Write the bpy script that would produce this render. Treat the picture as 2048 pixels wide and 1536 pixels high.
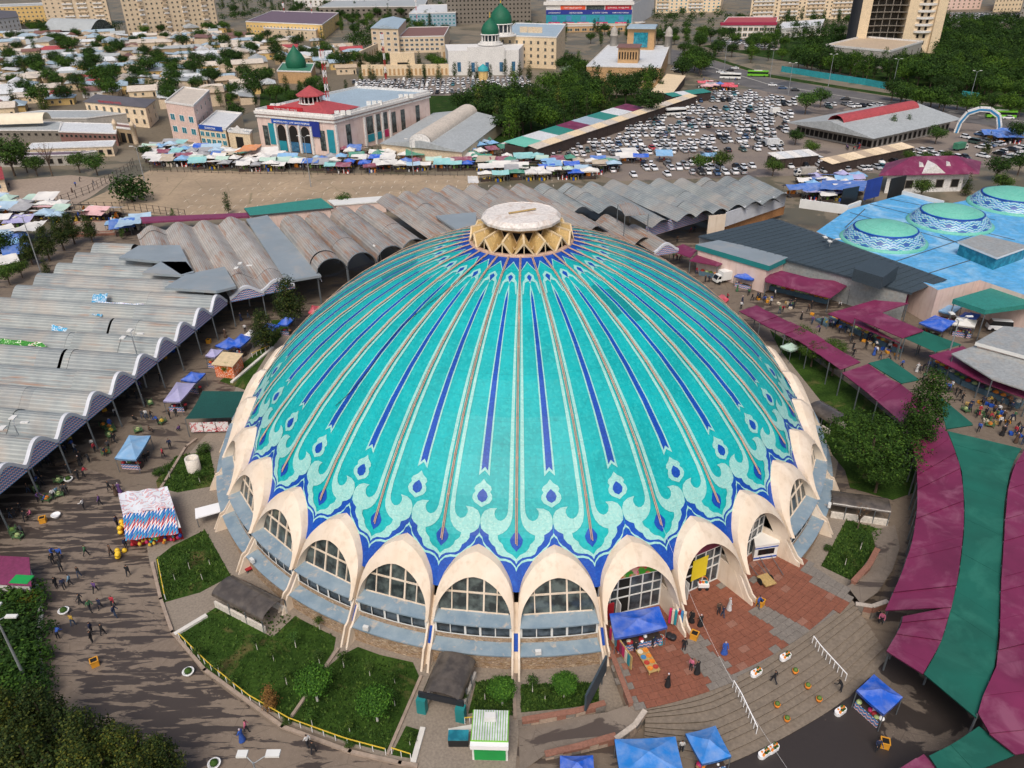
import bpy, bmesh, math, random
from mathutils import Vector, Matrix, noise
random.seed(7)
for o in list(bpy.data.objects): bpy.data.objects.remove(o)
SC = bpy.context.scene
COL = SC.collection
R = math.radians
PI = math.pi
# ---------------------------------------------------------------- camera
FOC, PITCH, ROLL = 1533.76, .518551, .0143209
CX, CY, CZ = -1.4974, -96.5716, 63.9014
cd = bpy.data.cameras.new('camera'); cam = bpy.data.objects.new('camera', cd); COL.objects.link(cam)
cd.sensor_width = 36; cd.lens = FOC/2048*36; cd.clip_start = .5; cd.clip_end = 6000
cam.matrix_world = Matrix.Translation((CX, CY, CZ)) @ Matrix.Rotation(PI/2-PITCH, 4, 'X') @ Matrix.Rotation(-ROLL, 4, 'Z')
SC.camera = cam
# ---------------------------------------------------------------- world, sun, exposure
SUN_EL, SUN_AZ = R(54), R(-100)        # overcast: wide soft sun, behind the camera to the left
w = bpy.data.worlds.new('World'); SC.world = w; w.use_nodes = True
nt = w.node_tree; bg = nt.nodes['Background']
sky = nt.nodes.new('ShaderNodeTexSky'); sky.sky_type = 'NISHITA'; sky.sun_disc = False
sky.sun_elevation = SUN_EL; sky.sun_rotation = PI/2-SUN_AZ
sky.air_density = .9; sky.dust_density = 5.0; sky.ozone_density = .6
nt.links.new(sky.outputs[0], bg.inputs[0]); bg.inputs[1].default_value = .115
sl = bpy.data.lights.new('sun', 'SUN'); sl.energy = 1.5; sl.angle = R(24); sl.color = (1, .95, .88)
so = bpy.data.objects.new('sun', sl); COL.objects.link(so)
d = Vector((math.cos(SUN_EL)*math.cos(SUN_AZ), math.cos(SUN_EL)*math.sin(SUN_AZ), math.sin(SUN_EL)))
so.rotation_euler = d.to_track_quat('Z', 'Y').to_euler(); so.location = (0, 0, 200)
vs = SC.view_settings; SC.display_settings.display_device = 'sRGB'
vs.view_transform = 'Standard'; vs.look = 'None'; vs.exposure = .14; vs.gamma = 1; vs.use_curve_mapping = False
# ---------------------------------------------------------------- helpers
_c, _s, _cr, _sr = math.cos(PITCH), math.sin(PITCH), math.cos(ROLL), math.sin(ROLL)
def g(u, v, z=0.):
    """survey point: where the line of sight of photo point (u, v) meets height z"""
    xr = (u-1024)/FOC; yr = -(v-768)/FOC
    xc = xr*_cr+yr*_sr; yc = -xr*_sr+yr*_cr
    t = (z-CZ)/(-_s+yc*_c)
    return Vector((CX+xc*t, CY+(_c+yc*_s)*t, z))
def pj(p):
    X = p[0]-CX; Y = p[1]-CY; Z = -CZ; zc = Y*_c-Z*_s; yc = Y*_s+Z*_c
    return 1024+FOC*(X*_cr-yc*_sr)/zc, 768-FOC*(X*_sr+yc*_cr)/zc
def part_of(p, box):
    """which part of a pixel box (u0, v0, u1, v1) a ground point lies in"""
    u, v = pj(p); a = (u-box[0])/(box[2]-box[0]); b = (v-box[1])/(box[3]-box[1])
    h = ('far left', 'left', 'centre-left', 'centre', 'centre-right', 'right', 'far right')[max(0, min(6, int(a*7)))]
    return ('back', 'middle', 'front')[max(0, min(2, int(b*3)))]+' row, '+h
def bbox(P): return (min(p[0] for p in P), min(p[1] for p in P), max(p[0] for p in P), max(p[1] for p in P))
def lin(c): return c/12.92 if c <= .04045 else ((c+.055)/1.055)**2.4
def hx(h):
    h = h.lstrip('#'); return tuple(lin(int(h[i:i+2], 16)/255) for i in (0, 2, 4))
class NT:
    def __init__(s, m):
        s.m = m; s.t = m.node_tree; s.b = s.t.nodes['Principled BSDF']
    def n(s, typ, **kw):
        x = s.t.nodes.new('ShaderNode'+typ)
        for k, v in kw.items(): setattr(x, k, v)
        return x
    def l(s, a, b): s.t.links.new(a, b)
    def math(s, op, a, b=None, c=None):
        x = s.n('Math', operation=op)
        for i, v in enumerate((a, b, c)):
            if v is None: continue
            if isinstance(v, (int, float)): x.inputs[i].default_value = v
            else: s.l(v, x.inputs[i])
        return x.outputs[0]
    def mix(s, f, a, b, mode='MIX'):
        x = s.n('Mix', data_type='RGBA', blend_type=mode)
        for i, v in ((0, f), (6, a), (7, b)):
            if isinstance(v, (int, float)): x.inputs[i].default_value = v
            elif isinstance(v, tuple): x.inputs[i].default_value = (*v[:3], 1)
            else: s.l(v, x.inputs[i])
        return x.outputs[2]
    def ramp(s, f, stops):
        x = s.n('ValToRGB'); e = x.color_ramp.elements
        while len(e) < len(stops): e.new(.5)
        for k, (p, c) in zip(e, stops):
            k.position = p; k.color = (*c[:3], 1) if isinstance(c, tuple) else (c, c, c, 1)
        s.l(f, x.inputs[0]); return x.outputs[0]
    def noise(s, vec, scale, detail=4, rough=.55, dist=0):
        x = s.n('TexNoise'); x.inputs['Scale'].default_value = scale; x.inputs['Detail'].default_value = detail
        x.inputs['Roughness'].default_value = rough; x.inputs['Distortion'].default_value = dist
        if vec is not None: s.l(vec, x.inputs['Vector'])
        return x.outputs['Fac']
    def voro(s, vec, scale, out='Color', feature='F1'):
        x = s.n('TexVoronoi', feature=feature); x.inputs['Scale'].default_value = scale
        if vec is not None: s.l(vec, x.inputs['Vector'])
        return x.outputs[out]
    def pos(s): return s.n('NewGeometry').outputs['Position']
    def obj(s): return s.n('TexCoord').outputs['Object']
    def mapped(s, vec, scale=(1, 1, 1), rot=(0, 0, 0), loc=(0, 0, 0)):
        x = s.n('Mapping'); x.inputs['Scale'].default_value = scale; x.inputs['Rotation'].default_value = rot; x.inputs['Location'].default_value = loc
        s.l(vec, x.inputs['Vector']); return x.outputs[0]
    def bump(s, h, strength=.3, dist=.05):
        x = s.n('Bump'); x.inputs['Strength'].default_value = strength; x.inputs['Distance'].default_value = dist
        s.l(h, x.inputs['Height']); s.l(x.outputs[0], s.b.inputs['Normal'])
    def base(s, c): s.l(c, s.b.inputs['Base Color'])
MC = {}
def mk(name):
    m = bpy.data.materials.new(name); m.use_nodes = True; MC[name] = m; return NT(m)
def tone(t, c, k): return tuple(min(1, x*k) for x in c)
def mat(name, col=None, rough=.8, var=.18, scale=.6, fine=0, bump=0, metal=0., objcol=False, dirt=None, spec=.5, space='pos', alpha=1):
    """plain material with blotchy variation; col is a hex string"""
    if name in MC: return MC[name]
    t = mk(name); c = hx(col or '#ffffff')
    t.b.inputs['Roughness'].default_value = rough; t.b.inputs['Metallic'].default_value = metal
    t.b.inputs['Specular IOR Level'].default_value = spec
    v = t.pos() if space == 'pos' else t.obj()
    f = t.noise(v, scale, 5, .6)
    f = t.ramp(f, [(.3, 0.), (.7, 1.)])
    o = t.mix(f, tone(t, c, 1-var), tone(t, c, 1+var))
    if fine:
        q = t.noise(v, fine, 3, .6); o = t.mix(.5, o, t.ramp(q, [(.3, tone(t, c, .6)), (.7, tone(t, c, 1.35))]))
    if objcol:
        oc = t.n('ObjectInfo').outputs['Color']; o = t.mix(1., o, oc, 'MULTIPLY')
    if dirt:
        dn = t.noise(v, dirt[1], 6, .65, 1.2); o = t.mix(t.math('MULTIPLY', t.ramp(dn, [(.5, 0.), (.68, 1.)]), dirt[2]), o, hx(dirt[0]))
    t.base(o)
    if bump: t.bump(t.noise(v, bump, 3), .4, .04)
    return t.m
class MB:
    """collects shapes, links them as one mesh object"""
    def __init__(s): s.v = []; s.f = []; s.m = []; s.sm = []
    def add(s, vs_, fs, mi=0, smooth=False):
        b = len(s.v); s.v += [tuple(x) for x in vs_]; s.f += [tuple(b+i for i in f) for f in fs]
        s.m += [mi]*len(fs); s.sm += [smooth]*len(fs); return s
    def box(s, x0, y0, z0, x1, y1, z1, mi=0):
        return s.add([(x0, y0, z0), (x1, y0, z0), (x1, y1, z0), (x0, y1, z0), (x0, y0, z1), (x1, y0, z1), (x1, y1, z1), (x0, y1, z1)],
                     [(0, 3, 2, 1), (4, 5, 6, 7), (0, 1, 5, 4), (1, 2, 6, 5), (2, 3, 7, 6), (3, 0, 4, 7)], mi)
    def prism(s, poly, z0, z1, mi=0, mtop=None, bottom=True):
        n = len(poly); a = sum(poly[i][0]*poly[(i+1) % n][1]-poly[(i+1) % n][0]*poly[i][1] for i in range(n))
        if a < 0: poly = poly[::-1]
        zt = z1 if callable(z1) else (lambda x, y: z1)
        zb = z0 if callable(z0) else (lambda x, y: z0)
        vv = [(p[0], p[1], zb(p[0], p[1])) for p in poly]+[(p[0], p[1], zt(p[0], p[1])) for p in poly]
        s.add(vv, [tuple(range(n, 2*n))], mi if mtop is None else mtop)
        b = len(s.v)-2*n
        fs = [(i, (i+1) % n, n+(i+1) % n, n+i) for i in range(n)]
        if bottom: fs.append(tuple(range(n-1, -1, -1)))
        s.f += [tuple(b+i for i in f) for f in fs]; s.m += [mi]*len(fs); s.sm += [False]*len(fs); return s
    def bar(s, a, b, w, h=None, mi=0):
        """box-section bar from a to b"""
        a = Vector(a); b = Vector(b); h = h or w; d = (b-a)
        if d.length < 1e-6: return s
        d.normalize(); up = Vector((0, 0, 1)) if abs(d.z) < .95 else Vector((1, 0, 0))
        x = d.cross(up).normalized()*w/2; y = x.cross(d).normalized()*h/2
        vv = [a-x-y, a+x-y, a+x+y, a-x+y, b-x-y, b+x-y, b+x+y, b-x+y]
        return s.add(vv, [(0, 1, 2, 3), (7, 6, 5, 4), (0, 4, 5, 1), (1, 5, 6, 2), (2, 6, 7, 3), (3, 7, 4, 0)], mi)
    def tube(s, pts, rad, n=8, mi=0, caps=True, smooth=True):
        pts = [Vector(p) for p in pts]; rr = rad if isinstance(rad, (list, tuple)) else [rad]*len(pts)
        vv = []; k = len(pts)
        for i, p in enumerate(pts):
            d = (pts[min(i+1, k-1)]-pts[max(i-1, 0)]).normalized()
            up = Vector((0, 0, 1)) if abs(d.z) < .9 else Vector((1, 0, 0))
            x = d.cross(up).normalized(); y = x.cross(d)
            for j in range(n):
                a = 2*PI*j/n; vv.append(p+(x*math.cos(a)+y*math.sin(a))*rr[i])
        fs = [(i*n+j, i*n+(j+1) % n, (i+1)*n+(j+1) % n, (i+1)*n+j) for i in range(k-1) for j in range(n)]
        s.add(vv, fs, mi, smooth)
        if caps: s.add(vv[:n], [tuple(range(n))], mi); s.add(vv[-n:], [tuple(range(n-1, -1, -1))], mi)
        return s
    def lathe(s, prof, n=24, mi=0, c=(0, 0, 0), smooth=True, a0=0, a1=2*PI):
        full = abs(a1-a0-2*PI) < 1e-6; m = n if full else n+1; vv = []
        for r, z in prof:
            for j in range(m):
                a = a0+(a1-a0)*j/n; vv.append((c[0]+r*math.cos(a), c[1]+r*math.sin(a), c[2]+z))
        fs = [(i*m+j, i*m+(j+1) % m, (i+1)*m+(j+1) % m, (i+1)*m+j) for i in range(len(prof)-1) for j in range(n)]
        return s.add(vv, fs, mi, smooth)
    def grid(s, P, mi=0, smooth=False):
        """P: rows of points"""
        n = len(P[0]); vv = [p for row in P for p in row]
        return s.add(vv, [(i*n+j, i*n+j+1, (i+1)*n+j+1, (i+1)*n+j) for i in range(len(P)-1) for j in range(n-1)], mi, smooth)
    def mesh(s, name, mats):
        me = bpy.data.meshes.new(name); me.from_pydata(s.v, [], s.f)
        for m in (mats if isinstance(mats, (list, tuple)) else [mats]): me.materials.append(m)
        me.polygons.foreach_set('material_index', s.m); me.polygons.foreach_set('use_smooth', s.sm); me.update(); return me
    def build(s, name, mats, parent=None, loc=None, rz=0): return put(s.mesh(name, mats), name, parent, loc, rz)
def put(me, name, parent=None, loc=None, rz=0, sc=None, color=None):
    o = bpy.data.objects.new(name, me); COL.objects.link(o)
    if parent: o.parent = parent
    if loc is not None: o.location = loc
    if rz: o.rotation_euler = (0, 0, rz)
    if sc is not None: o.scale = (sc, sc, sc) if isinstance(sc, (int, float)) else sc
    if color: o.color = (*color, 1)
    return o
def tag(o, label=None, cat=None, group=None, kind=None):
    if label: o['label'] = label
    if cat: o['category'] = cat
    if group: o['group'] = group
    if kind: o['kind'] = kind
    return o
def thing(name, label, cat, loc=(0, 0, 0), rz=0, group=None):
    o = bpy.data.objects.new(name, None); COL.objects.link(o); o.location = loc; o.rotation_euler = (0, 0, rz)
    o.empty_display_size = .2
    return tag(o, label, cat, group)
def copy_tree(o, parent=None, color=None):
    c = o.copy(); COL.objects.link(c); c.parent = parent
    if color: c.color = (*color, 1)
    for ch in o.children: copy_tree(ch, c, color)
    return c
def centroid(P): return sum((Vector(p) for p in P), Vector())/len(P)
def inpoly(x, y, P):
    r = False; n = len(P)
    for i in range(n):
        a, b = P[i], P[i-1]
        if (a[1] > y) != (b[1] > y) and x < (b[0]-a[0])*(y-a[1])/(b[1]-a[1])+a[0]: r = not r
    return r
def sheet(name, px, z, m, parent=None, label=None, thick=None, zpx=0.):
    """a ground sheet whose outline is given as survey points at height zpx"""
    P = [g(u, v, zpx) for u, v in px]; b = MB(); b.prism([(p.x, p.y) for p in P], z-(thick or .3), z, 0, None, False)
    o = b.build(name, m, parent)
    if not parent: tag(o, kind='structure')
    return o
def curve(P, n=6):
    """Catmull-Rom through points (any dimension)"""
    out = []; k = len(P)
    for i in range(k-1):
        p0, p1, p2, p3 = P[max(i-1, 0)], P[i], P[i+1], P[min(i+2, k-1)]
        for j in range(n):
            t = j/n
            out.append(tuple(.5*((2*b)+(-a+c)*t+(2*a-5*b+4*c-e)*t*t+(-a+3*b-3*c+e)*t**3) for a, b, c, e in zip(p0, p1, p2, p3)))
    out.append(tuple(P[-1])); return out
# ---------------------------------------------------------------- materials of the setting
def ground_mat(name, dry, wet, amount, scale=.05, stretch=(1, 1, 1), rot=0, speck='#8d8072', big=.0):
    t = mk(name); v = t.pos(); mv = t.mapped(v, stretch, (0, 0, rot))
    n1 = t.noise(mv, scale, 7, .62, .6); n1 = t.math('ADD', n1, t.math('MULTIPLY', t.math('SUBTRACT', t.noise(v, .035, 3, .5), .5), big)); n2 = t.noise(v, 1.7, 4, .6); n3 = t.noise(v, .09, 4)
    c = t.mix(t.ramp(n2, [(.35, 0.), (.7, 1.)]), tone(t, hx(dry), .86), tone(t, hx(dry), 1.1))
    c = t.mix(t.ramp(n3, [(.4, 0.), (.62, .55)]), c, hx(speck))
    f = t.ramp(n1, [(amount, 0.), (amount+.02, 1.)])
    jn = t.voro(v, .22, 'Distance', 'DISTANCE_TO_EDGE'); c = t.mix(t.math('MULTIPLY', t.ramp(jn, [(.0, 1.), (.012, 0.)]), .35), c, hx(wet)); sp_ = t.noise(v, 11, 2, .5); c = t.mix(t.ramp(sp_, [(.66, 0.), (.72, .35)]), c, hx('#c0b4a6'))
    c = t.mix(t.math('MULTIPLY', f, .92), c, hx(wet)); t.base(c)
    t.l(t.math('SUBTRACT', .85, t.math('MULTIPLY', f, .35)), t.b.inputs['Roughness'])
    t.bump(t.noise(v, 6, 3), .15, .02)
    return t.m
GM = {}
GM['market'] = ground_mat('market_asphalt', '#736658', '#473d36', .55, .45, (.45, 1.4, 1), R(-12), '#7f7264', .5)
GM['wet'] = ground_mat('wet_asphalt', '#7d6f62', '#3f3733', .495, .75, (.26, 1.5, 1), R(-22), '#877969', .5)
GM['dark'] = ground_mat('dark_wet_asphalt', '#655a50', '#302a28', .43, .16, (1, 1, 1))
GM['lane'] = ground_mat('lane_asphalt', '#746a60', '#4e443e', .58, .18, (.5, 1.5, 1))
GM['park'] = ground_mat('car_park_asphalt', '#7d726a', '#5d534e', .56, .05)
GM['road'] = ground_mat('road_asphalt', '#5c5a5a', '#4a4747', .58, .05, (1, 1, 1), 0, '#74706e')
GM['city'] = ground_mat('dusty_ground', '#776d5d', '#5f5a48', .50, .05, (1, 1, 1), 0, '#857a66')
def lot_mat():
    t = mk('old_concrete'); v = t.pos()
    c = t.mix(t.ramp(t.noise(v, .06, 6, .6), [(.35, 0.), (.65, 1.)]), hx('#98866f'), hx('#b19b80'))
    c = t.mix(t.ramp(t.noise(v, .9, 4), [(.45, 0.), (.7, .5)]), c, hx('#857766'))
    x = t.voro(v, .09, 'Distance', 'DISTANCE_TO_EDGE'); cr = t.ramp(x, [(.0, 1.), (.012, 0.)])
    c = t.mix(t.math('MULTIPLY', cr, .55), c, hx('#5f5d3c')); t.base(c); t.b.inputs['Roughness'].default_value = .9; return t.m
GM['lot'] = lot_mat()
def grass_mat(name, a, b, c3):
    t = mk(name); v = t.pos()
    c = t.mix(t.ramp(t.noise(v, .35, 6, .65), [(.35, 0.), (.68, 1.)]), hx(a), hx(b))
    c = t.mix(t.ramp(t.noise(v, 3.5, 4, .7), [(.42, 0.), (.66, .75)]), c, tone(t, hx(a), .5))
    c = t.mix(t.ramp(t.noise(v, .22, 5, .6, .5), [(.58, 0.), (.68, .8)]), c, hx(c3)); t.base(c)
    t.b.inputs['Roughness'].default_value = .95; t.b.inputs['Specular IOR Level'].default_value = .1
    t.bump(t.noise(v, 9, 4, .7), .8, .12); return t.m
GM['grass'] = grass_mat('lawn_grass', '#2b4318', '#466226', '#6d6540')
GM['rough_grass'] = grass_mat('rough_grass', '#243a16', '#38521f', '#565236')
mat('paving', '#8b8073', .85, .12, .5, 4)
mat('pale_paving', '#b7aca0', .85, .12, .4, 4)
mat('kerb_white', '#d8d4cc', .7, .1, .8)
mat('kerb_stone', '#a08f80', .85, .2, 1.5)
mat('dirt_sand', '#b39b80', .95, .15, .3, 2)
# ---------------------------------------------------------------- ground
b = MB(); n = 40
P = [[(-2600+5200*i/n, -400+4200*j/n, -.06) for i in range(n+1)] for j in range(n+1)]
tag(b.grid(P).build('ground', GM['city']), kind='structure')
# market yard all round the dome
sheet('market_yard', [(-500, 1720), (-420, 700), (-80, 470), (330, 462), (480, 600), (900, 480), (1300, 470), (1360, 440), (1700, 540), (2080, 560), (2350, 700), (2500, 1720)], -.03, GM['market'])
sheet('wet_lane', [(-60, 1010), (75, 900), (240, 960), (300, 1110), (345, 1270), (410, 1350), (560, 1462), (790, 1530), (1000, 1556), (1000, 1680), (300, 1700), (-250, 1560)], -.022, GM['wet'])
sheet('dark_yard', [(1440, 1534), (1560, 1478), (1700, 1393), (1790, 1290), (2200, 1300), (2250, 1750), (1400, 1750)], -.022, GM['dark'])
# old parking lot of bare concrete
lot = sheet('old_parking_lot', [(228, 376), (300, 340), (960, 351), (955, 375), (720, 412), (660, 418), (480, 432), (330, 430), (120, 425)], -.02, GM['lot'])
sheet('dirt_yard', [(-60, 365), (0, 362), (140, 350), (232, 358), (180, 395), (110, 428), (-60, 420)], -.016, mat('dirt_yard_ground', '#9b8b7c', .95, .12, .1, 1.2))
b = MB()
mat('worn_paint', '#cfc3b0', .8, .2, 1.5)
A0, A1, A2 = g(420, 363), g(935, 357), g(420, 418)
ex = (A1-A0).normalized(); ey = Vector((-ex.y, ex.x, 0))*-1
for row in range(6):
    for i in range(34):
        p = A0+ex*(i*3.3+random.uniform(-.1, .1))+ey*(row*6.1+2)
        if random.random() < .18: continue
        q = p+ey*2.2; b.bar((p.x, p.y, -.012), (q.x, q.y, -.012), .18, .004)
        if random.random() < .6: b.bar((p.x, p.y, -.0125), (p.x+ex.x*.9, p.y+ex.y*.9, -.0125), .16, .003)
b.build('bay_markings', MC['worn_paint'], lot)
# car park
cpk = sheet('car_park', [(1045, 318), (1180, 262), (1330, 200), (1400, 182), (1520, 178), (1760, 215), (2060, 262), (2060, 330), (1760, 345), (1560, 352), (1240, 362), (1180, 345)], -.018, GM['park'])
sheet('mosque_car_park', [(700, 158), (1060, 150), (1065, 190), (720, 192)], -.018, GM['park'])
sheet('mall_car_park', [(1440, 62), (1560, 58), (1560, 100), (1430, 100)], -.018, GM['park'])
sheet('far_car_park', [(1870, 25), (2060, 25), (2060, 48), (1870, 48)], -.018, GM['park'])
rd = sheet('avenue', [(1320, 92), (1420, 118), (1536, 156), (1700, 182), (1850, 205), (2120, 236), (2120, 268), (1800, 228), (1640, 203), (1536, 184), (1400, 150), (1290, 112)], -.012, GM['road'])
b = MB()
for e0, e1 in (((1420, 133), (1536, 168)), ((1536, 168), (1760, 204)), ((1760, 204), (2100, 250))):
    p, q = g(*e0, .0), g(*e1, .0); b.bar((p.x, p.y, -.006), (q.x, q.y, -.006), .5, .004)
b.build('lane_line', mat('road_paint', '#c9c5ba', .7, .1), rd)
sheet('verge', [(1420, 112), (1536, 148), (1700, 175), (1850, 197), (2120, 226), (2120, 233), (1850, 203), (1700, 180), (1536, 154), (1420, 117)], -.008, GM['rough_grass'])
sheet('park_lawn', [(1400, 92), (1560, 120), (1700, 150), (1800, 180), (2100, 214), (2100, 55), (1900, 60), (1560, 75)], -.024, GM['rough_grass'])
sheet('mosque_garden', [(520, 175), (700, 190), (1110, 190), (1330, 190), (1180, 258), (1010, 300), (870, 240), (520, 240)], -.026, GM['rough_grass'])
sheet('old_town_ground', [(-60, 60), (520, 60), (700, 120), (720, 170), (520, 215), (330, 300), (-60, 300)], -.028, mat('old_town_earth', '#6e6453', .95, .2, .06, .8))
# ---------------------------------------------------------------- lawns and paths round the dome
def lawn(px, z=.03): return sheet('lawn', px, z, GM['grass'])
sheet('dome_apron', [(285, 1040), (330, 960), (420, 860), (470, 780), (505, 690), (560, 670), (1033, 700), (1560, 690), (1660, 760), (1690, 850), (1660, 1010), (1760, 1020), (1790, 1075), (1710, 1185), (1300, 1415), (1040, 1440), (1030, 1545), (832, 1535), (780, 1520), (560, 1440), (420, 1345), (345, 1266), (300, 1130)], .006, MC['paving'])
lawn([(312, 963), (352, 912), (420, 903), (432, 962), (428, 972), (355, 985), (315, 975)])
lawn([(312, 1118), (345, 1092), (410, 1060), (436, 1105), (462, 1152), (400, 1185), (325, 1206)])
lawn([(350, 1275), (372, 1255), (436, 1212), (500, 1250), (545, 1275), (590, 1232), (600, 1238), (672, 1275), (668, 1300), (655, 1320), (575, 1440), (480, 1385), (405, 1330)])
lawn([(685, 1310), (716, 1294), (760, 1310), (826, 1325), (838, 1352), (775, 1505), (690, 1483), (582, 1442), (612, 1398), (660, 1330)])
lawn([(812, 1452), (846, 1462), (828, 1518), (783, 1510)])
lawn([(952, 1366), (1024, 1352), (1025, 1432), (1018, 1425), (948, 1425), (936, 1428)])
lawn([(1042, 1370), (1196, 1366), (1198, 1408), (1120, 1418), (1042, 1425)])
lawn([(1692, 1040), (1766, 1060), (1752, 1098), (1704, 1162), (1642, 1132), (1668, 1085)])
lawn([(1640, 880), (1690, 940), (1700, 975), (1785, 1000), (1828, 985), (1830, 930), (1800, 850), (1700, 770), (1600, 700), (1540, 660), (1560, 700), (1640, 800)])
lawn([(440, 762), (520, 700), (545, 640), (590, 640), (540, 700), (490, 780)])
# raised kerbs (white) and the low retaining walls
def kerb(px, m, w=.35, h=.35, name='kerb', label=None):
    pts = [g(u, v) for u, v in px]; b = MB()
    for p, q in zip(pts, pts[1:]):
        d = (q-p).normalized()*w*.45; b.bar((p.x-d.x, p.y-d.y, h/2), (q.x+d.x, q.y+d.y, h/2), w, h)
    return tag(b.build(name, m), kind='structure')
for k in ([(354, 1269), (410, 1235)], [(845, 1462), (828, 1523)], [(75, 1175), (82, 1230), (78, 1290), (84, 1380)], [(902, 1465), (945, 1457)], [(465, 765), (545, 697)]):
    kerb(k, MC['kerb_white'], .5, .3)
for k in ([(305, 1128), (322, 1200), (345, 1266), (410, 1342), (565, 1455), (700, 1505), (800, 1528), (832, 1533)], [(285, 1040), (330, 965), (372, 895), (392, 880)]):
    kerb(k, MC['kerb_stone'], .35, .25)
kerb([(842, 1355), (776, 1508)], MC['kerb_stone'], .3, .2); kerb([(676, 1300), (578, 1442)], MC['kerb_stone'], .3, .2)
kerb([(1028, 1352), (1030, 1436)], MC['kerb_stone'], .3, .2)
# ---------------------------------------------------------------- raised entrance plaza with stone paving, steps and ramp
PZ_ = 1.5
mat('red_stone', '#85523f', .7, .22, .7, 5, space='pos'); mat('grey_stone', '#7d766e', .75, .2, .7, 5); mat('pink_stone', '#8f6453', .75, .2, .7, 5)
mat('step_stone', '#7f7365', .85, .15, .9, 3); mat('shaded_riser', '#2b2420', .9, .15, .9)  # risers darker than the treads: shade under each nosing put into the colour
plz_px = [(1206, 1262), (1258, 1412), (1292, 1414), (1400, 1388), (1500, 1340), (1600, 1275), (1702, 1203), (1690, 1172), (1640, 1140), (1600, 1118), (1500, 1050), (1350, 1080), (1230, 1160)]
plz = sheet('plaza', plz_px, PZ_-.05, MC['grey_stone'], None, None, 1.6, PZ_)
pp = [tuple(g(u, v, PZ_).xy) for u, v in plz_px]
# pavers laid in courses that fan out from the arches
slab = MB(); slab.box(-.5, -.5, -.04, .5, .5, .03)
slm = {k: slab.mesh('paver', MC[k]) for k in ('red_stone', 'grey_stone', 'pink_stone')}
rng = random.Random(5); pav = []
for ri in range(38):
    rr = 38.2+ri*.78
    for ai in range(150):
        az = R(-84)+ai*1.1/rr+(ri % 2)*.55/rr
        if az > R(-22): break
        x, y = rr*math.cos(az), rr*math.sin(az)
        if not inpoly(x, y, pp): continue
        k = (math.degrees(az)+91.99)/12; fk = k-round(k-.5)-.5      # offset from the middle of its bay
        red = abs(fk) < .36 if rr > 44 else True
        mm = 'red_stone' if red else 'grey_stone'
        q = rng.random()
        if q < .05 and red: mm = 'pink_stone'
        elif q < .06: mm = 'grey_stone'
        pav.append((math.hypot(x-CX, y-CY), x, y, az, mm))
pav.sort()
for i, (dd, x, y, az, mm) in enumerate(pav[:300]):
    o = put(slm[mm], 'paver', plz, (x, y, PZ_-.02+rng.uniform(-.006, .01)), az-PI/2); o.scale = (1.07, .75, 1)
b = MB()
for dd, x, y, az, mm in pav[300:]:
    cA, sA = math.cos(az-PI/2), math.sin(az-PI/2); z = PZ_-.02
    q = [(-.535, -.375), (.535, -.375), (.535, .375), (-.535, .375)]; mi = ['red_stone', 'grey_stone', 'pink_stone'].index(mm)
    b.prism([(x+cA*u-sA*v, y+sA*u+cA*v) for u, v in q], z-.04, z+.03, mi, None, False)
if b.v: tag(b.build('far_pavers', [MC['red_stone'], MC['grey_stone'], MC['pink_stone']], plz), kind='stuff')
# steps
top = curve([(1292, 1414), (1400, 1388), (1500, 1340), (1600, 1275), (1706, 1200)], 5)
bot = curve([(1440, 1533), (1500, 1508), (1590, 1462), (1690, 1398), (1778, 1312)], 5)
T = [g(u, v, PZ_) for u, v in top]; B = [g(u, v, 0) for u, v in bot]
T[0:1] = [g(1292, 1414, PZ_)]
steps = tag(MB().box(-.01, -.01, -.5, .01, .01, -.4).build('plaza_steps', MC['step_stone']), kind='structure')
B[0] = g(1288, 1490, 0); B = [B[0]]+[g(1350, 1510, 0), g(1440, 1533, 0)]+B[1:]
def resample(P, n):
    L = [0]
    for p, q in zip(P, P[1:]): L.append(L[-1]+(q-p).length)
    out = []
    for i in range(n):
        s = L[-1]*i/(n-1); k = max(j for j in range(len(L)) if L[j] <= s+1e-9); k = min(k, len(P)-2)
        f = (s-L[k])/max(1e-9, L[k+1]-L[k]); out.append(P[k].lerp(P[k+1], f))
    return out
T = resample(T, 26); B = resample(B, 26); NS = 9
fr = [0, .07, .15, .24, .40, .52, .62, .72, .86, 1.0]
for i in range(NS):
    b = MB(); z1 = PZ_-.02-(i+.6)*PZ_/NS
    f0, f1 = fr[i], fr[i+1]
    rows = [[(t.x*(1-f)+q.x*f, t.y*(1-f)+q.y*f) for t, q in zip(T, B)] for f in (f0-.01, f1)]
    for j in range(25):
        a0, a1, b0, b1 = rows[0][j], rows[0][j+1], rows[1][j], rows[1][j+1]
        b.add([(*a0, z1), (*b0, z1), (*b1, z1), (*a1, z1)], [(0, 1, 2, 3)], 0)
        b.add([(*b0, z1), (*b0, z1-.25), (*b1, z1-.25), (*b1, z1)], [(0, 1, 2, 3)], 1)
        nz = (Vector(b0)-Vector(a0)).normalized()*.05
        b.add([(b0[0]+nz.x, b0[1]+nz.y, z1+.012), (b0[0]+nz.x, b0[1]+nz.y, z1-.03), (b1[0]+nz.x, b1[1]+nz.y, z1-.03), (b1[0]+nz.x, b1[1]+nz.y, z1+.012), (b0[0]-nz.x, b0[1]-nz.y, z1+.012), (b1[0]-nz.x, b1[1]-nz.y, z1+.012)], [(0, 1, 2, 3), (4, 0, 3, 5)], 0)
    b.build('step', [MC['step_stone'], MC['shaded_riser']], steps)
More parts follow.
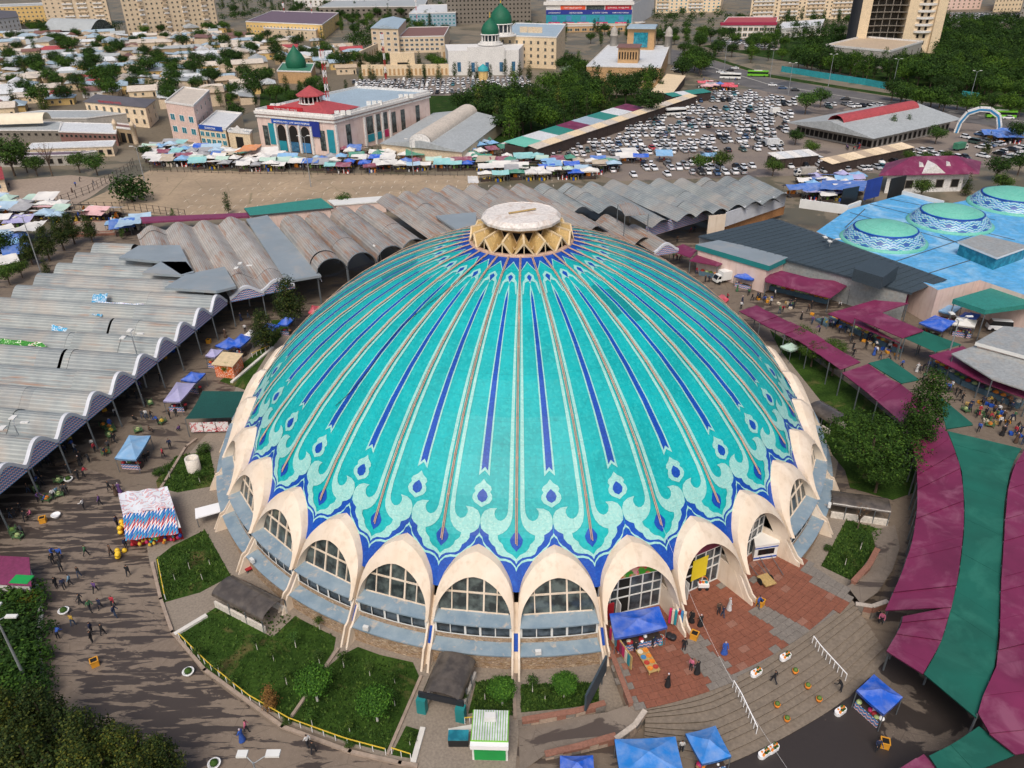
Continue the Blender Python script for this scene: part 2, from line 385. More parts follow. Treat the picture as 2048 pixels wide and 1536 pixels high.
# side ramps of plain asphalt with stone-faced cheek walls
def ramp(px_lo, px_hi, m):
    """two edges running from the yard up to the plaza"""
    b = MB(); n = len(px_lo)
    rows = []
    for i in range(n):
        z = .02+(PZ_-.08)*max(0, min(1, (i-.6)/(n-1.6))); rows.append((g(*px_lo[i], z), g(*px_hi[i], z)))
    b.grid([[tuple(a), tuple(c)] for a, c in rows]); return tag(b.build('ramp', m), kind='structure')
ramp([(1040, 1545), (1090, 1510), (1180, 1490), (1255, 1466), (1296, 1418)], [(1036, 1440), (1090, 1436), (1160, 1432), (1215, 1424), (1262, 1408)], GM['lane'])
ramp([(1790, 1050), (1800, 1095), (1785, 1140), (1755, 1185), (1722, 1208)], [(1742, 1060), (1752, 1098), (1738, 1130), (1718, 1160), (1694, 1172)], GM['lane'])
mat('facing_stone', '#a5917f', .85, .3, 1.2, 3)
def cheek(px, z0, z1, cap, wd=.45, name='retaining_wall', lab=None):
    """low stone wall; each facing stone is a block of its own"""
    pts = [g(u, v, (z0+z1)/2) for u, v in px]; n = len(pts)
    w_ = thing(name, lab, 'wall', (pts[0].x, pts[0].y, 0)); inv = -Vector((pts[0].x, pts[0].y, 0))
    zt = [z0+(z1-z0)*i/(n-1) for i in range(n)]; b = MB()
    for i in range(n-1):
        p, q = pts[i]+inv, pts[i+1]+inv
        b.add([(p.x, p.y, zt[i])], [], 0)
        d = (q-p); L = d.xy.length; dn = Vector((d.x, d.y, 0)).normalized(); sd = Vector((-dn.y, dn.x, 0))*wd/2
        m = max(1, round(L/.9))
        for j in range(m):
            a = p+dn*(L*j/m+.015); c = p+dn*(L*(j+1)/m-.015); za = zt[i]+(zt[i+1]-zt[i])*(j+.5)/m
            for (zz0, zz1) in ((-.4, za*.5-.01), (za*.5+.01, za)):
                k = MB(); k.prism([(a-sd)[:2], (c-sd)[:2], (c+sd)[:2], (a+sd)[:2]], zz0, zz1)
                k.build('stone', MC[rng.choice(('facing_stone', 'facing_stone', 'pink_stone', 'grey_stone'))], w_)
        k = MB(); e = sd*1.25; k.bar((p.x, p.y, zt[i]+.05), (q.x, q.y, zt[i+1]+.05), wd*1.25, .1); k.build('coping', MC[cap], w_)
    return w_
cheek([(1044, 1436), (1095, 1430), (1150, 1424), (1210, 1410)], .7, 1.3, 'pink_stone', .45, 'retaining_wall', 'low stone-faced wall between the small lawn and the asphalt ramp')
cheek([(1090, 1506), (1160, 1492), (1232, 1474)], .5, .9, 'pink_stone', .5, 'retaining_wall', 'pink-capped wall along the lower edge of the asphalt ramp by the blue tents')
cheek([(1232, 1474), (1270, 1450), (1290, 1425)], .9, 1.5, 'pale_paving', .4, 'retaining_wall', 'curved pale-capped wall where the ramp meets the plaza steps')
cheek([(1712, 1205), (1745, 1213), (1775, 1205)], 1.5, 1.9, 'pale_paving', .4, 'retaining_wall', 'curved wall end beside the maroon market roof at the top of the steps')
cheek([(1756, 1095), (1738, 1130), (1706, 1166)], 1.2, 1.6, 'pink_stone', .5, 'retaining_wall', 'low pink stone wall round the lawn right of the dome entrance')
cheek([(1222, 1300), (1240, 1350), (1262, 1408)], 1.7, 1.9, 'pink_stone', .4, 'retaining_wall', 'narrow stone planter wall at the left edge of the entrance plaza')
# ---------------------------------------------------------------- the great market dome
def mosaic(name, a, b, c3, tile=4, rough=.45):
    t = mk(name); v = t.pos()
    big = t.ramp(t.noise(v, .16, 5, .6), [(.32, 0.), (.68, 1.)])
    c = t.mix(big, hx(a), hx(b))
    q = t.voro(v, tile); sp = t.n('SeparateColor'); t.l(q, sp.inputs[0])
    c = t.mix(t.math('MULTIPLY', t.ramp(sp.outputs[0], [(.55, 0.), (.9, 1.)]), .34), c, hx(c3))
    c = t.mix(t.math('MULTIPLY', t.ramp(sp.outputs[1], [(.7, 0.), (.95, 1.)]), .22), c, tone(t, hx(a), .6))
    m = t.ramp(t.noise(v, .9, 4, .7, .4), [(.58, 0.), (.74, .5)])
    c = t.mix(m, c, hx(c3)); 
    d_ = t.ramp(t.noise(v, .45, 5, .7, .8), [(.6, 0.), (.72, .4)]); c = t.mix(d_, c, tone(t, hx(a), .62))
    sx = t.n('SeparateXYZ'); t.l(v, sx.inputs[0]); cb_ = t.n('CombineXYZ'); t.l(t.math('MULTIPLY', t.math('ARCTAN2', sx.outputs[1], sx.outputs[0]), 46.), cb_.inputs[0]); t.l(t.math('MULTIPLY', sx.outputs[2], .16), cb_.inputs[1])
    c = t.mix(t.ramp(t.noise(cb_.outputs[0], 1.3, 5, .65), [(.55, 0.), (.8, .42)]), c, tone(t, hx(a), .6)); fr_ = t.math('ABSOLUTE', t.math('SUBTRACT', t.math('FRACT', t.math('MULTIPLY', sx.outputs[2], .62)), .5)); c = t.mix(t.ramp(fr_, [(.0, .28), (.02, 0.)]), c, tone(t, hx(a), .4))
    t.base(c); t.b.inputs['Roughness'].default_value = rough; t.b.inputs['Specular IOR Level'].default_value = .35
    t.bump(t.voro(v, 5, 'Distance'), .15, .03); return t.m
mosaic('mosaic_teal', '#029da0', '#05b2b6', '#34c2be'); mosaic('mosaic_pale', '#88c4be', '#9bd2cc', '#bfdfd3', 6); mosaic('mosaic_blue', '#0c3f98', '#0a4cb2', '#2464c0', 6)
def plaster(name, c, c2, rust='#a98a6c'):
    t = mk(name); v = t.pos(); o = t.mix(t.ramp(t.noise(v, .5, 5), [(.35, 0.), (.7, 1.)]), hx(c), hx(c2))
    mv = t.mapped(v, (1.2, 1.2, .15)); o = t.mix(t.ramp(t.noise(mv, 1.1, 5, .6), [(.52, 0.), (.78, .6)]), o, hx(rust))
    o = t.mix(t.ramp(t.noise(v, 2.2, 6, .7), [(.6, 0.), (.85, .35)]), o, tone(t, hx(rust), .75))
    t.base(o); t.b.inputs['Roughness'].default_value = .75; t.bump(t.noise(v, 3, 4), .15, .05); return t.m
plaster('cream_plaster', '#dccab4', '#e6d8c6', '#bda88d'); plaster('pink_plaster', '#d9bfb4', '#e2cdc3', '#a98f82')
def ledge_mat():
    t = mk('ledge_metal'); v = t.pos(); o = t.mix(t.ramp(t.noise(v, .5, 6, .65), [(.35, 0.), (.65, 1.)]), hx('#7c93a3'), hx('#98a9b3'))
    o = t.mix(t.ramp(t.noise(v, .8, 6, .7, .6), [(.56, 0.), (.66, .85)]), o, hx('#c3b7a8')); t.base(o)
    t.b.inputs['Roughness'].default_value = .5; t.b.inputs['Metallic'].default_value = .15; return t.m
ledge_mat()
def brick_mat(name, a, b_, mortar, sc=1.):
    t = mk(name); x = t.n('TexBrick'); tc = t.n('UVMap'); t.l(tc.outputs[0], x.inputs['Vector'])
    x.inputs['Scale'].default_value = sc; x.inputs['Color1'].default_value = (*hx(a), 1); x.inputs['Color2'].default_value = (*hx(b_), 1); x.inputs['Mortar'].default_value = (*hx(mortar), 1)
    x.inputs['Mortar Size'].default_value = .03; x.inputs['Brick Width'].default_value = .55; x.inputs['Row Height'].default_value = .22; x.inputs['Bias'].default_value = -.1
    v = t.pos(); o = t.mix(.35, x.outputs[0], t.ramp(t.voro(v, 2.5), [(0, hx('#8a7358')), (1, hx('#d8c0a2'))])); t.base(o); t.b.inputs['Roughness'].default_value = .9
    t.bump(x.outputs['Fac'], .5, -.04); return t.m
def stone_clad():
    t = mk('stone_cladding'); v = t.mapped(t.pos(), (1, 1, 2.2)); q = t.voro(v, 3.2); sp = t.n('SeparateColor'); t.l(q, sp.inputs[0])
    o = t.ramp(sp.outputs[0], [(0, hx('#8d7252')), (.4, hx('#b3987a')), (.7, hx('#a08a78')), (1, hx('#cdb89c'))])
    e = t.voro(v, 3.2, 'Distance', 'DISTANCE_TO_EDGE'); o = t.mix(t.ramp(e, [(.02, .7), (.07, 0.)]), o, hx('#5f5043')); t.base(o)
    t.b.inputs['Roughness'].default_value = .9; t.bump(e, .6, .08); return t.m
stone_clad()
def glass_mat(name, c, rough=.08, c2=None):
    t = mk(name); v = t.pos(); o = t.mix(t.ramp(t.noise(v, .9, 4), [(.4, 0.), (.65, 1.)]), hx(c), hx(c2 or c)); t.base(o)
    t.b.inputs['Roughness'].default_value = rough; t.b.inputs['Specular IOR Level'].default_value = .7; return t.m
glass_mat('dark_glass', '#2c3234', .07, '#5d6866'); glass_mat('window_glass', '#30383e', .1, '#566069'); glass_mat('blue_glass', '#2e5878', .08, '#4d7fa0'); glass_mat('teal_glass', '#1d6a7c', .08, '#2f8fa0')
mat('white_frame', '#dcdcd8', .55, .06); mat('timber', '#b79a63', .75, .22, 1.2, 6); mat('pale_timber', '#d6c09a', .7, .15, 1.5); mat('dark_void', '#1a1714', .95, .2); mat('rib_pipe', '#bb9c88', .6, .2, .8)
mat('white_roofing', '#dcd6d0', .7, .08, .5, 3, dirt=('#b59a85', .5, .6))
# profile: arc length s (0 at the rib ends) to radius and height
_a1, _a0 = math.atan2(.299+.3546, 1), math.atan2(.8263+.3546, .1827)
_tab = []
for i in range(401):
    t_ = i/400; a_ = _a1+(_a0-_a1)*t_; r_ = 37*(1.1946-.018*math.sin(PI*t_)); _tab.append((r_*math.cos(a_), 37*-.3546+r_*math.sin(a_)))
_ss = [0.]
for p_, q_ in zip(_tab, _tab[1:]): _ss.append(_ss[-1]+math.hypot(q_[0]-p_[0], q_[1]-p_[1]))
STOP = _ss[-1]
def prof0(s):
    if s <= 0: return (37+(-s)*.5503, 11.06+s*.8350)
    i = min(399, next(k for k in range(400) if _ss[k+1] >= min(s, STOP-1e-9))); f = (s-_ss[i])/(_ss[i+1]-_ss[i])
    return tuple(_tab[i][k]*(1-f)+_tab[i+1][k]*f for k in (0, 1))
NODES = [-5, 0.6, 4.6, 8.9, 13.2, 17.5, 21.8, 25.8, 29.4, 32.8, 35.2, STOP]
_np = [prof0(s) for s in NODES]
def prof(s):
    i = max(j for j in range(len(NODES)-1) if NODES[j] <= s+1e-9 or j == 0); f = (s-NODES[i])/(NODES[i+1]-NODES[i])
    return tuple(_np[i][k]*(1-f)+_np[i+1][k]*f for k in (0, 1))
HS = R(6)
def surf(a, s, off=0.):
    """a: half-sectors from a rib lying along +X; flat facets between ribs"""
    r, z = prof(s); sg = 1 if a >= 0 else -1; f = abs(a)/2
    x = r*((1-f)+f*math.cos(2*HS)); y = sg*r*f*math.sin(2*HS)
    s2 = .05; r2, z2 = prof(s+s2) if s+s2 < STOP else prof(s-s2); dr, dz = (r2-r, z2-z) if s+s2 < STOP else (r-r2, z-z2)
    L = math.hypot(dr, dz); nr, nz = dz/L, -dr/L; am = sg*HS if f > 1e-6 else 0
    return (x+off*nr*math.cos(am), y+off*nr*math.sin(am), z+off*nz)
def patch(polys, off, cuts=True):
    """flat outlines in (a, s) laid on the faceted shell"""
    bm = bmesh.new()
    for P in polys:
        vv = [bm.verts.new((a, s, 0)) for a, s in P]
        try: bm.faces.new(vv)
        except ValueError: pass
    geo = lambda: bm.verts[:]+bm.edges[:]+bm.faces[:]
    for s in NODES[1:-1]: bmesh.ops.bisect_plane(bm, geom=geo(), plane_co=(0, s, 0), plane_no=(0, 1, 0))
    bmesh.ops.bisect_plane(bm, geom=geo(), plane_co=(0, 0, 0), plane_no=(1, 0, 0))
    bmesh.ops.triangulate(bm, faces=bm.faces[:])
    b = MB(); bm.verts.index_update()
    b.add([surf(v.co.x, v.co.y, off) for v in bm.verts], [[v.index for v in f.verts] for f in bm.faces]); bm.free()
    return b
def mir(P): return [(-a, s) for a, s in P][::-1]
SCROLL = [(.105, 32.2), (.105, 3.44), (.121, 2.65), (.174, 1.94), (.268, 1.39), (.381, 1.03), (.505, .81), (.487, .4), (.438, .17), (.361, -.06), (.333, -.41), (.241, -.8), (.099, -1.03), (0, -1.43), (0, -1.94), (.039, -1.62), (.159, -1.34), (.38, -1.24), (.482, -1.05), (.535, -.7), (.557, -.39), (.652, -.13), (.739, .33), (.744, .8), (.873, 1.05), (.963, 1.38), (.992, 1.92), (.998, 2.31), (.975, 2.71), (.907, 3.16), (.758, 3.47), (.55, 3.55), (.613, 3.25), (.624, 2.93), (.584, 2.54), (.517, 2.33), (.431, 2.28), (.336, 2.49), (.273, 2.84), (.24, 3.28), (.225, 4.5), (.225, 29.6)]
DROP = [(0, 1.39), (.079, 1.08), (.141, .69), (.172, .46), (.161, .14), (.12, -.21), (.058, -.44), (0, -.7)]
LINE = [(0, -2.4), (.039, -2.13), (.138, -1.74), (.279, -1.58), (.418, -1.59), (.541, -1.29), (.645, -.91), (.708, -.65), (.792, -.43), (.879, -.01), (.917, .45), (.961, .6), (1.0, .75)]
MED = [(0, 6.45), (.09, 6.03), (.22, 5.72), (.262, 5.4), (.217, 5.12), (.28, 4.8), (.292, 4.4), (.222, 4.0), (.1, 3.75), (0, 3.52)]
MDR = [(0, 5.43), (.115, 5.03), (.157, 4.64), (.112, 4.24), (0, 4.01)]
full = lambda P: P+[(-a, s) for a, s in P[::-1] if a > 1e-4]
# bay elements are drawn about the bay's middle (b) and shifted to the rib at its left
bay = lambda P: [(1+b_, s) for b_, s in P]
ARCH_O = [(0, 10.9), (.307, 10.43), (.55, 9.75), (.70, 9.05), (.83, 8.3), (.91, 7.4), (.945, 6.4), (.95, 5.4), (.95, 4.45)]
ARCH_L = [(0, 9.17), (.15, 9.08), (.285, 8.88), (.46, 8.45), (.605, 7.9), (.745, 7.15), (.835, 6.4), (.88, 5.6), (.90, 4.45)]
DEL_L = [1.65, 1.64, 1.6, 1.52, 1.42, 1.3, 1.2, 1.08, 1.0]
cone = lambda z: 37+(11.06-z)*.659
cut = [(b_, (z-11.06)/.835-.35) for b_, z in ARCH_O[:6]]+[(1.0, -4.75)]
panel_P = [(2, STOP), (0, STOP), (0, cut[-1][1])]+[(1-b_, s) for b_, s in cut[-2::-1]]+[(1+b_, s) for b_, s in cut[1:]]
me_panel = patch([panel_P], 0).mesh('dome_panel', MC['mosaic_teal'])
# the panel runs on to a blue skirt below the scrolls
sk = [(a, s) for a, s in SCROLL[14:27]]
skirt = [(0, -1.7)]+[(a, s+.02) for a, s in sk]+[(1.0, cut[0][1])]+[(1-b_, s) for b_, s in cut[1:]]
me_skirt = patch([skirt, mir(skirt)], .035).mesh('blue_skirt', MC['mosaic_blue'])
me_scroll = patch([SCROLL, mir(SCROLL)], .07).mesh('scroll', MC['mosaic_pale'])
me_drop = patch([full(DROP)], .05).mesh('leaf_drop', MC['mosaic_blue'])
lo = [(a, s-.13) for a, s in LINE]; hi = [(a, s+.1) for a, s in LINE]; lo[0] = (0, -2.72); hi[-1] = (1.0, .95)
me_line = patch([lo+hi[::-1], mir(lo+hi[::-1])], .07).mesh('outline', MC['mosaic_pale'])
me_med = patch([bay(full(MED))], .05).mesh('medallion', MC['mosaic_pale']); me_mdr = patch([bay(full(MDR))], .085).mesh('medallion_drop', MC['mosaic_blue'])
me_sb = patch([bay([(0, 31.4), (-.15, 29.6), (-.165, 6.78), (0, 7.35), (.165, 6.78), (.15, 29.6)])], .05).mesh('stripe_border', MC['mosaic_pale'])
me_st = patch([bay([(0, 30.3), (-.095, 28.5), (-.105, 7.3), (0, 7.72), (.105, 7.3), (.095, 28.5)])], .085).mesh('stripe', MC['mosaic_blue'])
me_um = patch([bay([(0, 33.6), (.5, 32.9), (.48, 32.3), (.72, 31.7), (.76, 29.6), (.66, 29.6), (.5, 31.6), (.15, 31.9), (0, 31.35), (-.15, 31.9), (-.5, 31.6), (-.66, 29.6), (-.76, 29.6), (-.72, 31.7), (-.48, 32.3), (-.5, 32.9)])], .052).mesh('upper_medallion', MC['mosaic_pale'])
me_uk = patch([bay([(0, 33.05), (.27, 32.6), (0, 31.65), (-.27, 32.6)])], .085).mesh('kite', MC['mosaic_blue'])
me_ub = patch([bay([(-1, STOP), (-1, 33.6), (-.85, 34.0), (0, 35.8), (.85, 34.0), (1, 33.6), (1, STOP)])], .04).mesh('upper_band', MC['mosaic_blue'])
me_ul = patch([bay([(-1, 33.6), (-.85, 34.0), (0, 35.8), (.85, 34.0), (1, 33.6), (1, 33.35), (.85, 33.75), (0, 35.5), (-.85, 33.75), (-1, 33.35)])], .06).mesh('band_edge', MC['mosaic_pale'])
b = MB()
for sd in (-.075, .075):
    pts = [surf(0, s, .17) for s in NODES if 0 < s < STOP]; pts = [surf(0, -.05+(.15 if sd < 0 else 0), .2)]+pts+[surf(0, STOP-.02, .17)]
    b.tube([(p[0], p[1]+sd, p[2]) for p in pts], .058, 6)
for s in NODES[2:-1]:
    p = surf(0, s, .17); b.box(p[0]-.06, -.15, p[2]-.1, p[0]+.06, .15, p[2]+.04)
me_rib = b.mesh('rib', MC['rib_pipe'])
# arch hoods, drawn about the +X axis
def cp(b_, z, dl):
    r = cone(z)+dl; a = b_*HS; return (r*math.cos(a), r*math.sin(a), z)
AO = curve(ARCH_O, 2); AL = curve([(*p, q) for p, q in zip(ARCH_L, DEL_L)], 2)
def hood():
    b = MB(); n = len(AO)
    for sg in (1, -1):
        P0, P1, P2, P3 = [], [], [], []
        for i in range(n):
            f = i/(n-1)
            P0.append(cp(sg*AO[i][0], AO[i][1], -.5)); P1.append(cp(sg*AO[i][0], AO[i][1], .95-.2*f))
            P2.append(cp(sg*AL[i][0], AL[i][1], AL[i][2])); P3.append(cp(sg*AL[i][0], AL[i][1]+.02, AL[i][2]-2.2))
        mid = [tuple(p*.5+q*.5 for p, q in zip(A, B_)) for A, B_ in zip(P1, P2)]
        mid = [(m[0]*(1+.0045*(1-i/(n-1))), m[1]*(1+.0045*(1-i/(n-1))), m[2]+.12*(1-i/(n-1))) for i, m in enumerate(mid)]
        b.grid([P0, P1] if sg > 0 else [P1, P0]); b.grid([P1, mid, P2] if sg > 0 else [P2, mid, P1], 0, True); b.grid([P2, P3] if sg > 0 else [P3, P2], 0, True)
        b.add([P0[-1], P1[-1], P2[-1], P3[-1]], [(0, 1, 2, 3), (3, 2, 1, 0)])
    return b
me_hood = hood().mesh('arch', MC['cream_plaster'])
def fin(sg, deep=1.4, z0=0.):
    b = MB(); a0, a1 = sg*.905*HS, sg*.95*HS
    pr = [(cone(4.6)+.75, 4.6), (cone(4.6)+.35, 4.35), (cone(2.3)+.35, 2.3), (cone(2.1)+.75, 2.05), (cone(z0)+.45, z0), (cone(z0)-deep-1.5, z0), (cone(4.6)-deep, 4.6)]
    V = [(r*math.cos(a), r*math.sin(a), z) for a in (a0, a1) for r, z in pr]; n = len(pr)
    b.add(V, [tuple(range(n)), tuple(range(2*n-1, n-1, -1))]+[(i, n+i, n+(i+1) % n, (i+1) % n) for i in range(n)]); return b
me_fin = {1: fin(1).mesh('pier', MC['cream_plaster']), -1: fin(-1).mesh('pier', MC['cream_plaster'])}
me_finD = {1: fin(1, 5., 1.45).mesh('pier', MC['cream_plaster']), -1: fin(-1, 5., 1.45).mesh('pier', MC['cream_plaster'])}
def arcband(prof_, b0, b1, n=8, mi=0):
    b = MB(); b.grid([[(r*math.cos((b0+(b1-b0)*i/n)*HS), r*math.sin((b0+(b1-b0)*i/n)*HS), z) for i in range(n+1)] for r, z in prof_], mi); return b
me_l1 = arcband([(42.25, 4.72), (42.25, 4.88), (40.5, 5.14)], -.9, .9).mesh('ledge', MC['ledge_metal'])
me_l2 = arcband([(43.45, 2.02), (43.45, 2.18), (41.85, 2.42)], -.9, .9).mesh('ledge', MC['ledge_metal'])
me_base = arcband([(43.2, -.2), (43.2, 2.05)], -.9, .9).mesh('stone_base', MC['stone_cladding']); me_strip = arcband([(41.9, 2.3), (41.9, 3.12)], -.9, .9).mesh('stone_band', MC['stone_cladding'])
me_gap = arcband([(43.7, 0), (40.9, 4.4), (39.9, 6.0)], -.1, .1, 2).mesh('gap_strip', MC['cream_plaster'])
me_gapb = arcband([(42.6, 1.9), (41.6, 3.4)], -.06, .06, 2).mesh('blue_tile_strip', MC['mosaic_blue'])
# second-floor window band
def winband():
    fr = MB(); gl = []
    W = .88
    for i in range(5):
        b0 = -W+2*W*i/5+.012; b1 = -W+2*W*(i+1)/5-.012
        gl.append(arcband([(41.82, 3.2), (41.78, 4.62)], b0, b1, 2).mesh('pane', MC['window_glass']))
    fr.v += []; k = arcband([(41.95, 4.58), (42.0, 4.75)], -.9, .9); fr.add(k.v, k.f); k = arcband([(41.95, 3.08), (41.95, 3.24)], -.9, .9); fr.add(k.v, k.f)
    for i in range(6):
        bb = -W+2*W*i/5; wd = .026 if i in (0, 2, 3, 5) else .012; k = arcband([(41.96, 3.1), (41.92, 4.7)], bb-wd, bb+wd, 1); fr.add(k.v, k.f)
    return fr.mesh('window_frame', MC['white_frame']), gl
me_wf, me_wp = winband()
# upper pointed window
rg = lambda z: 40.55-(z-5.1)*.30
AR = [(b_*HS*39.8*1.0, z-.02) for b_, z in ARCH_L if z > 5]+[(.895*HS*39.8, 5.05)]
outline = [(-x, z) for x, z in AR[::-1]]+AR[1:]
def clip(P, ax, val, keep_ge):
    out = []; n = len(P)
    for i in range(n):
        p, q = P[i], P[(i+1) % n]; ip = (p[ax] >= val) == keep_ge or p[ax] == val; iq = (q[ax] >= val) == keep_ge or q[ax] == val
        if ip: out.append(p)
        if ip != iq:
            t_ = (val-p[ax])/(q[ax]-p[ax]); out.append(tuple(a*(1-t_)+c*t_ for a, c in zip(p, q)))
    return out
XS = [-9, -2.35, -.75, .95, 2.3, 9]; ZS = [0, 7.15, 20]
mp = lambda x, z, o=0.: (rg(z)+o, x, z)
me_up = []
for i in range(5):
    for j in range(2):
        P = outline
        for ax, v_, ge in ((0, XS[i]+.06, True), (0, XS[i+1]-.06, False), (1, ZS[j]+.05, True), (1, ZS[j+1]-.05, False)): P = clip(P, ax, v_, ge) if P else P
        if len(P) > 2 and max(p[0] for p in P)-min(p[0] for p in P) > .2: me_up.append(MB().add([mp(x, z) for x, z in P], [tuple(range(len(P)))]).mesh('pane', MC['dark_glass']))
b = MB()
for x in XS[1:-1]:
    zt = max(z for xx, z in clip(clip(outline, 0, x-.01, True), 0, x+.01, False)); b.bar(mp(x, 5.05, .05), mp(x, zt, .05), .17 if abs(x) < 1.5 else .1, .16)
xm = max(x for x, z in clip(clip(outline, 1, 7.1, True), 1, 7.2, False)); b.bar(mp(-xm, 7.15, .06), mp(xm, 7.15, .06), .15, .14)
b.bar(mp(-3.5, 5.12, .05), mp(3.5, 5.12, .05), .14, .12)
me_uf = b.mesh('window_frame', MC['cream_plaster'])
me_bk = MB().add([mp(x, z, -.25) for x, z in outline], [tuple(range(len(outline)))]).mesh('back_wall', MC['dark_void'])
# entrance shop fronts
mat('banner_maroon', '#6d2440', .7, .2, 1.5); mat('yellow_sheet', '#e8d02a', .6, .08); mat('red_panel', '#a3222c', .6, .15)
def flower_banner():
    t = mk('flower_banner'); v = t.obj(); sp = t.n('SeparateXYZ'); t.l(v, sp.inputs[0])
    o = t.ramp(t.math('MULTIPLY', t.math('SUBTRACT', sp.outputs[2], 7.3), .5), [(0, hx('#3f9a2c')), (.3, hx('#7fc23a')), (.45, hx('#2c87c8')), (1, hx('#1f6fb8'))])
    q = t.voro(v, 1.6); s2 = t.n('SeparateColor'); t.l(q, s2.inputs[0]); fl = t.ramp(s2.outputs[1], [(0, hx('#e8a030')), (.4, hx('#d8402c')), (.7, hx('#c860b0')), (1, hx('#f0d840'))])
    o = t.mix(t.ramp(t.noise(v, .8, 2), [(.47, 0.), (.53, 1.)]), o, fl); t.base(o); return t.m
flower_banner()
DOME = thing('market_dome', 'huge turquoise mosaic dome of the covered market, ringed by cream pointed arches', 'market dome')
RIB0 = R(-91.993)
PORT = (1, 2, 3)
mosaic('mosaic_dark_teal', '#028085', '#058b8f', '#229a98'); mosaic('mosaic_light_teal', '#12a3a5', '#20afae', '#52bfb6')
me_p3 = patch([bay([(-.85, 24), (-.2, 24.2), (-.2, 29.5), (-.85, 29.2)])], .03).mesh('renewed_patch', MC['mosaic_dark_teal'])
me_p1 = patch([bay([(.2, 22.5), (.85, 22.4), (.85, 28), (.2, 28.2)])], .03).mesh('renewed_patch', MC['mosaic_dark_teal'])
me_p2 = patch([bay([(.2, 17.6), (.8, 17.5), (.8, 21.6), (.2, 21.7)])], .03).mesh('faded_patch', MC['mosaic_light_teal'])
for k in range(30):
    kk = k if k < 15 else k-30
    az = RIB0+2*HS*k
    o = put(me_panel, 'dome_panel', DOME, None, az)
    for me in (me_sb, me_st, me_med, me_mdr, me_um, me_uk, me_ub, me_ul): put(me, me.name.split('.')[0], o)
    if kk in (3, 9, -7): put(me_p1, 'renewed_patch', o); put(me_p3, 'renewed_patch', o)
    if kk in (5, -6, 7): put(me_p2, 'faded_patch', o)
    o = put(me_rib, 'rib', DOME, None, az)
    for me in (me_skirt, me_scroll, me_drop, me_line, me_gap, me_gapb): put(me, me.name.split('.')[0], o)
    a = put(me_hood, 'arch', DOME, None, az+HS)
    fd = me_finD if kk in PORT else me_fin
    for sg in (1, -1): put(fd[sg], 'pier', a)
    if kk in PORT: continue
    for me in (me_l1, me_l2, me_base, me_strip, me_wf, me_uf, me_bk): put(me, me.name.split('.')[0], a)
    for me in me_wp+me_up: put(me, 'pane', a)
    if kk in (-4, -2, 0, 5):
        q = MB().box(43.2, -2.6, 2.5, 43.55, -2.0, 3.0); q.build('air_conditioner', MC['white_frame'], a)
# portals: recessed glazed fronts with doors
for kk in PORT:
    az = RIB0+2*HS*kk+HS; root = thing('shop_front', {1: 'glazed shop front under a flower banner, behind the blue tent in the dome arch', 2: 'shop front with maroon board and yellow sheet inside the open dome arch', 3: 'dark glazed shop front behind the white and blue cart in the dome arch'}[kk], 'shop front', (0, 0, 0), az)
    rr = 38.6
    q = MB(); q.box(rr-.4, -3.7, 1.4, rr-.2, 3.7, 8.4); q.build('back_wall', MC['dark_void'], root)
    q = MB()
    for y in (-3.6, -2.2, -1.4, 0, 1.4, 2.6, 3.6): q.box(rr-.1, y-.06, 1.5, rr, y+.06, 6.6)
    for z in (1.6, 3.9, 5.2, 6.6): q.box(rr-.08, -3.6, z-.06, rr+.02, 3.6, z+.06)
    q.build('window_frame', MC['white_frame'], root)
    for i, (y0, y1) in enumerate(((-3.6, -2.2), (-2.2, -1.4), (0, 1.4), (1.4, 2.6), (2.6, 3.6))):
        for z0, z1 in ((1.6, 3.9), (3.9, 5.2), (5.2, 6.6)): MB().add([(rr-.13, y0, z0), (rr-.13, y1, z0), (rr-.13, y1, z1), (rr-.13, y0, z1)], [(0, 1, 2, 3)]).build('pane', MC['window_glass'], root)
    MB().box(rr+.02, -1.4, 1.5, rr+.9, -1.32, 3.9).build('door', MC['white_frame'], root)
    q = MB(); q.box(rr, -3.3, 6.7, rr+.06, 3.3, 8.3)
    q.build('sign_board', {1: MC['flower_banner'], 2: MC['banner_maroon'], 3: MC['window_glass']}[kk], root)
    if kk == 2: MB().box(rr+.05, -.4, 3.1, rr+.1, 1.7, 6.0).build('yellow_sheet', MC['yellow_sheet'], root)
    if kk == 1: MB().box(rr+.3, -3.5, 1.5, rr+.45, -1.9, 3.8).build('red_panel', MC['red_panel'], root)
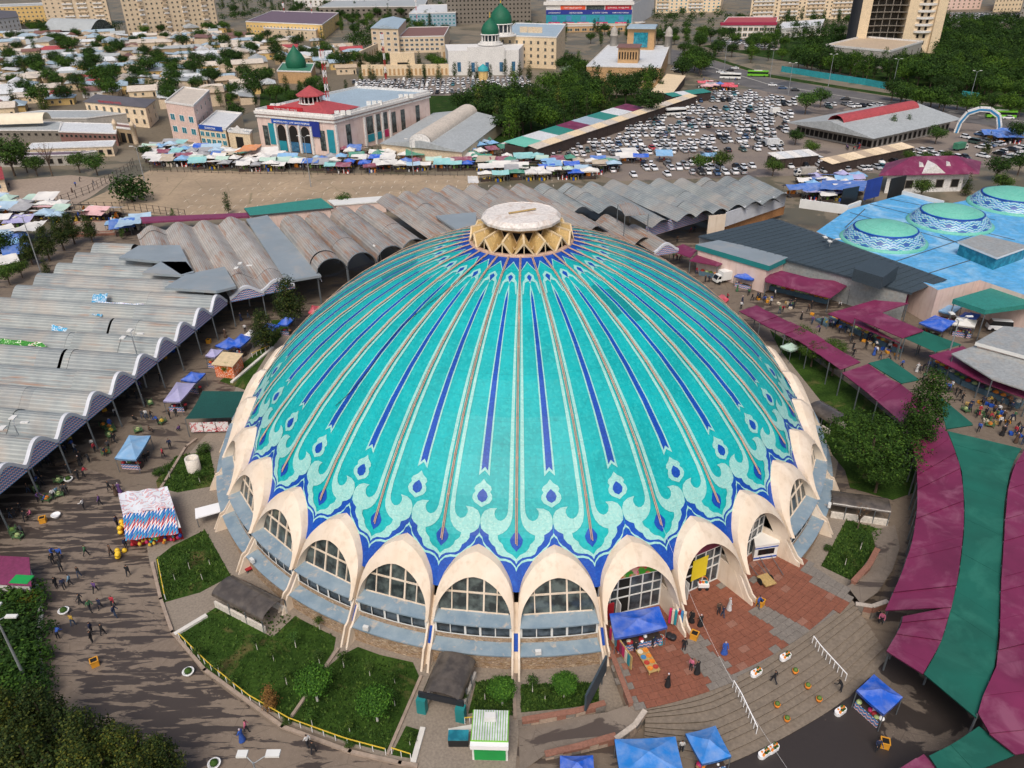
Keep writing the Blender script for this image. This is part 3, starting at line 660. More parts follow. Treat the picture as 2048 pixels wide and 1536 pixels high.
# lantern
LAN = thing('lantern', 'open timber lantern with a white faceted disc roof crowning the dome', 'lantern')
LAN['category'] = 'roof lantern'
q = MB(); q.lathe([(6.76, 30.2), (6.9, 30.75), (6.5, 30.95), (6.3, 30.4)], 60); q.build('ring', MC['rib_pipe'], LAN)
q = MB(); q.lathe([(6.4, 30.3), (3.6, 30.1)], 30); q.lathe([(3.5, 30.1), (3.5, 33.6)], 30); q.build('dark_well', MC['dark_void'], LAN)
ng = 15
for i in range(ng):
    az = RIB0+2*HS*(2*i+.33); h = PI/ng
    gm = MB(); ro, ri, zb, zo, zi = 6.72, 3.7, 30.75, 32.25, 32.9
    A = [(ro*math.cos(s_*h*.93), ro*math.sin(s_*h*.93), zb) for s_ in (-1, 1)]; I = [(ri*math.cos(s_*h), ri*math.sin(s_*h), zb+.5) for s_ in (-1, 1)]
    to, ti = (ro-.25, 0, zo), (ri, 0, zi)
    for s_ in (0, 1):
        quad = [A[s_], to, ti, I[s_]]; gm.add(quad, [(0, 1, 2, 3)]); gm.add([(x, y, z-.06) for x, y, z in quad], [(3, 2, 1, 0)])
    G_ = gm.build('gable', MC['timber'], LAN, None, az)
    fr = MB()
    for s_ in (0, 1):
        fr.bar(A[s_], to, .22, .16); fr.bar(I[s_], ti, .16, .12); m0 = [(p+q_)/2 for p, q_ in zip(A[s_], I[s_])]; m1 = [(p+q_)/2 for p, q_ in zip(to, ti)]; fr.bar(m0, m1, .12, .14)
    fr.bar(to, ti, .26, .18); fr.bar((ro-.1, 0, zb), (ro-.25, 0, zo-.1), .1); fr.bar(A[0], A[1], .1, .1)
    fr.build('gable_frame', MC['pale_timber'], G_)
q = MB(); n14 = 14; zt = 34.35
q.lathe([(3.2, 32.4), (4.85, 33.2), (5.15, 33.35)], n14, 1, smooth=False); q.lathe([(5.15, 33.35), (5.2, 33.7), (4.72, 34.2), (4.62, 34.22), (4.55, 34.16), (.01, 34.3)], n14, 0, smooth=False)
q.build('disc_roof', [MC['white_roofing'], mat('disc_underside', '#b9a58c', .8, .15)], LAN, None, R(8))
q = MB(); q.bar((-1.6, -1.0, 34.42), (1.9, .55, 34.46), .28, .12); q.build('loose_plank', MC['timber'], LAN)
# black cable hanging over the shell
pts = []
for i in range(40):
    f = i/39; a = -5.9-.75*f*2+.25*math.sin(f*9); s = STOP-1-f*26; k = math.floor(a/2)*2; x, y, z = surf(a-k, s, .2); aa = RIB0+k*HS; pts.append((x*math.cos(aa)-y*math.sin(aa), x*math.sin(aa)+y*math.cos(aa), z))
q = MB(); q.tube(pts, .035, 5); tag(q.build('black_cable', mat('black_plastic', '#181818', .5, .1)), 'thin black cable trailing down the left side of the turquoise dome', 'cable')
# ---------------------------------------------------------------- vaulted metal market halls
def sheet_metal(name, a, b_, stripe=.42, rust=.5, rustcol='#a5785a', tint=True):
    t = mk(name); ob = t.obj(); v = t.pos(); sp = t.n('SeparateXYZ'); t.l(ob, sp.inputs[0])
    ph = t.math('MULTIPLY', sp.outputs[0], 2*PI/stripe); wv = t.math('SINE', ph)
    rnd = t.n('ObjectInfo').outputs['Random']
    c = t.mix(t.ramp(t.noise(v, .25, 5, .6), [(.35, 0.), (.65, 1.)]), hx(a), hx(b_))
    c = t.mix(1., c, t.ramp(rnd, [(0, (.80, .80, .82)), (.5, (1, 1, 1)), (1, (1.0, .97, .93))]), 'MULTIPLY')
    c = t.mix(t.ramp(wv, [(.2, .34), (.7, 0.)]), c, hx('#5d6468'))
    st = t.mapped(ob, (1.6, .10, .1)); st2 = t.n('VectorMath', operation='ADD'); cmb = t.n('CombineXYZ'); t.l(t.math('MULTIPLY', rnd, 77.), cmb.inputs[0]); t.l(st, st2.inputs[0]); t.l(cmb.outputs[0], st2.inputs[1])
    rn = t.noise(st2.outputs[0], 1.0, 5, .6); ru = t.ramp(rn, [(1-rust*.55-.12, 0.), (1-rust*.55+.06, .85)]); c = t.mix(ru, c, hx(rustcol))
    gr = t.noise(v, .12, 4); c = t.mix(t.ramp(gr, [(.5, 0.), (.66, .5)]), c, hx('#b9ada0'))
    t.base(c); t.b.inputs['Roughness'].default_value = .55; t.b.inputs['Metallic'].default_value = .25
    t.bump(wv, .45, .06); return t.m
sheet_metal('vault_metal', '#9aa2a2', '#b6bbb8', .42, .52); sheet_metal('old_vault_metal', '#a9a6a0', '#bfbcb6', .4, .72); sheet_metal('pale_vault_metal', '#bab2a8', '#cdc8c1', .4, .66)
mat('flat_metal', '#9aa5ab', .5, .08, .2, 0, 0, .3, dirt=('#c0b5a8', .15, .5)); mat('fascia_white', '#c9ccd2', .6, .1, .8); mat('steel', '#70777c', .5, .15, 1, metal=.4); mat('dark_edge', '#4b4d50', .7, .2)
def ikat_mat():
    t = mk('ikat_panel'); v = t.obj(); sp = t.n('SeparateXYZ'); t.l(v, sp.inputs[0])
    x, z = sp.outputs[0], sp.outputs[2]
    tri = t.math('PINGPONG', x, .22); q = t.math('ADD', z, t.math('MULTIPLY', tri, .9)); fr_ = t.math('FRACT', t.math('MULTIPLY', q, 2.3))
    c = t.ramp(fr_, [(0, hx('#2c5fb0')), (.25, hx('#1f3d86')), (.27, hx('#e9e4e0')), (.5, hx('#d8d2d0')), (.52, hx('#b8283c')), (.74, hx('#a02036')), (.76, hx('#4aa0c0')), (1, hx('#2f7fa8'))])
    c.node.color_ramp.interpolation = 'CONSTANT'; t.base(c); return t.m
ikat_mat()
WV = lambda x, ht, k: ht*(.5+.5*math.cos(2*PI*x))**k
HC = [0]
def vault(hall, crest0, crest1, width, zt, ht, m, k=.75, nsheet=4, fascia=None, tunnel=False):
    """one bay of roof from crest0 (front) to crest1 (back); its sheets are separate pieces"""
    c0, c1 = Vector(crest0).to_2d(), Vector(crest1).to_2d(); d = c1-c0; L = d.length; rz = math.atan2(d.y, d.x)-PI/2
    inv = Matrix.Rotation(-hall.rotation_euler.z, 4, 'Z') @ Matrix.Translation(-hall.location)
    ns = 14; ph = random.random()
    bd = [0]+sorted(random.uniform(.12, .88) for _ in range(nsheet-1))+[1]
    first = None
    for si in range(nsheet):
        y0, y1 = L*bd[si], L*bd[si+1]
        if y1-y0 < 1: continue
        dz = random.uniform(-.12, .1)-.02*si; b = MB(); row = []
        for i in range(ns+1):
            x = -.5+i/ns
            if tunnel:
                a = PI*(1-i/ns); row.append((width*.5*math.cos(a), zt-ht+ht*math.sin(a)+dz))
            else: row.append((x*width, zt-ht+WV(x, ht, k)+dz))
        b.grid([[(x, y0-.12, z) for x, z in row], [(x, y1, z) for x, z in row]], 0, True)
        b.grid([[(x, y1, z-.09) for x, z in row], [(x, y0-.12, z-.09) for x, z in row]], 1, True)
        b.grid([[(x, y0-.12, z-.09) for x, z in row], [(x, y0-.12, z) for x, z in row]], 1)
        o = b.build('roof_sheet' if first else 'vault', [MC[m], MC['dark_edge']], first or hall)
        if not first:
            o.location = inv @ Vector((c0.x, c0.y, 0)); o.rotation_euler.z = rz-hall.rotation_euler.z; first = o
    if fascia:
        b = MB(); P = [(x*width, zt-ht+WV(x, ht, k)) for x in [-.5+i/ns for i in range(ns+1)]]
        b.grid([[(x, -.45, z-.42) for x, z in P], [(x, -.45, z+.16) for x, z in P], [(x, .1, z+.16) for x, z in P]], 0, False)
        b.grid([[(x, -.30, z-.42) for x, z in P], [(x, -.45, z-.42) for x, z in P]], 0)
        b.build('scalloped_fascia', MC['fascia_white'], first)
        zb = zt-ht-.9
        b = MB(); b.grid([[(x, -.32, zb) for x, z in P], [(x, -.32, max(zb+.02, z-.4)) for x, z in P]]); b.build('patterned_panel', MC['ikat_panel'], first)
        for sx in (-.5,):
            b = MB(); b.tube([(sx*width, -.6, 0), (sx*width, -.35, zb+.3)], .13, 8); b.build('post', MC['steel'], first)
    return first
def shopwall(hall, p, q, z, m, name='back_wall'):
    b = MB(); b.bar((p[0], p[1], z/2), (q[0], q[1], z/2), .2, z); return b.build(name, m, hall)
# left hall: parallel vaults square to a straight scalloped front
HA = thing('vaulted_hall', 'long grey hall of wavy corrugated vaults with white scalloped eaves left of the dome', 'market hall')
dA = Vector((-.171, -.985)); uA = Vector((-.985, .171)); C0 = Vector((-56.9, 36.8))
sA, sB = Vector((-55.2, 38.5)), Vector((-86.5, 68.0)); sd = sB-sA
for i in range(-5, 16):
    c = C0+dA*6.07*i
    if i < 0:
        den = uA.x*sd.y-uA.y*sd.x; t_ = ((sA.x-c.x)*sd.y-(sA.y-c.y)*sd.x)/den; c0 = c+uA*t_
    else: c0 = c
    far = C0+dA*6.07*i+uA*(41.8+(4 if i > 4 else 0)+max(0, i-6)*6)
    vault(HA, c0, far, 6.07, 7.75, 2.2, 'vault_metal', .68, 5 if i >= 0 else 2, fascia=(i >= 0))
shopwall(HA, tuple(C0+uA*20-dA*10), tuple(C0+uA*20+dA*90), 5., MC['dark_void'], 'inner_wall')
mat('goods_cloth', '#6a5a54', .9, .5, 1.2, 3)
b = MB(); P = C0+uA*7+dA*-4; Q = C0+uA*7+dA*88; b.bar((P.x, P.y, .5), (Q.x, Q.y, .5), 1.4, 1.0); b.build('counter', MC['goods_cloth'], HA)
# hall between: worn pale waves, flat strip and four barrel vaults open at the end
HB = thing('vaulted_hall', 'rust-streaked pale hall of wave roofs and open barrel vaults behind the dome on the left', 'market hall')
uB = Vector((-.469, .883))
def B_(u, v, z=7.5): p = g(u, v, z); return Vector((p.x, p.y))
e1 = B_(300, 452); e2 = B_(354, 445)
for e in (e1, e2):
    den = -(uB.x*sd.y-uB.y*sd.x); t_ = ((sA.x-e.x)*sd.y-(sA.y-e.y)*sd.x)/den; vault(HB, e-uB*t_, e, 6.5, 7.6, 1.7, 'pale_vault_metal', .8, 2)
vault(HB, B_(490, 573), B_(405, 440), 6.5, 7.6, 1.7, 'pale_vault_metal', .8, 3, True); vault(HB, B_(553, 559), B_(459, 434), 6.5, 7.6, 1.7, 'pale_vault_metal', .8, 3, True)
def flat(hall, px, z, name='flat_roof', m='flat_metal', th=.5):
    P = [g(u, v, z) for u, v in px]; b = MB(); b.prism([(p.x, p.y) for p in P], z-th, z); return b.build(name, MC[m], hall)
flat(HB, [(492, 438), (535, 430), (552, 450), (642, 550), (572, 562)], 6.6)
for (u0, v0), (u1, v1) in (((660, 517), (582, 429)), ((720, 505), (630, 422)), ((780, 492), (682, 412)), ((828, 478), (730, 408))):
    p, q = B_(u0, v0, 9.2), B_(u1, v1, 9.2); vault(HB, p, q, 6.3, 9.2, 3.1, 'old_vault_metal', .6, 4, tunnel=True)
    b = MB(); d = (q-p).normalized(); rz = math.atan2(d.y, d.x)-PI/2
    pts = [(3.16*math.cos(PI*i/16), 0, 6.1+3.16*math.sin(PI*i/16)) for i in range(17)]; b.tube([(-x, y, z) for x, y, z in pts], .13, 6); b.bar((-3.1, 0, 0), (-3.1, 0, 6.1), .3); b.bar((3.1, 0, 0), (3.1, 0, 6.1), .3)
    o = b.build('arch_rim', MC['steel'], HB, (p.x-d.x*.2, p.y-d.y*.2, 0), rz)
for z0 in ((642, 552), ):
    p = g(*z0, 6); q = p+Vector((uB.x, uB.y, 0))*36; b = MB(); n = 18
    for i in range(n):
        a, c = p.lerp(q, i/n), p.lerp(q, (i+1)/n); b.bar((a.x, a.y, 4.9), (c.x, c.y, 6.0), .08); b.bar((a.x, a.y, 6.0), (c.x, c.y, 4.9), .08)
    b.bar((p.x, p.y, 6.05), (q.x, q.y, 6.05), .12); b.bar((p.x, p.y, 4.85), (q.x, q.y, 4.85), .12); b.build('lattice_girder', MC['fascia_white'], HB)
for px in ([(237, 515), (277, 491), (360, 490), (386, 542), (362, 549), (322, 523)], [(284, 545), (322, 523), (372, 523), (390, 546), (362, 550)], [(329, 575), (372, 548), (449, 533), (472, 572), (433, 582)]):
    flat(HB, px, 8.4, 'patch_roof')
# hall behind the dome
HD = thing('vaulted_hall', 'broad grey wave-roofed hall behind the dome with a white gable wall at its end', 'market hall')
tops = [(774, 386), (812, 381), (850, 374), (897, 369.5), (945, 368), (992, 368), (1038, 365), (1084, 365), (1135, 365), (1182, 362), (1225, 358), (1272, 358), (1318, 355), (1363, 355), (1410, 354), (1454, 351), (1495, 349)]
bots = {8: (1220, 411), 7: (1164, 412), 9: (1327, 439), 10: (1376.5, 427), 11: (1410, 421), 12: (1442, 416), 13: (1475, 409), 14: (1510, 403), 15: (1545, 396), 16: (1568, 386)}
for i, t_ in enumerate(tops):
    q = B_(*t_, 8); 
    if i in bots: p = B_(*bots[i], 8)
    else: a = R(-62-i*.6); p = q+Vector((math.cos(a), math.sin(a)))*42
    vault(HD, p, q, 6.35, 8.0, 1.6, 'old_vault_metal' if i < 7 else 'vault_metal', .8, 4)
for px in ((1158, 427), (1211, 427), (1266, 447)):
    q = B_(*px, 6.2); a = R(-69); p = q+Vector((math.cos(a), math.sin(a)))*(19 if px[0] < 1250 else 15); vault(HD, p, q, 6.3, 6.2, 1.7, 'old_vault_metal', .8, 2, fascia=(px[0] > 1250))
flat(HD, [(871, 431), (953, 424), (950, 462), (920, 464)], 8.3, 'patch_roof')
def wallpx(hall, a, b_, z0, z1, m, name, zr=None):
    p, q = g(*a, zr if zr is not None else z1), g(*b_, zr if zr is not None else z1); k = MB(); k.bar((p.x, p.y, (z0+z1)/2), (q.x, q.y, (z0+z1)/2), .25, z1-z0); return k.build(name, m, hall)
wallpx(HD, (1452, 428), (1572, 388), 3.4, 7.0, MC['fascia_white'], 'gable_wall', 6.6); wallpx(HD, (1418, 432), (1452, 428), 0, 6.6, MC['cream_plaster'], 'gable_wall', 6.6)
mat('orange_tiles', '#a9794e', .8, .2, 1, 4); wallpx(HD, (1452, 440), (1570, 405), 1, 3.6, MC['orange_tiles'], 'tiled_band', 4.2)
p, q = g(1292, 460, 5.6), g(1416, 424, 5.6); d_ = (q-p); o = MB().box(0, -.06, -1.3, d_.xy.length, .06, 1.4).build('patterned_panel', MC['ikat_panel'], HD, (p.x, p.y, 5.0)); o.rotation_euler.z = math.atan2(d_.y, d_.x)
# white wall closing the valley between roofs
# scaffold deck over the roof
sc = thing('roof_scaffold', 'open metal frame deck with patched sheets standing above the wave roof behind the dome', 'scaffold')
P = [g(u, v, 10.4) for u, v in ((1236, 408), (1262, 405), (1297, 428), (1250, 431))]; b = MB(); b.prism([(p.x, p.y) for p in P], 10.25, 10.4); b.build('deck', MC['old_vault_metal'], sc)
for p in P: MB().bar((p.x, p.y, 5.5), (p.x, p.y, 10.3), .18).build('leg', MC['steel'], sc)
# covering strips on the left hall roof
b = MB()
def banner_on_roof(px, zs, m, name, label):
    P = [g(u, v, z) for (u, v), z in zip(px, zs)]; b = MB(); n = 8; rows = []
    for j in range(5):
        f = j/4; rows.append([tuple(P[0].lerp(P[1], i/n).lerp(P[3].lerp(P[2], i/n), f)+Vector((0, 0, .25*math.sin(i*1.9+j)*.4+.1))) for i in range(n+1)])
    b.grid(rows, 0, True); o = b.build(name, m); tag(o, label, 'banner'); return o
def scrawl(name, bgc, inks, sc=1.1):
    t = mk(name); v = t.pos(); q = t.noise(t.mapped(v, (1, 1, 1)), sc, 2, .4, 2.5); st = [(0, hx(bgc)), (.5, hx(bgc))]
    for i, k in enumerate(inks): st.append((.53+i*.07, hx(k)))
    c = t.ramp(q, st); c.node.color_ramp.interpolation = 'CONSTANT'; t.base(c); t.b.inputs['Roughness'].default_value = .6; return t.m
scrawl('blue_print', '#3f9cc8', ['#dfe9ee', '#1e6f9e', '#dfe9ee']); scrawl('white_print', '#e4e6ea', ['#3f8fc8', '#e4e6ea', '#d88aa8']); scrawl('green_print', '#2f7d2a', ['#55a83c', '#e0e8d8', '#b23c34'])
banner_on_roof([(197, 604), (288, 609), (286, 622), (194, 616)], [7.6, 7.6, 7, 7], MC['white_print'], 'printed_banner', 'long white and blue printed banner lying on the left vault roof')
banner_on_roof([(186, 590), (216, 588), (204, 634), (180, 630)], [7.8, 7.8, 6.2, 6.2], MC['blue_print'], 'printed_banner', 'blue printed banner draped over a vault crest of the left hall')
banner_on_roof([(104, 650), (136, 658), (124, 672), (103, 668)], [7.7, 7.4, 6.4, 6.6], MC['blue_print'], 'printed_banner', 'blue lettered banner hanging in the broken vault gap of the left hall')
banner_on_roof([(0, 678), (84, 686), (96, 695), (0, 690)], [6.9, 6.9, 6.5, 6.5], MC['green_print'], 'printed_banner', 'green advertising banner along a valley of the left vault roof')
# teal-roofed shed behind the waves
def shed(name, label, cat, px, z, m, th=.45, wall=None, inset=.6, fascia=None):
    P = [g(u, v, z) for u, v in px]; c = centroid(P); c.z = 0; o = thing(name, label, cat, c)
    b = MB(); b.prism([(p.x-c.x, p.y-c.y) for p in P], z-th, z, 0 if not fascia else 1, 0); b.build('roof', [MC[m], MC[fascia or m]], o)
    if wall:
        b = MB(); b.prism([((p.x-c.x)*.93, (p.y-c.y)*.93) for p in P], 0, z-th+.02, 0, None, False); b.build('wall', MC[wall], o)
    else:
        for p in P: MB().bar(((p.x-c.x)*.95, (p.y-c.y)*.95, 0), ((p.x-c.x)*.95, (p.y-c.y)*.95, z-th), .16).build('post', MC['steel'], o)
    return o
mat('teal_sheet', '#2f8378', .55, .12, .4, 3); mat('maroon_sheet', '#73264a', .5, .25, .18, 0, dirt=('#a0687e', .22, .45)); mat('purple_sheet', '#7d3558', .55, .14, .25, 2.5); mat('green_net', '#0b5c4e', .85, .25, .12, 0, dirt=('#2f7a68', .15, .5)); mat('dark_green_net', '#0c4a44', .85, .15, .4, 5)
shed('teal_shed', 'long low shed with a teal sheet roof behind the wave-roofed hall', 'shed', [(488, 416), (642, 396), (667, 415), (500, 431)], 5.2, 'teal_sheet', .4, 'pink_plaster', fascia='dark_edge')
shed('maroon_walkway', 'long narrow maroon-roofed walkway along the fence of the bare parking lot', 'walkway', [(280, 434), (500, 425), (505, 432), (284, 444)], 3.4, 'purple_sheet')
shed('white_shed', 'white flat-roofed stalls behind the barrel vaults by the bare lot', 'shed', [(655, 400), (765, 392), (775, 402), (668, 410)], 3.2, 'white_frame', .3, 'pink_plaster')
# ---------------------------------------------------------------- right-hand market: curved maroon and green roofs
def strip_roof(name, label, inner, outer, z0, z1, m, nseg, seam=.05, posts=True, group=None):
    """a covered lane: roof sheets laid side by side between two edges"""
    I = resample([g(u, v, z0) for u, v in inner], nseg+1); O = resample([g(u, v, z1) for u, v in outer], nseg+1)
    c = centroid(I+O); c.z = 0; o = thing(name, label, 'market roof', c, 0, group)
    for i in range(nseg):
        dz = random.uniform(-seam, seam)*1.6; q = [I[i], O[i], O[i+1], I[i+1]]; b = MB()
        tp = [(p.x-c.x, p.y-c.y, p.z+dz) for p in q]; mid = [[tuple(Vector(tp[0]).lerp(Vector(tp[1]), f)+Vector((0, 0, .0))) for f in (0, .35, .7, 1)], [tuple(Vector(tp[3]).lerp(Vector(tp[2]), f)) for f in (0, .35, .7, 1)]]
        b.grid(mid); b.grid([[(x, y, z-.12) for x, y, z in r] for r in mid[::-1]]); 
        for a_, c_ in ((0, 1), (1, 2), (2, 3), (3, 0)): p1, p2 = tp[a_], tp[c_]; b.add([p1, p2, (p2[0], p2[1], p2[2]-.12), (p1[0], p1[1], p1[2]-.12)], [(0, 1, 2, 3), (3, 2, 1, 0)])
        b.build('roof_sheet', MC[m], o)
        if posts and i % 2 == 0:
            for p in (I[i], O[i]): MB().bar((p.x-c.x, p.y-c.y, 0), (p.x-c.x, p.y-c.y, p.z-.1), .14).build('post', MC['steel'], o)
    return o
in1 = [(1821, 885), (1832, 923), (1835, 993), (1831, 1043), (1823, 1088), (1811, 1123), (1801, 1152), (1770, 1221)]
out1 = [(1878, 835), (1892, 860), (1908, 898), (1922, 943), (1928, 1018), (1925, 1080), (1916, 1152), (1903, 1214)]
strip_roof('curved_roof', 'curved maroon sheet roof nearest the dome, between the garden and the green canopy', curve(in1, 4), curve(out1, 4), 4.4, 4.9, 'maroon_sheet', 22)
strip_roof('curved_roof', 'lower end of the inner maroon roof above the dark yard by the steps', [(1806, 1233), (1802, 1252), (1773, 1302)], [(1903, 1214), (1881, 1287), (1846, 1348)], 4.4, 4.7, 'maroon_sheet', 6)
strip_roof('canopy_net', 'broad curved green shade canopy between the two maroon market roofs', [(1895, 862), (1910, 898), (1924, 943), (1930, 1018), (1927, 1080), (1918, 1152), (1903, 1214), (1883, 1287), (1848, 1348)], [(2043, 897), (2022, 932), (2013, 980), (2008, 1010), (2005, 1080), (2001, 1152), (1997, 1267), (1990, 1330), (1953, 1436)], 4.6, 4.6, 'green_net', 14, .02, False)
strip_roof('canopy_net', 'green shade net triangle tied beside the tall poplar', [(1876, 790), (1893, 858)], [(1944, 846), (1946, 850)], 4.7, 4.7, 'green_net', 1, 0, False)
strip_roof('curved_roof', 'outer maroon sheet roof at the right edge beyond the green canopy', [(2050, 897), (2028, 932), (2016, 980), (2010, 1050), (2007, 1100), (2003, 1152), (2000, 1267), (1994, 1330), (1955, 1416), (1958, 1450), (2031, 1508)], [(2150, 850), (2150, 900), (2150, 950), (2150, 1050), (2150, 1100), (2160, 1152), (2160, 1267), (2160, 1330), (2170, 1400), (2170, 1450), (2170, 1490)], 5.0, 5.0, 'maroon_sheet', 24)
strip_roof('canopy_net', 'green shade canopy over the lane at the bottom right corner', [(1858, 1512), (1911, 1485), (1958, 1452)], [(1890, 1560), (1960, 1540), (2031, 1509)], 4.4, 4.6, 'green_net', 5, .02, False)
strip_roof('curved_roof', 'small maroon roof corner at the bottom edge beside the green canopy', [(1801, 1536), (1848, 1507)], [(1830, 1600), (1884, 1545)], 4.0, 4.2, 'maroon_sheet', 3)
strip_roof('lean_to_roof', 'straight maroon lane roof running away right of the dome past the garden', [(1478, 622), (1536, 654), (1586, 675), (1636, 707), (1681, 740)], [(1514, 610), (1536, 623), (1623, 664), (1672, 695), (1721, 725)], 4.2, 4.6, 'maroon_sheet', 9)
strip_roof('lean_to_roof', 'maroon lane roof section behind the garden trees, next to the green square', [(1684, 745), (1735, 785), (1790, 832), (1824, 868)], [(1737, 727), (1778, 757), (1803, 768), (1862, 815)], 4.3, 4.7, 'maroon_sheet', 8)
strip_roof('canopy_net', 'green square of shade net beside the straight maroon lane roof', [(1737, 726), (1803, 767)], [(1777, 716), (1840, 760)], 4.8, 4.6, 'green_net', 2, .02)
# dark screens under the curved roofs
mat('stall_dark', '#40342f', .9, .35, .5, 2)
def goods_row(name, label, px, n, w=1.6, cols=None, zt=1.0, zg=0.):
    """counter heaped with produce; each heap is a piece"""
    P = resample([g(u, v, zg) for u, v in px], n+1); c = centroid(P); c.z = zg; o = thing(name, label, 'market stall', c)
    for i in range(n):
        p, q = P[i]-c, P[i+1]-c; b = MB(); b.bar((p.x, p.y, zt*.45), (q.x, q.y, zt*.45), w, zt*.9); b.build('counter', MC['counter_blue'], o)
        d = (q-p); L = d.xy.length; k = max(1, int(L/.8))
        for j in range(k):
            s = p+d*((j+.5)/k); hb = MB(); r = min(.5, L/k*.55); hb.lathe([(r, 0), (r*.85, .16), (r*.5, .3), (.01, .38)], 7, 0, (s.x, s.y, zt*.9)); hb.build('produce_heap', MC[random.choice(cols or PROD)], o)
    return o
mat('counter_blue', '#54707f', .7, .25, .8)
PROD = []
for nm, c_ in (('oranges', '#d9822b'), ('greens', '#5c7a35'), ('tomatoes', '#b13a2c'), ('lemons', '#cfae3a'), ('cabbage', '#a9b97c'), ('onions', '#9a6a48'), ('aubergine', '#4b3a58'), ('sacks', '#d4c8b4')):
    mat(nm, c_, .8, .25, 3); PROD.append(nm)
# maroon market roofs on the right of the dome (hipped sheets on posts)
def tilt_roof(name, label, px, zs, m='maroon_sheet', th=.15, cat='market roof', posts=True):
    P = [g(u, v, z) for (u, v), z in zip(px, zs)]; c = centroid(P); c.z = 0; o = thing(name, label, cat, c); n = len(P)
    b = MB(); t_ = [(p.x-c.x, p.y-c.y, p.z) for p in P]; lo_ = [(x, y, z-th) for x, y, z in t_]
    b.add(t_+lo_, [tuple(range(n)), tuple(range(2*n-1, n-1, -1))]+[(i, n+i, n+(i+1) % n, (i+1) % n) for i in range(n)])
    b.build('roof', MC[m], o)
    if posts:
        for x, y, z in t_: MB().bar((x*.96, y*.96, 0), (x*.96, y*.96, z-th), .14).build('post', MC['steel'], o)
    return o
tilt_roof('market_roof', 'small maroon stall roof at the near corner of the teal-edged building', [(1339, 500), (1366, 488), (1394, 500), (1381, 515)], [3.6, 4, 4, 3.6])
tilt_roof('market_roof', 'maroon awning below the teal-edged building beside a blue tarpaulin', [(1379, 521), (1399, 506), (1458, 520), (1436, 532)], [3.4, 4, 4, 3.4])
tilt_roof('market_roof', 'long maroon awning along the front of the dark grey roof', [(1530, 552), (1563, 541), (1621, 556), (1703, 565), (1661, 596), (1530, 563)], [3.4, 4.4, 4.4, 4.0, 3.2, 3.2])
tilt_roof('market_roof', 'maroon stall roof tucked under the gable end of the dark grey roof', [(1698, 579), (1706, 564), (1818, 586), (1815, 605)], [3.2, 4.2, 4.2, 3.2])
tilt_roof('market_roof', 'lower maroon tier of the double market roof with fruit stalls', [(1656, 627), (1748, 600), (1818, 606), (1766, 624), (1711, 636), (1801, 686)], [3.2, 4.4, 4.4, 4.0, 3.4, 3.2])
tilt_roof('market_roof', 'faded upper tier of the double maroon market roof', [(1708, 635), (1761, 624), (1848, 661), (1805, 676)], [4.6, 5.0, 5.0, 4.4])
tilt_roof('canopy_net', 'dark green shade net slung from the double maroon roof over the lane', [(1808, 676), (1848, 662), (1923, 689), (1871, 704)], [4.2, 4.6, 4.0, 3.6], 'green_net', .04)
tilt_roof('market_roof', 'maroon eave below the ribbed grey roof at the right edge', [(1858, 711), (1926, 692), (1985, 730), (2060, 772), (2060, 800), (1960, 762)], [3.2, 4.2, 4.2, 4.2, 3.2, 3.2])
mat('ribbed_grey', '#a2a6a6', .55, .12, .3, 2, metal=.2, dirt=('#b7a898', .4, .5)); mat('grey_slate', '#39464f', .6, .12, .3, 3); mat('cobalt_sheet', '#58a6d8', .5, .12, .15, 1.2, dirt=('#a9cfe8', .12, .8))
tilt_roof('ribbed_roof', 'weathered ribbed grey roof above the fruit stalls at the right edge', [(1903, 707), (1966, 686), (2080, 728), (2080, 790), (1985, 758)], [4.8, 5.6, 5.6, 4.8, 4.8], 'ribbed_grey', .2)
shed('parapet_building', 'flat-roofed building with a white parapet beside the white minivan', 'building', [(1951, 684), (2008, 652), (2100, 660), (2100, 725)], 6.4, 'ribbed_grey', .6, 'pink_plaster', fascia='white_frame')
# dark hall roof with skylight box
dh = thing('slate_hall', 'long hall with a dark slate-grey sheet roof between dome and blue roof', 'market hall', (0, 0, 0))
E1, E2, N1, N2 = g(1545, 437, 9), g(1892, 559, 7.6), g(1397, 472, 6), g(1824, 586, 6)
b = MB(); n = 26
b.grid([[tuple(N1.lerp(N2, i/n)) for i in range(n+1)], [tuple(E1.lerp(E2, i/n)) for i in range(n+1)]]); F1, F2 = E1*2-N1, E2*2-N2; F1.z = F2.z = 6.5
b.grid([[tuple(E1.lerp(E2, i/n)) for i in range(n+1)], [tuple(E1.lerp(E2, i/n)+Vector((3.5, 4.5, -1.8))) for i in range(n+1)]])
b.add([tuple(N1), tuple(E1), tuple(E2), tuple(N2), tuple(N1-Vector((0, 0, .4))), tuple(N2-Vector((0, 0, .4)))], [(4, 5, 3, 0)]); b.build('roof', MC['grey_slate'], dh)
b = MB(); q0, q1 = N1+Vector((.6, .9, 0)), N2+Vector((-.4, .8, 0)); b.bar((q0.x, q0.y, 2.9), (q1.x, q1.y, 2.9), .3, 5.8); b.build('wall', MC['ribbed_grey'], dh)
for i in range(1, n): b = MB(); p, q = N1.lerp(N2, i/n)+Vector((0, 0, .05)), E1.lerp(E2, i/n)+Vector((0, 0, .05)); b.bar(p, q, .12, .1); b.build('standing_seam', MC['grey_slate'], dh)
P = [g(u, v, z) for (u, v), z in (((1708, 537), 9.2), ((1743, 514), 9.6), ((1798, 531), 9.6), ((1766, 555), 9.2))]; b = MB(); lo_ = [(p.x, p.y, 6.8) for p in P]; b.add([tuple(p) for p in P]+lo_, [(0, 1, 2, 3), (0, 3, 7, 4), (3, 2, 6, 7), (1, 0, 4, 5)]); b.build('dormer', MC['grey_slate'], dh)
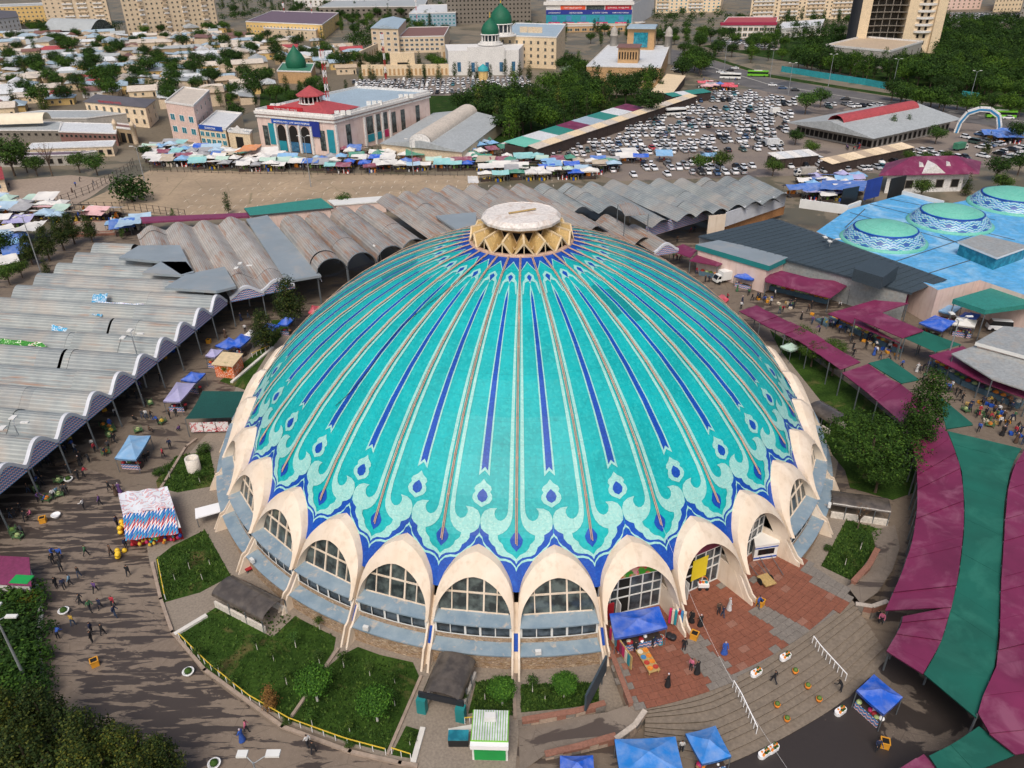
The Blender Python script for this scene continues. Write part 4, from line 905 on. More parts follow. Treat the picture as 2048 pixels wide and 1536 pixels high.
for u, v in ((1593, 518), (1634, 531), (1644, 535), (1683, 547), (1692, 550)):
    p = g(u, v, 4.6); MB().box(-.45, -.3, -.4, .45, .3, .4).build('air_conditioner', MC['white_frame'], dh, (p.x, p.y, 4.6), R(-22))
tb = shed('teal_edged_building', 'flat pale-roofed building with a wide teal fascia beside the market lane', 'building', [(1391, 489), (1437, 480), (1584, 511), (1539, 532)], 6.2, 'flat_metal', 1.1, 'pink_plaster', fascia='teal_fascia') if mat('teal_fascia', '#1f7f80', .6, .1) else None
# blue-roofed hall with three small tiled domes
bz = 7.0
bh = thing('blue_roofed_hall', 'low market hall with a bright blue flat roof carrying patterned domes', 'market hall')
P = [g(u, v, bz) for u, v in ((1633, 463), (1696, 419), (1806, 389), (1885, 410), (1945, 398), (2150, 425), (2200, 520), (2080, 600), (1960, 560), (1876, 580), (1800, 540))]
b = MB(); b.prism([(p.x, p.y) for p in P], 0, bz, 1, 0); b.build('roof', [MC['cobalt_sheet'], MC['pink_plaster']], bh)
for a_, c_ in (((1700, 425), (1985, 505)), ((1740, 408), (2030, 480)), ((1780, 398), (1990, 440)), ((1690, 455), (1730, 418)), ((1770, 530), (1950, 470)), ((1830, 555), (1990, 505)), ((1880, 470), (1990, 520))):
    p, q = g(*a_, bz+.03), g(*c_, bz+.03); MB().bar(p, q, .22, .06).build('roof_seam', MC['dark_edge'], bh)
for a_, c_ in (((1600, 405), (1694, 418)), ((1694, 418), (1720, 408)), ((1804, 388), (1886, 409))):
    p, q = g(*a_, bz), g(*c_, bz); MB().bar((p.x, p.y, bz-.2), (q.x, q.y, bz-.2), .5, 2.2).build('parapet', MC['white_frame'], bh)
mosaic('mint_tiles', '#62b8a4', '#78c6b2', '#93d0bf', 4); 
def lattice_mat():
    t = mk('lattice_tiles'); uv = t.n('UVMap').outputs[0]; sp = t.n('SeparateXYZ'); t.l(uv, sp.inputs[0])
    x, y = sp.outputs[0], sp.outputs[1]; px_ = t.math('PINGPONG', t.math('MULTIPLY', x, 18.), 1.); d_ = t.math('ABSOLUTE', t.math('SUBTRACT', px_, t.math('PINGPONG', t.math('MULTIPLY', y, 2.), 1.)))
    zig = t.math('FRACT', t.math('MULTIPLY', t.math('ADD', y, t.math('MULTIPLY', t.math('PINGPONG', t.math('MULTIPLY', x, 72.), 1.), .12)), 5.))
    fill = t.ramp(zig, [(0, hx('#3f7fb8')), (.35, hx('#6fc0b8')), (.6, hx('#c9dcd8')), (.8, hx('#27569c'))]); fill.node.color_ramp.interpolation = 'CONSTANT'
    c = t.mix(t.ramp(d_, [(.10, 1.), (.14, 0.)]), fill, hx('#8fb4d0')); c = t.mix(t.ramp(d_, [(.6, 0.), (.64, 1.)]), c, hx('#34599c')); t.base(c); t.b.inputs['Roughness'].default_value = .4; return t.m
lattice_mat()
def small_dome(cx_px, left_px, right_px, label):
    c = g(*cx_px, bz); a, b_ = g(*left_px, bz), g(*right_px, bz); rr = (b_-a).xy.length/2; c = (a+b_)/2
    o = thing('tiled_dome', label, 'dome', (c.x, c.y, bz), 0, 'patterned domes on the blue roof')
    b = MB(); b.lathe([(rr, 0), (rr, .25), (rr*.93, .5)], 48, 0); b.build('rim', MC['mint_tiles'], o)
    n = 48; pr = [(rr*.93, .5), (rr*.89, 1.2), (rr*.82, 1.95), (rr*.72, 2.6)]; b = MB(); b.lathe(pr, n, 0); me = b.mesh('lattice_drum', MC['lattice_tiles']); uvl = me.uv_layers.new()
    for pl in me.polygons:
        j0 = pl.index % n; i0 = pl.index//n
        for li, (di, dj) in zip(pl.loop_indices, ((0, 0), (0, 1), (1, 1), (1, 0))): uvl.data[li].uv = ((j0+dj)/n, (i0+di)/3)
    put(me, 'lattice_drum', o)
    b = MB(); b.lathe([(rr*.73, 2.6), (rr*.74, 2.75), (rr*.7, 2.85)], n, 0); b.build('blue_ring', MC['mosaic_blue'], o)
    b = MB(); b.lathe([(rr*.7, 2.8), (rr*.52, 3.4), (rr*.28, 3.8), (.01, 3.95)], n, 0); b.build('cap', MC['mint_tiles'], o)
small_dome((1766, 475), (1681, 478), (1852, 482), 'nearest of three mint-capped patterned domes on the blue roof')
small_dome((1900, 445), (1815, 444), (1983, 448), 'middle of three mint-capped patterned domes on the blue roof')
small_dome((2020, 410), (1937, 408), (2112, 412), 'farthest mint-capped patterned dome on the blue roof, cut by the right edge')
o = shed('glass_penthouse', 'grey-roofed glazed penthouse standing on the blue roof', 'roof pavilion', [(1916, 483), (1962, 469), (2060, 492), (1995, 515)], 9.8, 'ribbed_grey', .4, 'teal_glass', fascia='white_frame')
tilt_roof('green_roof_building', 'building with a green flat roof and white fascia at the right edge', [(1906, 598), (2060, 553), (2120, 600), (1971, 620)], [6.2, 6.2, 6.2, 6.2], 'teal_sheet', .9, 'building')
b = MB(); n = 16; pts = [g(1974+56*math.sin(i/n*PI/2), 545-58*(1-math.cos(i/n*PI/2)), 7+0*i) for i in range(n+1)]
ar = thing('arched_roof', 'dark green arched roof over a pale wall at the right edge', 'building', g(2010, 545, 0)); rr_ = 7.5
b.grid([[(-rr_*math.cos(PI*i/n), y, 1+7*math.sin(PI*i/n)*1.15) for i in range(n+1)] for y in (0, 10)], 0, True); b.build('roof', mat('dark_green_sheet', '#26423f', .5, .1), ar); ar.rotation_euler.z = R(-50)
b = MB(); b.prism([(-7, .3), (7, .3), (7, 9.5), (-7, 9.5)], 0, 6.5); b.build('wall', MC['pink_plaster'], ar); ar.location += Vector((14, 8, 0))
# billboards
def billboard(label, a, b_, z0, z1, m, zr):
    p, q = g(*a, zr), g(*b_, zr); o = thing('billboard', label, 'billboard', (p.x, p.y, 0)); d = q-p; L = d.xy.length; o.rotation_euler.z = math.atan2(d.y, d.x)
    MB().box(0, -.1, z0, L, .1, z1).build('panel', m, o)
    for x in (.2*L, .8*L): MB().bar((x, .4, 0), (x, .15, z1-.3), .2).build('post', MC['steel'], o)
mat('black_screen', '#1e2226', .4, .1); mat('cobalt_board', '#2446a0', .6, .15)
billboard('black screen billboard at the left edge of the blue roof', (1680, 410), (1712, 404), 4.5, 11, MC['black_screen'], 7); billboard('taller black screen billboard beside the maroon hipped roof', (1776, 388), (1806, 381), 4, 11, MC['black_screen'], 7); billboard('blue hoarding beside the blue tarpaulins near the wave roof', (1730, 386), (1760, 378), 2, 7.5, MC['cobalt_board'], 4)
# right market counters
goods_row('fruit_stall', 'fruit counter under the long maroon awning by the dark grey roof', [(1400, 548), (1530, 575), (1655, 606)], 7)
goods_row('fruit_stall', 'fruit counter in front of the maroon stall roof under the gable end', [(1700, 592), (1740, 602), (1790, 612)], 4)
goods_row('fruit_stall', 'curved fruit counter under the double maroon roof', [(1664, 640), (1720, 668), (1800, 706)], 6); goods_row('fruit_stall', 'fruit counter under the maroon eave of the ribbed grey roof', [(1868, 730), (1930, 770), (2040, 815)], 7)
goods_row('fruit_stall', 'yellow and green produce pile at the corner of the double maroon roof', [(1640, 640), (1660, 652)], 2, 2.2, ['lemons', 'greens'], .5)
# ---------------------------------------------------------------- buildings of the town
for nm, c_ in (('wall_cream', '#dcc7a6'), ('wall_yellow', '#d9b878'), ('wall_beige', '#d2bea2'), ('wall_white', '#dad8d4'), ('wall_grey', '#a9a49c'), ('wall_tan', '#b8946a'), ('wall_pink', '#dcc0b4'), ('wall_peach', '#ecd2b2'), ('concrete', '#7c756b'), ('wall_blue', '#8ea4b4'), ('wall_mud', '#a38e70')):
    mat(nm, c_, .85, .1, .25, 2)
for nm, c_ in (('roof_pale', '#c9beb0'), ('roof_grey', '#a5aaab'), ('roof_blue', '#9db0bd'), ('roof_tan', '#bba78f'), ('roof_red', '#a8484c'), ('roof_white', '#cfd2d4'), ('roof_brown', '#7d5a52'), ('roof_dark', '#5d5b60'), ('roof_violet', '#6c5a66'), ('roof_green', '#3f7d62'), ('dome_green', '#0d5f44'), ('turquoise_paint', '#2f9aa2'), ('bright_red', '#b3222c')):
    mat(nm, c_, .65, .14, .2, 1.5)
def unit_window(name, pane, frame, mull=1):
    b = MB(); b.box(-.5, -.04, -.5, .5, .06, .5, 0); n = mull+1
    for i in range(n): b.add([(-.44+.88*i/n+.02, -.045, -.43), (-.44+.88*(i+1)/n-.02, -.045, -.43), (-.44+.88*(i+1)/n-.02, -.045, .43), (-.44+.88*i/n+.02, -.045, .43)], [(0, 1, 2, 3)], 1)
    return b.mesh(name, [MC[frame], MC[pane]])
WIN = {'w': unit_window('window', 'window_glass', 'white_frame'), 'd': unit_window('window', 'dark_void', 'concrete', 0), 't': unit_window('window', 'teal_glass', 'white_frame'), 'b': unit_window('window', 'dark_glass', 'wall_beige')}
def gable_roof(b, P, h, rise, ov=.4, hip=0., mi=0):
    """P: four corners (local), ridge along the longer side"""
    P = [Vector(p).to_2d() for p in P]
    if (P[1]-P[0]).length < (P[2]-P[1]).length: P = P[1:]+P[:1]
    c = sum(P, Vector((0, 0)))/4; P = [c+(p-c)*(1+2*ov/max(1., (p-c).length*1.4)) for p in P]
    m0, m1 = (P[0]+P[3])/2, (P[1]+P[2])/2; r0, r1 = m0.lerp(m1, hip), m1.lerp(m0, hip)
    V = [(p.x, p.y, h) for p in P]+[(r0.x, r0.y, h+rise), (r1.x, r1.y, h+rise)]+[(p.x, p.y, h-.15) for p in P]
    b.add(V, [(0, 1, 5, 4), (2, 3, 4, 5), (3, 0, 4), (1, 2, 5), (6, 7, 1, 0), (7, 8, 2, 1), (8, 9, 3, 2), (9, 6, 0, 3)], mi)
def bld(name, label, cat, pts, h, wall='wall_cream', roof='roof_grey', zref=0., wins=(), parapet=.6, rk='flat', rise=2.5, group=None, ov=.5):
    W = [g(u, v, zref) for u, v in pts]; A, B, C = W[:3]; D = W[3] if len(W) > 3 else A+C-B; org = Vector((A.x, A.y, 0)); Q = [Vector((p.x, p.y, 0))-org for p in (A, B, C, D)]
    o = thing(name, label, cat, org, 0, group)
    b = MB(); b.prism([(p.x, p.y) for p in Q], -.3, h, 0, None, False); b.build('wall', MC[wall], o)
    b = MB()
    if rk == 'flat':
        c = sum(Q, Vector())/4; 
        for i in range(4):
            p, q = Q[i], Q[(i+1) % 4]; b.bar((p.x, p.y, h+parapet/2-.05), (q.x, q.y, h+parapet/2-.05), .4, parapet+.1, 1)
        b.prism([((p.x-c.x)*.995+c.x, (p.y-c.y)*.995+c.y) for p in Q], h-.1, h+.08, 0)
    else: gable_roof(b, [(p.x, p.y) for p in Q], h, rise, ov, .28 if rk == 'hip' else 0.)
    b.build('roof', [MC[roof], MC['wall_white']], o)
    for e, nx, nz, w_, hh, z0, z1, kind in wins:
        p, q = Q[e], Q[(e+1) % 4]; d = (q-p); rz = math.atan2(d.y, d.x); nrm = Vector((d.y, -d.x, 0)).normalized()
        for i in range(nx):
            for j in range(nz):
                t_ = (i+.5)/nx; pos_ = p+d*t_+nrm*.05; z = z0 if nz == 1 else z0+(z1-z0)*j/(nz-1)
                put(WIN[kind], 'window', o, (pos_.x, pos_.y, z), rz, (w_, 1.4, hh))
    o['_h'] = h; return o, Q
def box_on(o, p, q, t0, t1, z0, z1, out0, out1, name, m):
    """box fixed on the facade p-q: along t0..t1, from out0 to out1 in front of it"""
    d = q-p; nrm = Vector((d.y, -d.x, 0)).normalized(); a, c = p+d*t0, p+d*t1; P = [a+nrm*out0, c+nrm*out0, c+nrm*out1, a+nrm*out1]; b = MB(); b.prism([(v.x, v.y) for v in P], z0, z1)
    return b.build(name, m if not isinstance(m, str) else MC[m], o)
def lettering(o, txt, p, q, t0, z, size, m, out=.3, name='lettering'):
    d = q-p; nrm = Vector((d.y, -d.x, 0)).normalized(); cu = bpy.data.curves.new(name, 'FONT'); cu.body = txt; cu.size = size; cu.extrude = .03; cu.align_x = 'CENTER'
    t = bpy.data.objects.new('tmp', cu); COL.objects.link(t); dg = bpy.context.evaluated_depsgraph_get(); me = bpy.data.meshes.new_from_object(t.evaluated_get(dg)); bpy.data.objects.remove(t)
    me.materials.clear(); me.materials.append(m); k = put(me, name, o, p+d*t0+nrm*out+Vector((0, 0, z))); k.rotation_euler = (PI/2, 0, math.atan2(d.y, d.x)); return k
mat('sign_white', '#f0f0f0', .5, .03); mat('sign_yellow', '#e8c030', .5, .05); mat('sign_blue', '#1f4fa8', .6, .1); mat('sign_teal', '#1f8a9a', .6, .15); mat('sign_magenta', '#c02a62', .6, .1); mat('sign_orange', '#d8542c', .6, .1); mat('sign_navy', '#1d2f86', .6, .1); mat('sign_dark', '#23262c', .6, .1); mat('sign_sky', '#3f7fb0', .6, .15)
# pink shopping hall with the red roof
PM, Q = bld('pink_shopping_hall', 'pink two-storey shopping hall with red pavilion roof and three entrance arches', 'building', [(524, 297), (676, 313), (862, 254)], 13.2, 'pink_plaster', 'roof_blue', 0, [], 1.0)
p0, p1, p2, p3 = Q
for i in range(3):
    t0 = .26+i*.155
    b = MB(); w_ = (p1-p0).length*.105; P = [(-w_/2, 0), (w_/2, 0), (w_/2, 7.5)]+[(w_/2*math.cos(PI*k/10), 7.5+w_*.5*math.sin(PI*k/10)) for k in range(1, 10)]+[(-w_/2, 7.5)]
    d = (p1-p0); nrm = Vector((d.y, -d.x, 0)).normalized(); c = p0+d*(t0+.05)+nrm*.12; b.add([(x, 0, z) for x, z in P], [tuple(range(len(P)))]); o = b.build('arch_opening', MC['dark_void'], PM, c); o.rotation_euler.z = math.atan2(d.y, d.x)
    box_on(PM, p0, p1, t0+.0, t0+.1, .2, 3.6, .14, .22, 'poster', ('sign_teal', 'blue_glass', 'sign_sky')[i])
for t0 in (.235, .39, .545, .7): box_on(PM, p0, p1, t0, t0+.022, 0, 9.6, 0, .9, 'column', 'wall_white')
for t0 in (.06, .80): box_on(PM, p0, p1, t0, t0+.07, 1.5, 8.5, .02, .08, 'tall_window', 'dark_glass')
box_on(PM, p0, p1, .14, .22, 2, 9.5, .05, .12, 'poster', 'sign_teal'); box_on(PM, p0, p1, .9, .985, 1, 9, .05, .12, 'poster', 'sign_teal')
sg = box_on(PM, p0, p1, .2, .74, 9.7, 11.2, .2, .4, 'sign', 'sign_blue'); lettering(PM, 'SHOPPING MALL  L-AN  SAVDO MAJMUASI', p0, p1, .47, 10.1, .85, MC['sign_white'], .46)
box_on(PM, p0, p1, .70, .82, 6.2, 11.5, .3, .5, 'screen', 'sign_navy'); rb = box_on(PM, p0, p1, .14, .60, 13.3, 15.4, -1.2, -.9, 'red_sign', 'bright_red'); lettering(PM, 'ТОРГОВЫЙ ДОМ', p0, p1, .38, 13.9, 1.2, MC['roof_white'], -.8)
for i in range(3):
    box_on(PM, p1, p2, .30+i*.075, .365+i*.075, 4.4, 10.5, .02, .08, 'tall_window', 'dark_glass'); box_on(PM, p1, p2, .30+i*.075, .365+i*.075, 1.6, 4.2, .1, .2, 'poster', ('sign_teal', 'sign_teal', 'sign_magenta')[i])
for t0 in (.10, .56, .66, .83): box_on(PM, p1, p2, t0, t0+.045, 2.2, 9.8, .02, .08, 'tall_window', 'dark_glass')
for t0 in (.0, .27, .375, .45, .53): box_on(PM, p1, p2, t0, t0+.012, 0, 10.8, 0, .6, 'pilaster', 'wall_white')
for e0, e1 in ((p0, p1), (p1, p2)): box_on(PM, e0, e1, -.005, 1.005, 11.4, 12.0, 0, .5, 'cornice', 'wall_white'); box_on(PM, e0, e1, -.008, 1.008, 12.6, 13.5, 0, .8, 'cornice', 'wall_white')
c = p0+(p1-p0)*.5+(p3-p0)*.17; b = MB(); R1_ = [c+(p1-p0)*s*.42+(p3-p0)*t*.15 for s, t in ((-1, -1), (1, -1), (1, 1), (-1, 1))]
cz = 17.2; b.add([(p.x, p.y, 13.8) for p in R1_]+[(c.x-1, c.y, cz), (c.x+1, c.y, cz)], [(0, 1, 5, 4), (1, 2, 5), (2, 3, 4, 5), (3, 0, 4)]); b.build('red_roof', MC['roof_red'], PM)
b = MB(); b.lathe([(4.6, 15.6), (4.8, 15.9), (4.2, 16.0)], 16, 0, c); b.build('pavilion_base', MC['wall_white'], PM)
for k in range(16): MB().tube([c+Vector((4*math.cos(k*PI/8), 4*math.sin(k*PI/8), 15.8)), c+Vector((4*math.cos(k*PI/8), 4*math.sin(k*PI/8), 18.4))], .22, 6).build('pavilion_column', MC['wall_white'], PM)
b = MB(); b.lathe([(5.3, 18.3), (5.3, 18.6), (.05, 21.6)], 8, 0, c, False); b.build('pavilion_roof', MC['roof_red'], PM); b = MB(); b.lathe([(3.0, 15.9), (3.0, 18.5)], 16, 0, c); b.build('pavilion_core', MC['dark_void'], PM)
for t0, s0 in ((.05, .12), (.97, .06), (.9, .42), (.95, .72)):
    q = p0+(p1-p0)*t0+(p3-p0)*s0
    for k in range(3): MB().box(-.8, -.5, 0, .8, .5, 1.5).build('rooftop_unit', MC['white_frame'], PM, (q.x+k*2, q.y+k*.3, 13.4))
# red and white masts
def mast(label, px, h, zref=0., w_=.7):
    p = g(*px, zref); o = thing('radio_mast', label, 'mast', (p.x, p.y, zref))
    n = 8
    for i in range(n):
        b = MB(); z0, z1 = h*i/n, h*(i+1)/n
        for k in range(3):
            a = 2*PI*k/3; a2 = a+2*PI/3; b.bar((w_*math.cos(a), w_*math.sin(a), z0), (w_*math.cos(a), w_*math.sin(a), z1), .16); b.bar((w_*math.cos(a), w_*math.sin(a), z0), (w_*math.cos(a2), w_*math.sin(a2), z1), .1)
        b.build('mast_section', MC['bright_red' if i % 2 else 'sign_white'], o)
    b = MB(); 
    for k in range(4): b.box(-1+k*.5, -.6, h-3, -.7+k*.5, .6, h-.6)
    b.build('antenna', MC['sign_white'], o)
mast('red and white lattice mast on the pink shopping hall roof', (656, 208), 19, 13.2); mast('thin red and white mast beside the mosque wall', (773, 172), 26, 0, .5); mast('red mast behind the beige school block', (835, 62), 26, 0, .5); mast('red and white mast left of the long yellow block', (572, 50), 20, 0, .4); mast('second red and white mast behind the long yellow block', (627, 52), 20, 0, .4); mast('thin red mast in front of the unfinished concrete block', (943, 38), 22, 0, .4)
# low hall with barrel ridge next to it
LH, Q = bld('low_market_hall', 'low grey-roofed hall with a raised barrel ridge beside the pink shopping hall', 'market hall', [(765, 313), (925, 331), (1008, 262)], 4.6, 'wall_beige', 'roof_grey', 0, [], .2, 'gable', 2.4)
m0, m1 = (Q[0]+Q[1])/2, (Q[2]+Q[3])/2; d = (m1-m0); sdv = Vector((-d.y, d.x, 0)).normalized()
b = MB(); b.grid([[tuple(m0+d*t_+sdv*4.0*math.cos(PI*i/10)+Vector((0, 0, 6.2+3.0*math.sin(PI*i/10)))) for i in range(11)] for t_ in (0, .5, 1)], 0, True); b.build('barrel_ridge', MC['roof_pale'], LH)
b = MB(); P = [tuple(m0-d*.004+sdv*3.9*math.cos(PI*i/10)+Vector((0, 0, 4.4+(1.8 if 0 < i < 10 else 0)+3.0*math.sin(PI*i/10)))) for i in range(11)]; b.add(P, [tuple(range(11))]); b.build('gable_end', MC['wall_white'], LH)
# hotel, pink office, gates on the left
HT, Q = bld('yellow_hotel', 'yellow two-storey hotel with red-brown windows and dark hipped roof', 'building', [(180, 243), (300, 256), (318, 238)], 8.2, 'wall_peach', 'roof_dark', 0, [(0, 8, 2, 1.6, 2.1, 2.4, 6.0, 'b'), (1, 2, 2, 1.4, 2.0, 2.4, 6.0, 'b')], .4, 'hip', 1.4)
lettering(HT, 'MEHMONXONA HOTEL', Q[0], Q[1], .45, 8.6, 1.3, MC['bright_red'], .5)
PO, Q = bld('pink_office', 'pale pink three-storey office with blue-framed windows left of the shopping hall', 'building', [(347, 277), (402, 287), (432, 250)], 13.5, 'wall_pink', 'roof_pale', 0, [(0, 3, 2, 3, 2.4, 4, 8.5, 't'), (1, 4, 3, 1.4, 1.6, 3.2, 11, 'w')])
SH, Q = bld('glazed_shop', 'small glazed shop with a blue sign band beside the pink office', 'building', [(405, 290), (458, 297), (490, 262)], 6.6, 'wall_cream', 'roof_white', 0, [(0, 5, 2, 2.2, 1.8, 1.8, 4.4, 't')]); box_on(SH, Q[0], Q[1], .02, .9, 6.0, 7.6, .1, .3, 'sign', 'sign_blue'); lettering(SH, 'DORIXONA', Q[0], Q[1], .45, 6.4, 1, MC['sign_white'], .36)
GT, Q = bld('market_gate', 'cream pointed gateway with a dark arch beside the glazed shop', 'gate', [(462, 297), (505, 302), (510, 296)], 6, 'wall_cream', 'roof_grey', 0, []); box_on(GT, Q[0], Q[1], .33, .66, 0, 4.6, .05, .15, 'gate_opening', 'dark_void'); b = MB(); m = (Q[0]+Q[1])/2; e = (Q[1]-Q[0])*.3; b.add([tuple(m-e+Vector((0, -.2, 6.4))), tuple(m+e+Vector((0, -.2, 6.4))), tuple(m+Vector((0, -.2, 8.8)))], [(0, 1, 2)]); b.build('gable', MC['wall_white'], GT)
BG, Q = bld('brick_gate', 'brown brick double-arched gate with small white towers at the market street', 'gate', [(236, 283), (275, 288), (277, 280)], 5.2, 'wall_mud', 'roof_brown', 0, []); box_on(BG, Q[0], Q[1], .25, .48, 0, 3.6, .04, .12, 'gate_opening', 'dark_void'); box_on(BG, Q[0], Q[1], .6, .8, 0, 3.6, .04, .12, 'gate_opening', 'dark_void')
for t_ in (.05, .95): q = Q[0]+(Q[1]-Q[0])*t_; b = MB(); b.lathe([(.9, 0), (.8, 6.5), (1, 6.6), (.9, 7.4), (.05, 8.6)], 10, 0, q); b.build('gate_tower', MC['wall_beige'], BG)
# grey flat sheds far left
for lab, px, h, wl, rf in (('long grey-roofed warehouse at the far left behind the cream barrel canopy', [(-40, 262), (180, 262), (300, 246)], 5, 'wall_grey', 'roof_grey'), ('low dark-walled warehouse with a flat pale roof left of the brick gate', [(125, 288), (238, 292), (240, 272)], 4.5, 'roof_brown', 'roof_white'), ('long warehouse of grey panel walls behind the trees on the left', [(-40, 285), (126, 286), (130, 268)], 4.6, 'concrete', 'roof_grey')):
    bld('warehouse', lab, 'warehouse', px, h, wl, rf, 0, [(0, 12, 1, 1.2, 1.0, 3.2, 3.2, 'd')], .3)
cb = thing('barrel_canopy', 'cream fabric barrel canopy along the warehouse on the far left', 'canopy'); p, q = g(-20, 262, 3), g(100, 258, 3); d = q-p; sdv = Vector((-d.y, d.x, 0)).normalized()
b = MB(); b.grid([[tuple(p+d*t_+sdv*4*math.cos(PI*i/10)+Vector((0, 0, 3+3.4*math.sin(PI*i/10)))) for i in range(11)] for t_ in (0, .25, .5, .75, 1)], 0, True); b.build('cover', mat('cream_canvas', '#e2d6be', .8, .06, .4), cb)
for lab, px, h, wl, rf in (('maroon-roofed stall row behind the trees left of the bare lot', [(-30, 335), (150, 330), (200, 322)], 3.4, 'wall_grey', 'roof_violet'), ('pale stall row with tin roof behind the trees left of the bare lot', [(60, 318), (230, 312), (236, 300)], 3.4, 'wall_beige', 'roof_white')):
    bld('stall_row', lab, 'building', px, h, wl, rf, 0, [(0, 10, 1, 1.6, 1.8, 1.5, 1.5, 'd')], .2)
bld('guard_house', 'small cream house with a red roof edge cut by the left edge of the photo', 'house', [(-40, 392), (16, 384), (10, 360)], 4.2, 'wall_peach', 'roof_red', 0, [(0, 2, 1, 1.2, 1.2, 2, 2, 'w')], .3, 'gable', 1.2)
# tall apartment slabs
def slab(label, pts, h, wall, nx, nz, sx, zf=3.2, kind='b', bal=()):
    o, Q = bld('apartment_block', label, 'apartment block', pts, h, wall, 'roof_grey', 0, [(0, nx, nz, 1.7, 1.6, 2.2, h-2.2, kind), (1, sx, nz, 1.5, 1.6, 2.2, h-2.2, kind)] if sx else [(0, nx, nz, 1.7, 1.6, 2.2, h-2.2, kind)])
    for t0, t1 in bal:
        for j in range(1, nz): z = 2.2+(h-4.4)*j/(nz-1); box_on(o, Q[0], Q[1], t0, t1, z-1.3, z-.1, 0, 1.2, 'balcony', 'wall_white' if j % 3 else 'wall_beige')
    return o
slab('tall peach apartment slab with a blank end wall, top left', [(258, 74), (438, 58), (439, 54)], 34, 'wall_peach', 18, 9, 0, bal=((.16, .21), (.42, .47), (.62, .67), (.84, .9)))
slab('apartment slab with enclosed balconies behind the arched sports hall, top left', [(98, 54), (224, 50), (225, 46)], 34, 'wall_beige', 10, 9, 0, bal=((.3, .46), (.52, .68), (.78, .92)))
slab('yellow apartment block with white bands at the top left corner', [(-40, 50), (100, 44), (102, 38)], 16, 'wall_yellow', 16, 4, 0)
OB, Q = bld('ornate_building', 'white ornate building with a dark dome roof at the left edge', 'building', [(-40, 76), (46, 64), (40, 50)], 13, 'wall_white', 'roof_dark', 0, [(0, 10, 3, 1.3, 2, 2.5, 9.6, 'b')], .6, 'hip', 4)
SP = thing('sports_hall', 'grey arched-roof sports hall in front of the apartment slabs', 'hall', g(160, 66)); b = MB(); n = 12; b.grid([[(-30+60*j/8, -14+28*(i/n), 3+9*math.sin(PI*i/n)) for i in range(n+1)] for j in range(9)], 0, True); b.build('roof', MC['roof_grey'], SP); b = MB()
for x in (-30, 30): b.add([(x, -14+28*(i/n), 3+9*math.sin(PI*i/n)) for i in range(n+1)]+[(x, 14, 0), (x, -14, 0)], [tuple(range(n+3))])
b.build('end_wall', MC['dark_glass'], SP); SP.rotation_euler.z = R(-24)
o, Q = bld('long_block', 'long yellow three-storey block with a violet roof, upper left', 'building', [(496, 72), (648, 80), (680, 52)], 11, 'wall_yellow', 'roof_violet', 0, [(0, 22, 2, 1.3, 1.4, 4, 8, 'w'), (1, 5, 3, 1.6, 1.6, 2.5, 9, 'b')]); o2, Q2 = bld('annexe_block', 'tan annexe with strip windows in front of the long yellow block', 'building', [(530, 76), (634, 82), (656, 66)], 7.5, 'wall_beige', 'roof_white', 0, [(1, 3, 2, 3, 1.4, 2, 5.4, 'b'), (0, 8, 2, 1.6, 1.4, 2, 5.4, 'b')])
bld('school_block', 'beige four-storey school block with a light gable roof behind the mosque garden', 'building', [(746, 106), (800, 108), (815, 84)], 16, 'wall_beige', 'roof_blue', 0, [(0, 4, 4, 2.6, 1.7, 2.5, 13, 'w')], .4, 'gable', 2)
bld('school_wing', 'lower beige wing of the school block, half hidden by trees', 'building', [(800, 106), (890, 104), (900, 82)], 10, 'wall_beige', 'roof_brown', 0, [(0, 9, 3, 2.4, 1.6, 2.2, 8, 'w')])
bld('office_block', 'grey-blue glazed office block behind the trees, top centre', 'building', [(820, 54), (912, 52), (920, 32)], 11, 'wall_blue', 'roof_white', 0, [(0, 12, 3, 2.4, 2.2, 2.4, 8.6, 't')])
bld('long_office', 'long low grey office behind the trees, left of the unfinished block', 'building', [(640, 36), (850, 34), (856, 18)], 10, 'concrete', 'roof_grey', 0, [(0, 20, 2, 3, 2, 3, 7, 'd')])
bld('pavilion_block', 'white columned block at the top edge left of the unfinished block', 'building', [(590, 14), (760, 12), (765, 2)], 12, 'wall_white', 'roof_blue', 0, [(0, 18, 3, 2.4, 2.2, 2.5, 9, 'b')])
slab('unfinished concrete frame block with rows of empty openings, top centre', [(896, 50), (1062, 46), (1060, 22)], 26, 'concrete', 22, 7, 0, kind='d')
o, Q = bld('white_block', 'pale cream four-storey block with a flat roof between mosque and brick madrasa', 'building', [(1000, 132), (1112, 138), (1130, 104)], 17, 'wall_cream', 'roof_blue', 0, [(0, 8, 4, 1.6, 2.0, 3, 14, 'b'), (1, 5, 4, 1.6, 1.8, 3, 14, 'b')])
for t_ in (.35, .5, .62): q = Q[0]+(Q[1]-Q[0])*t_+(Q[3]-Q[0])*.3; MB().box(-2.4, -1.5, 0, 2.4, 1.5, 3.2).build('roof_house', MC['wall_beige'], o, (q.x, q.y, 17))
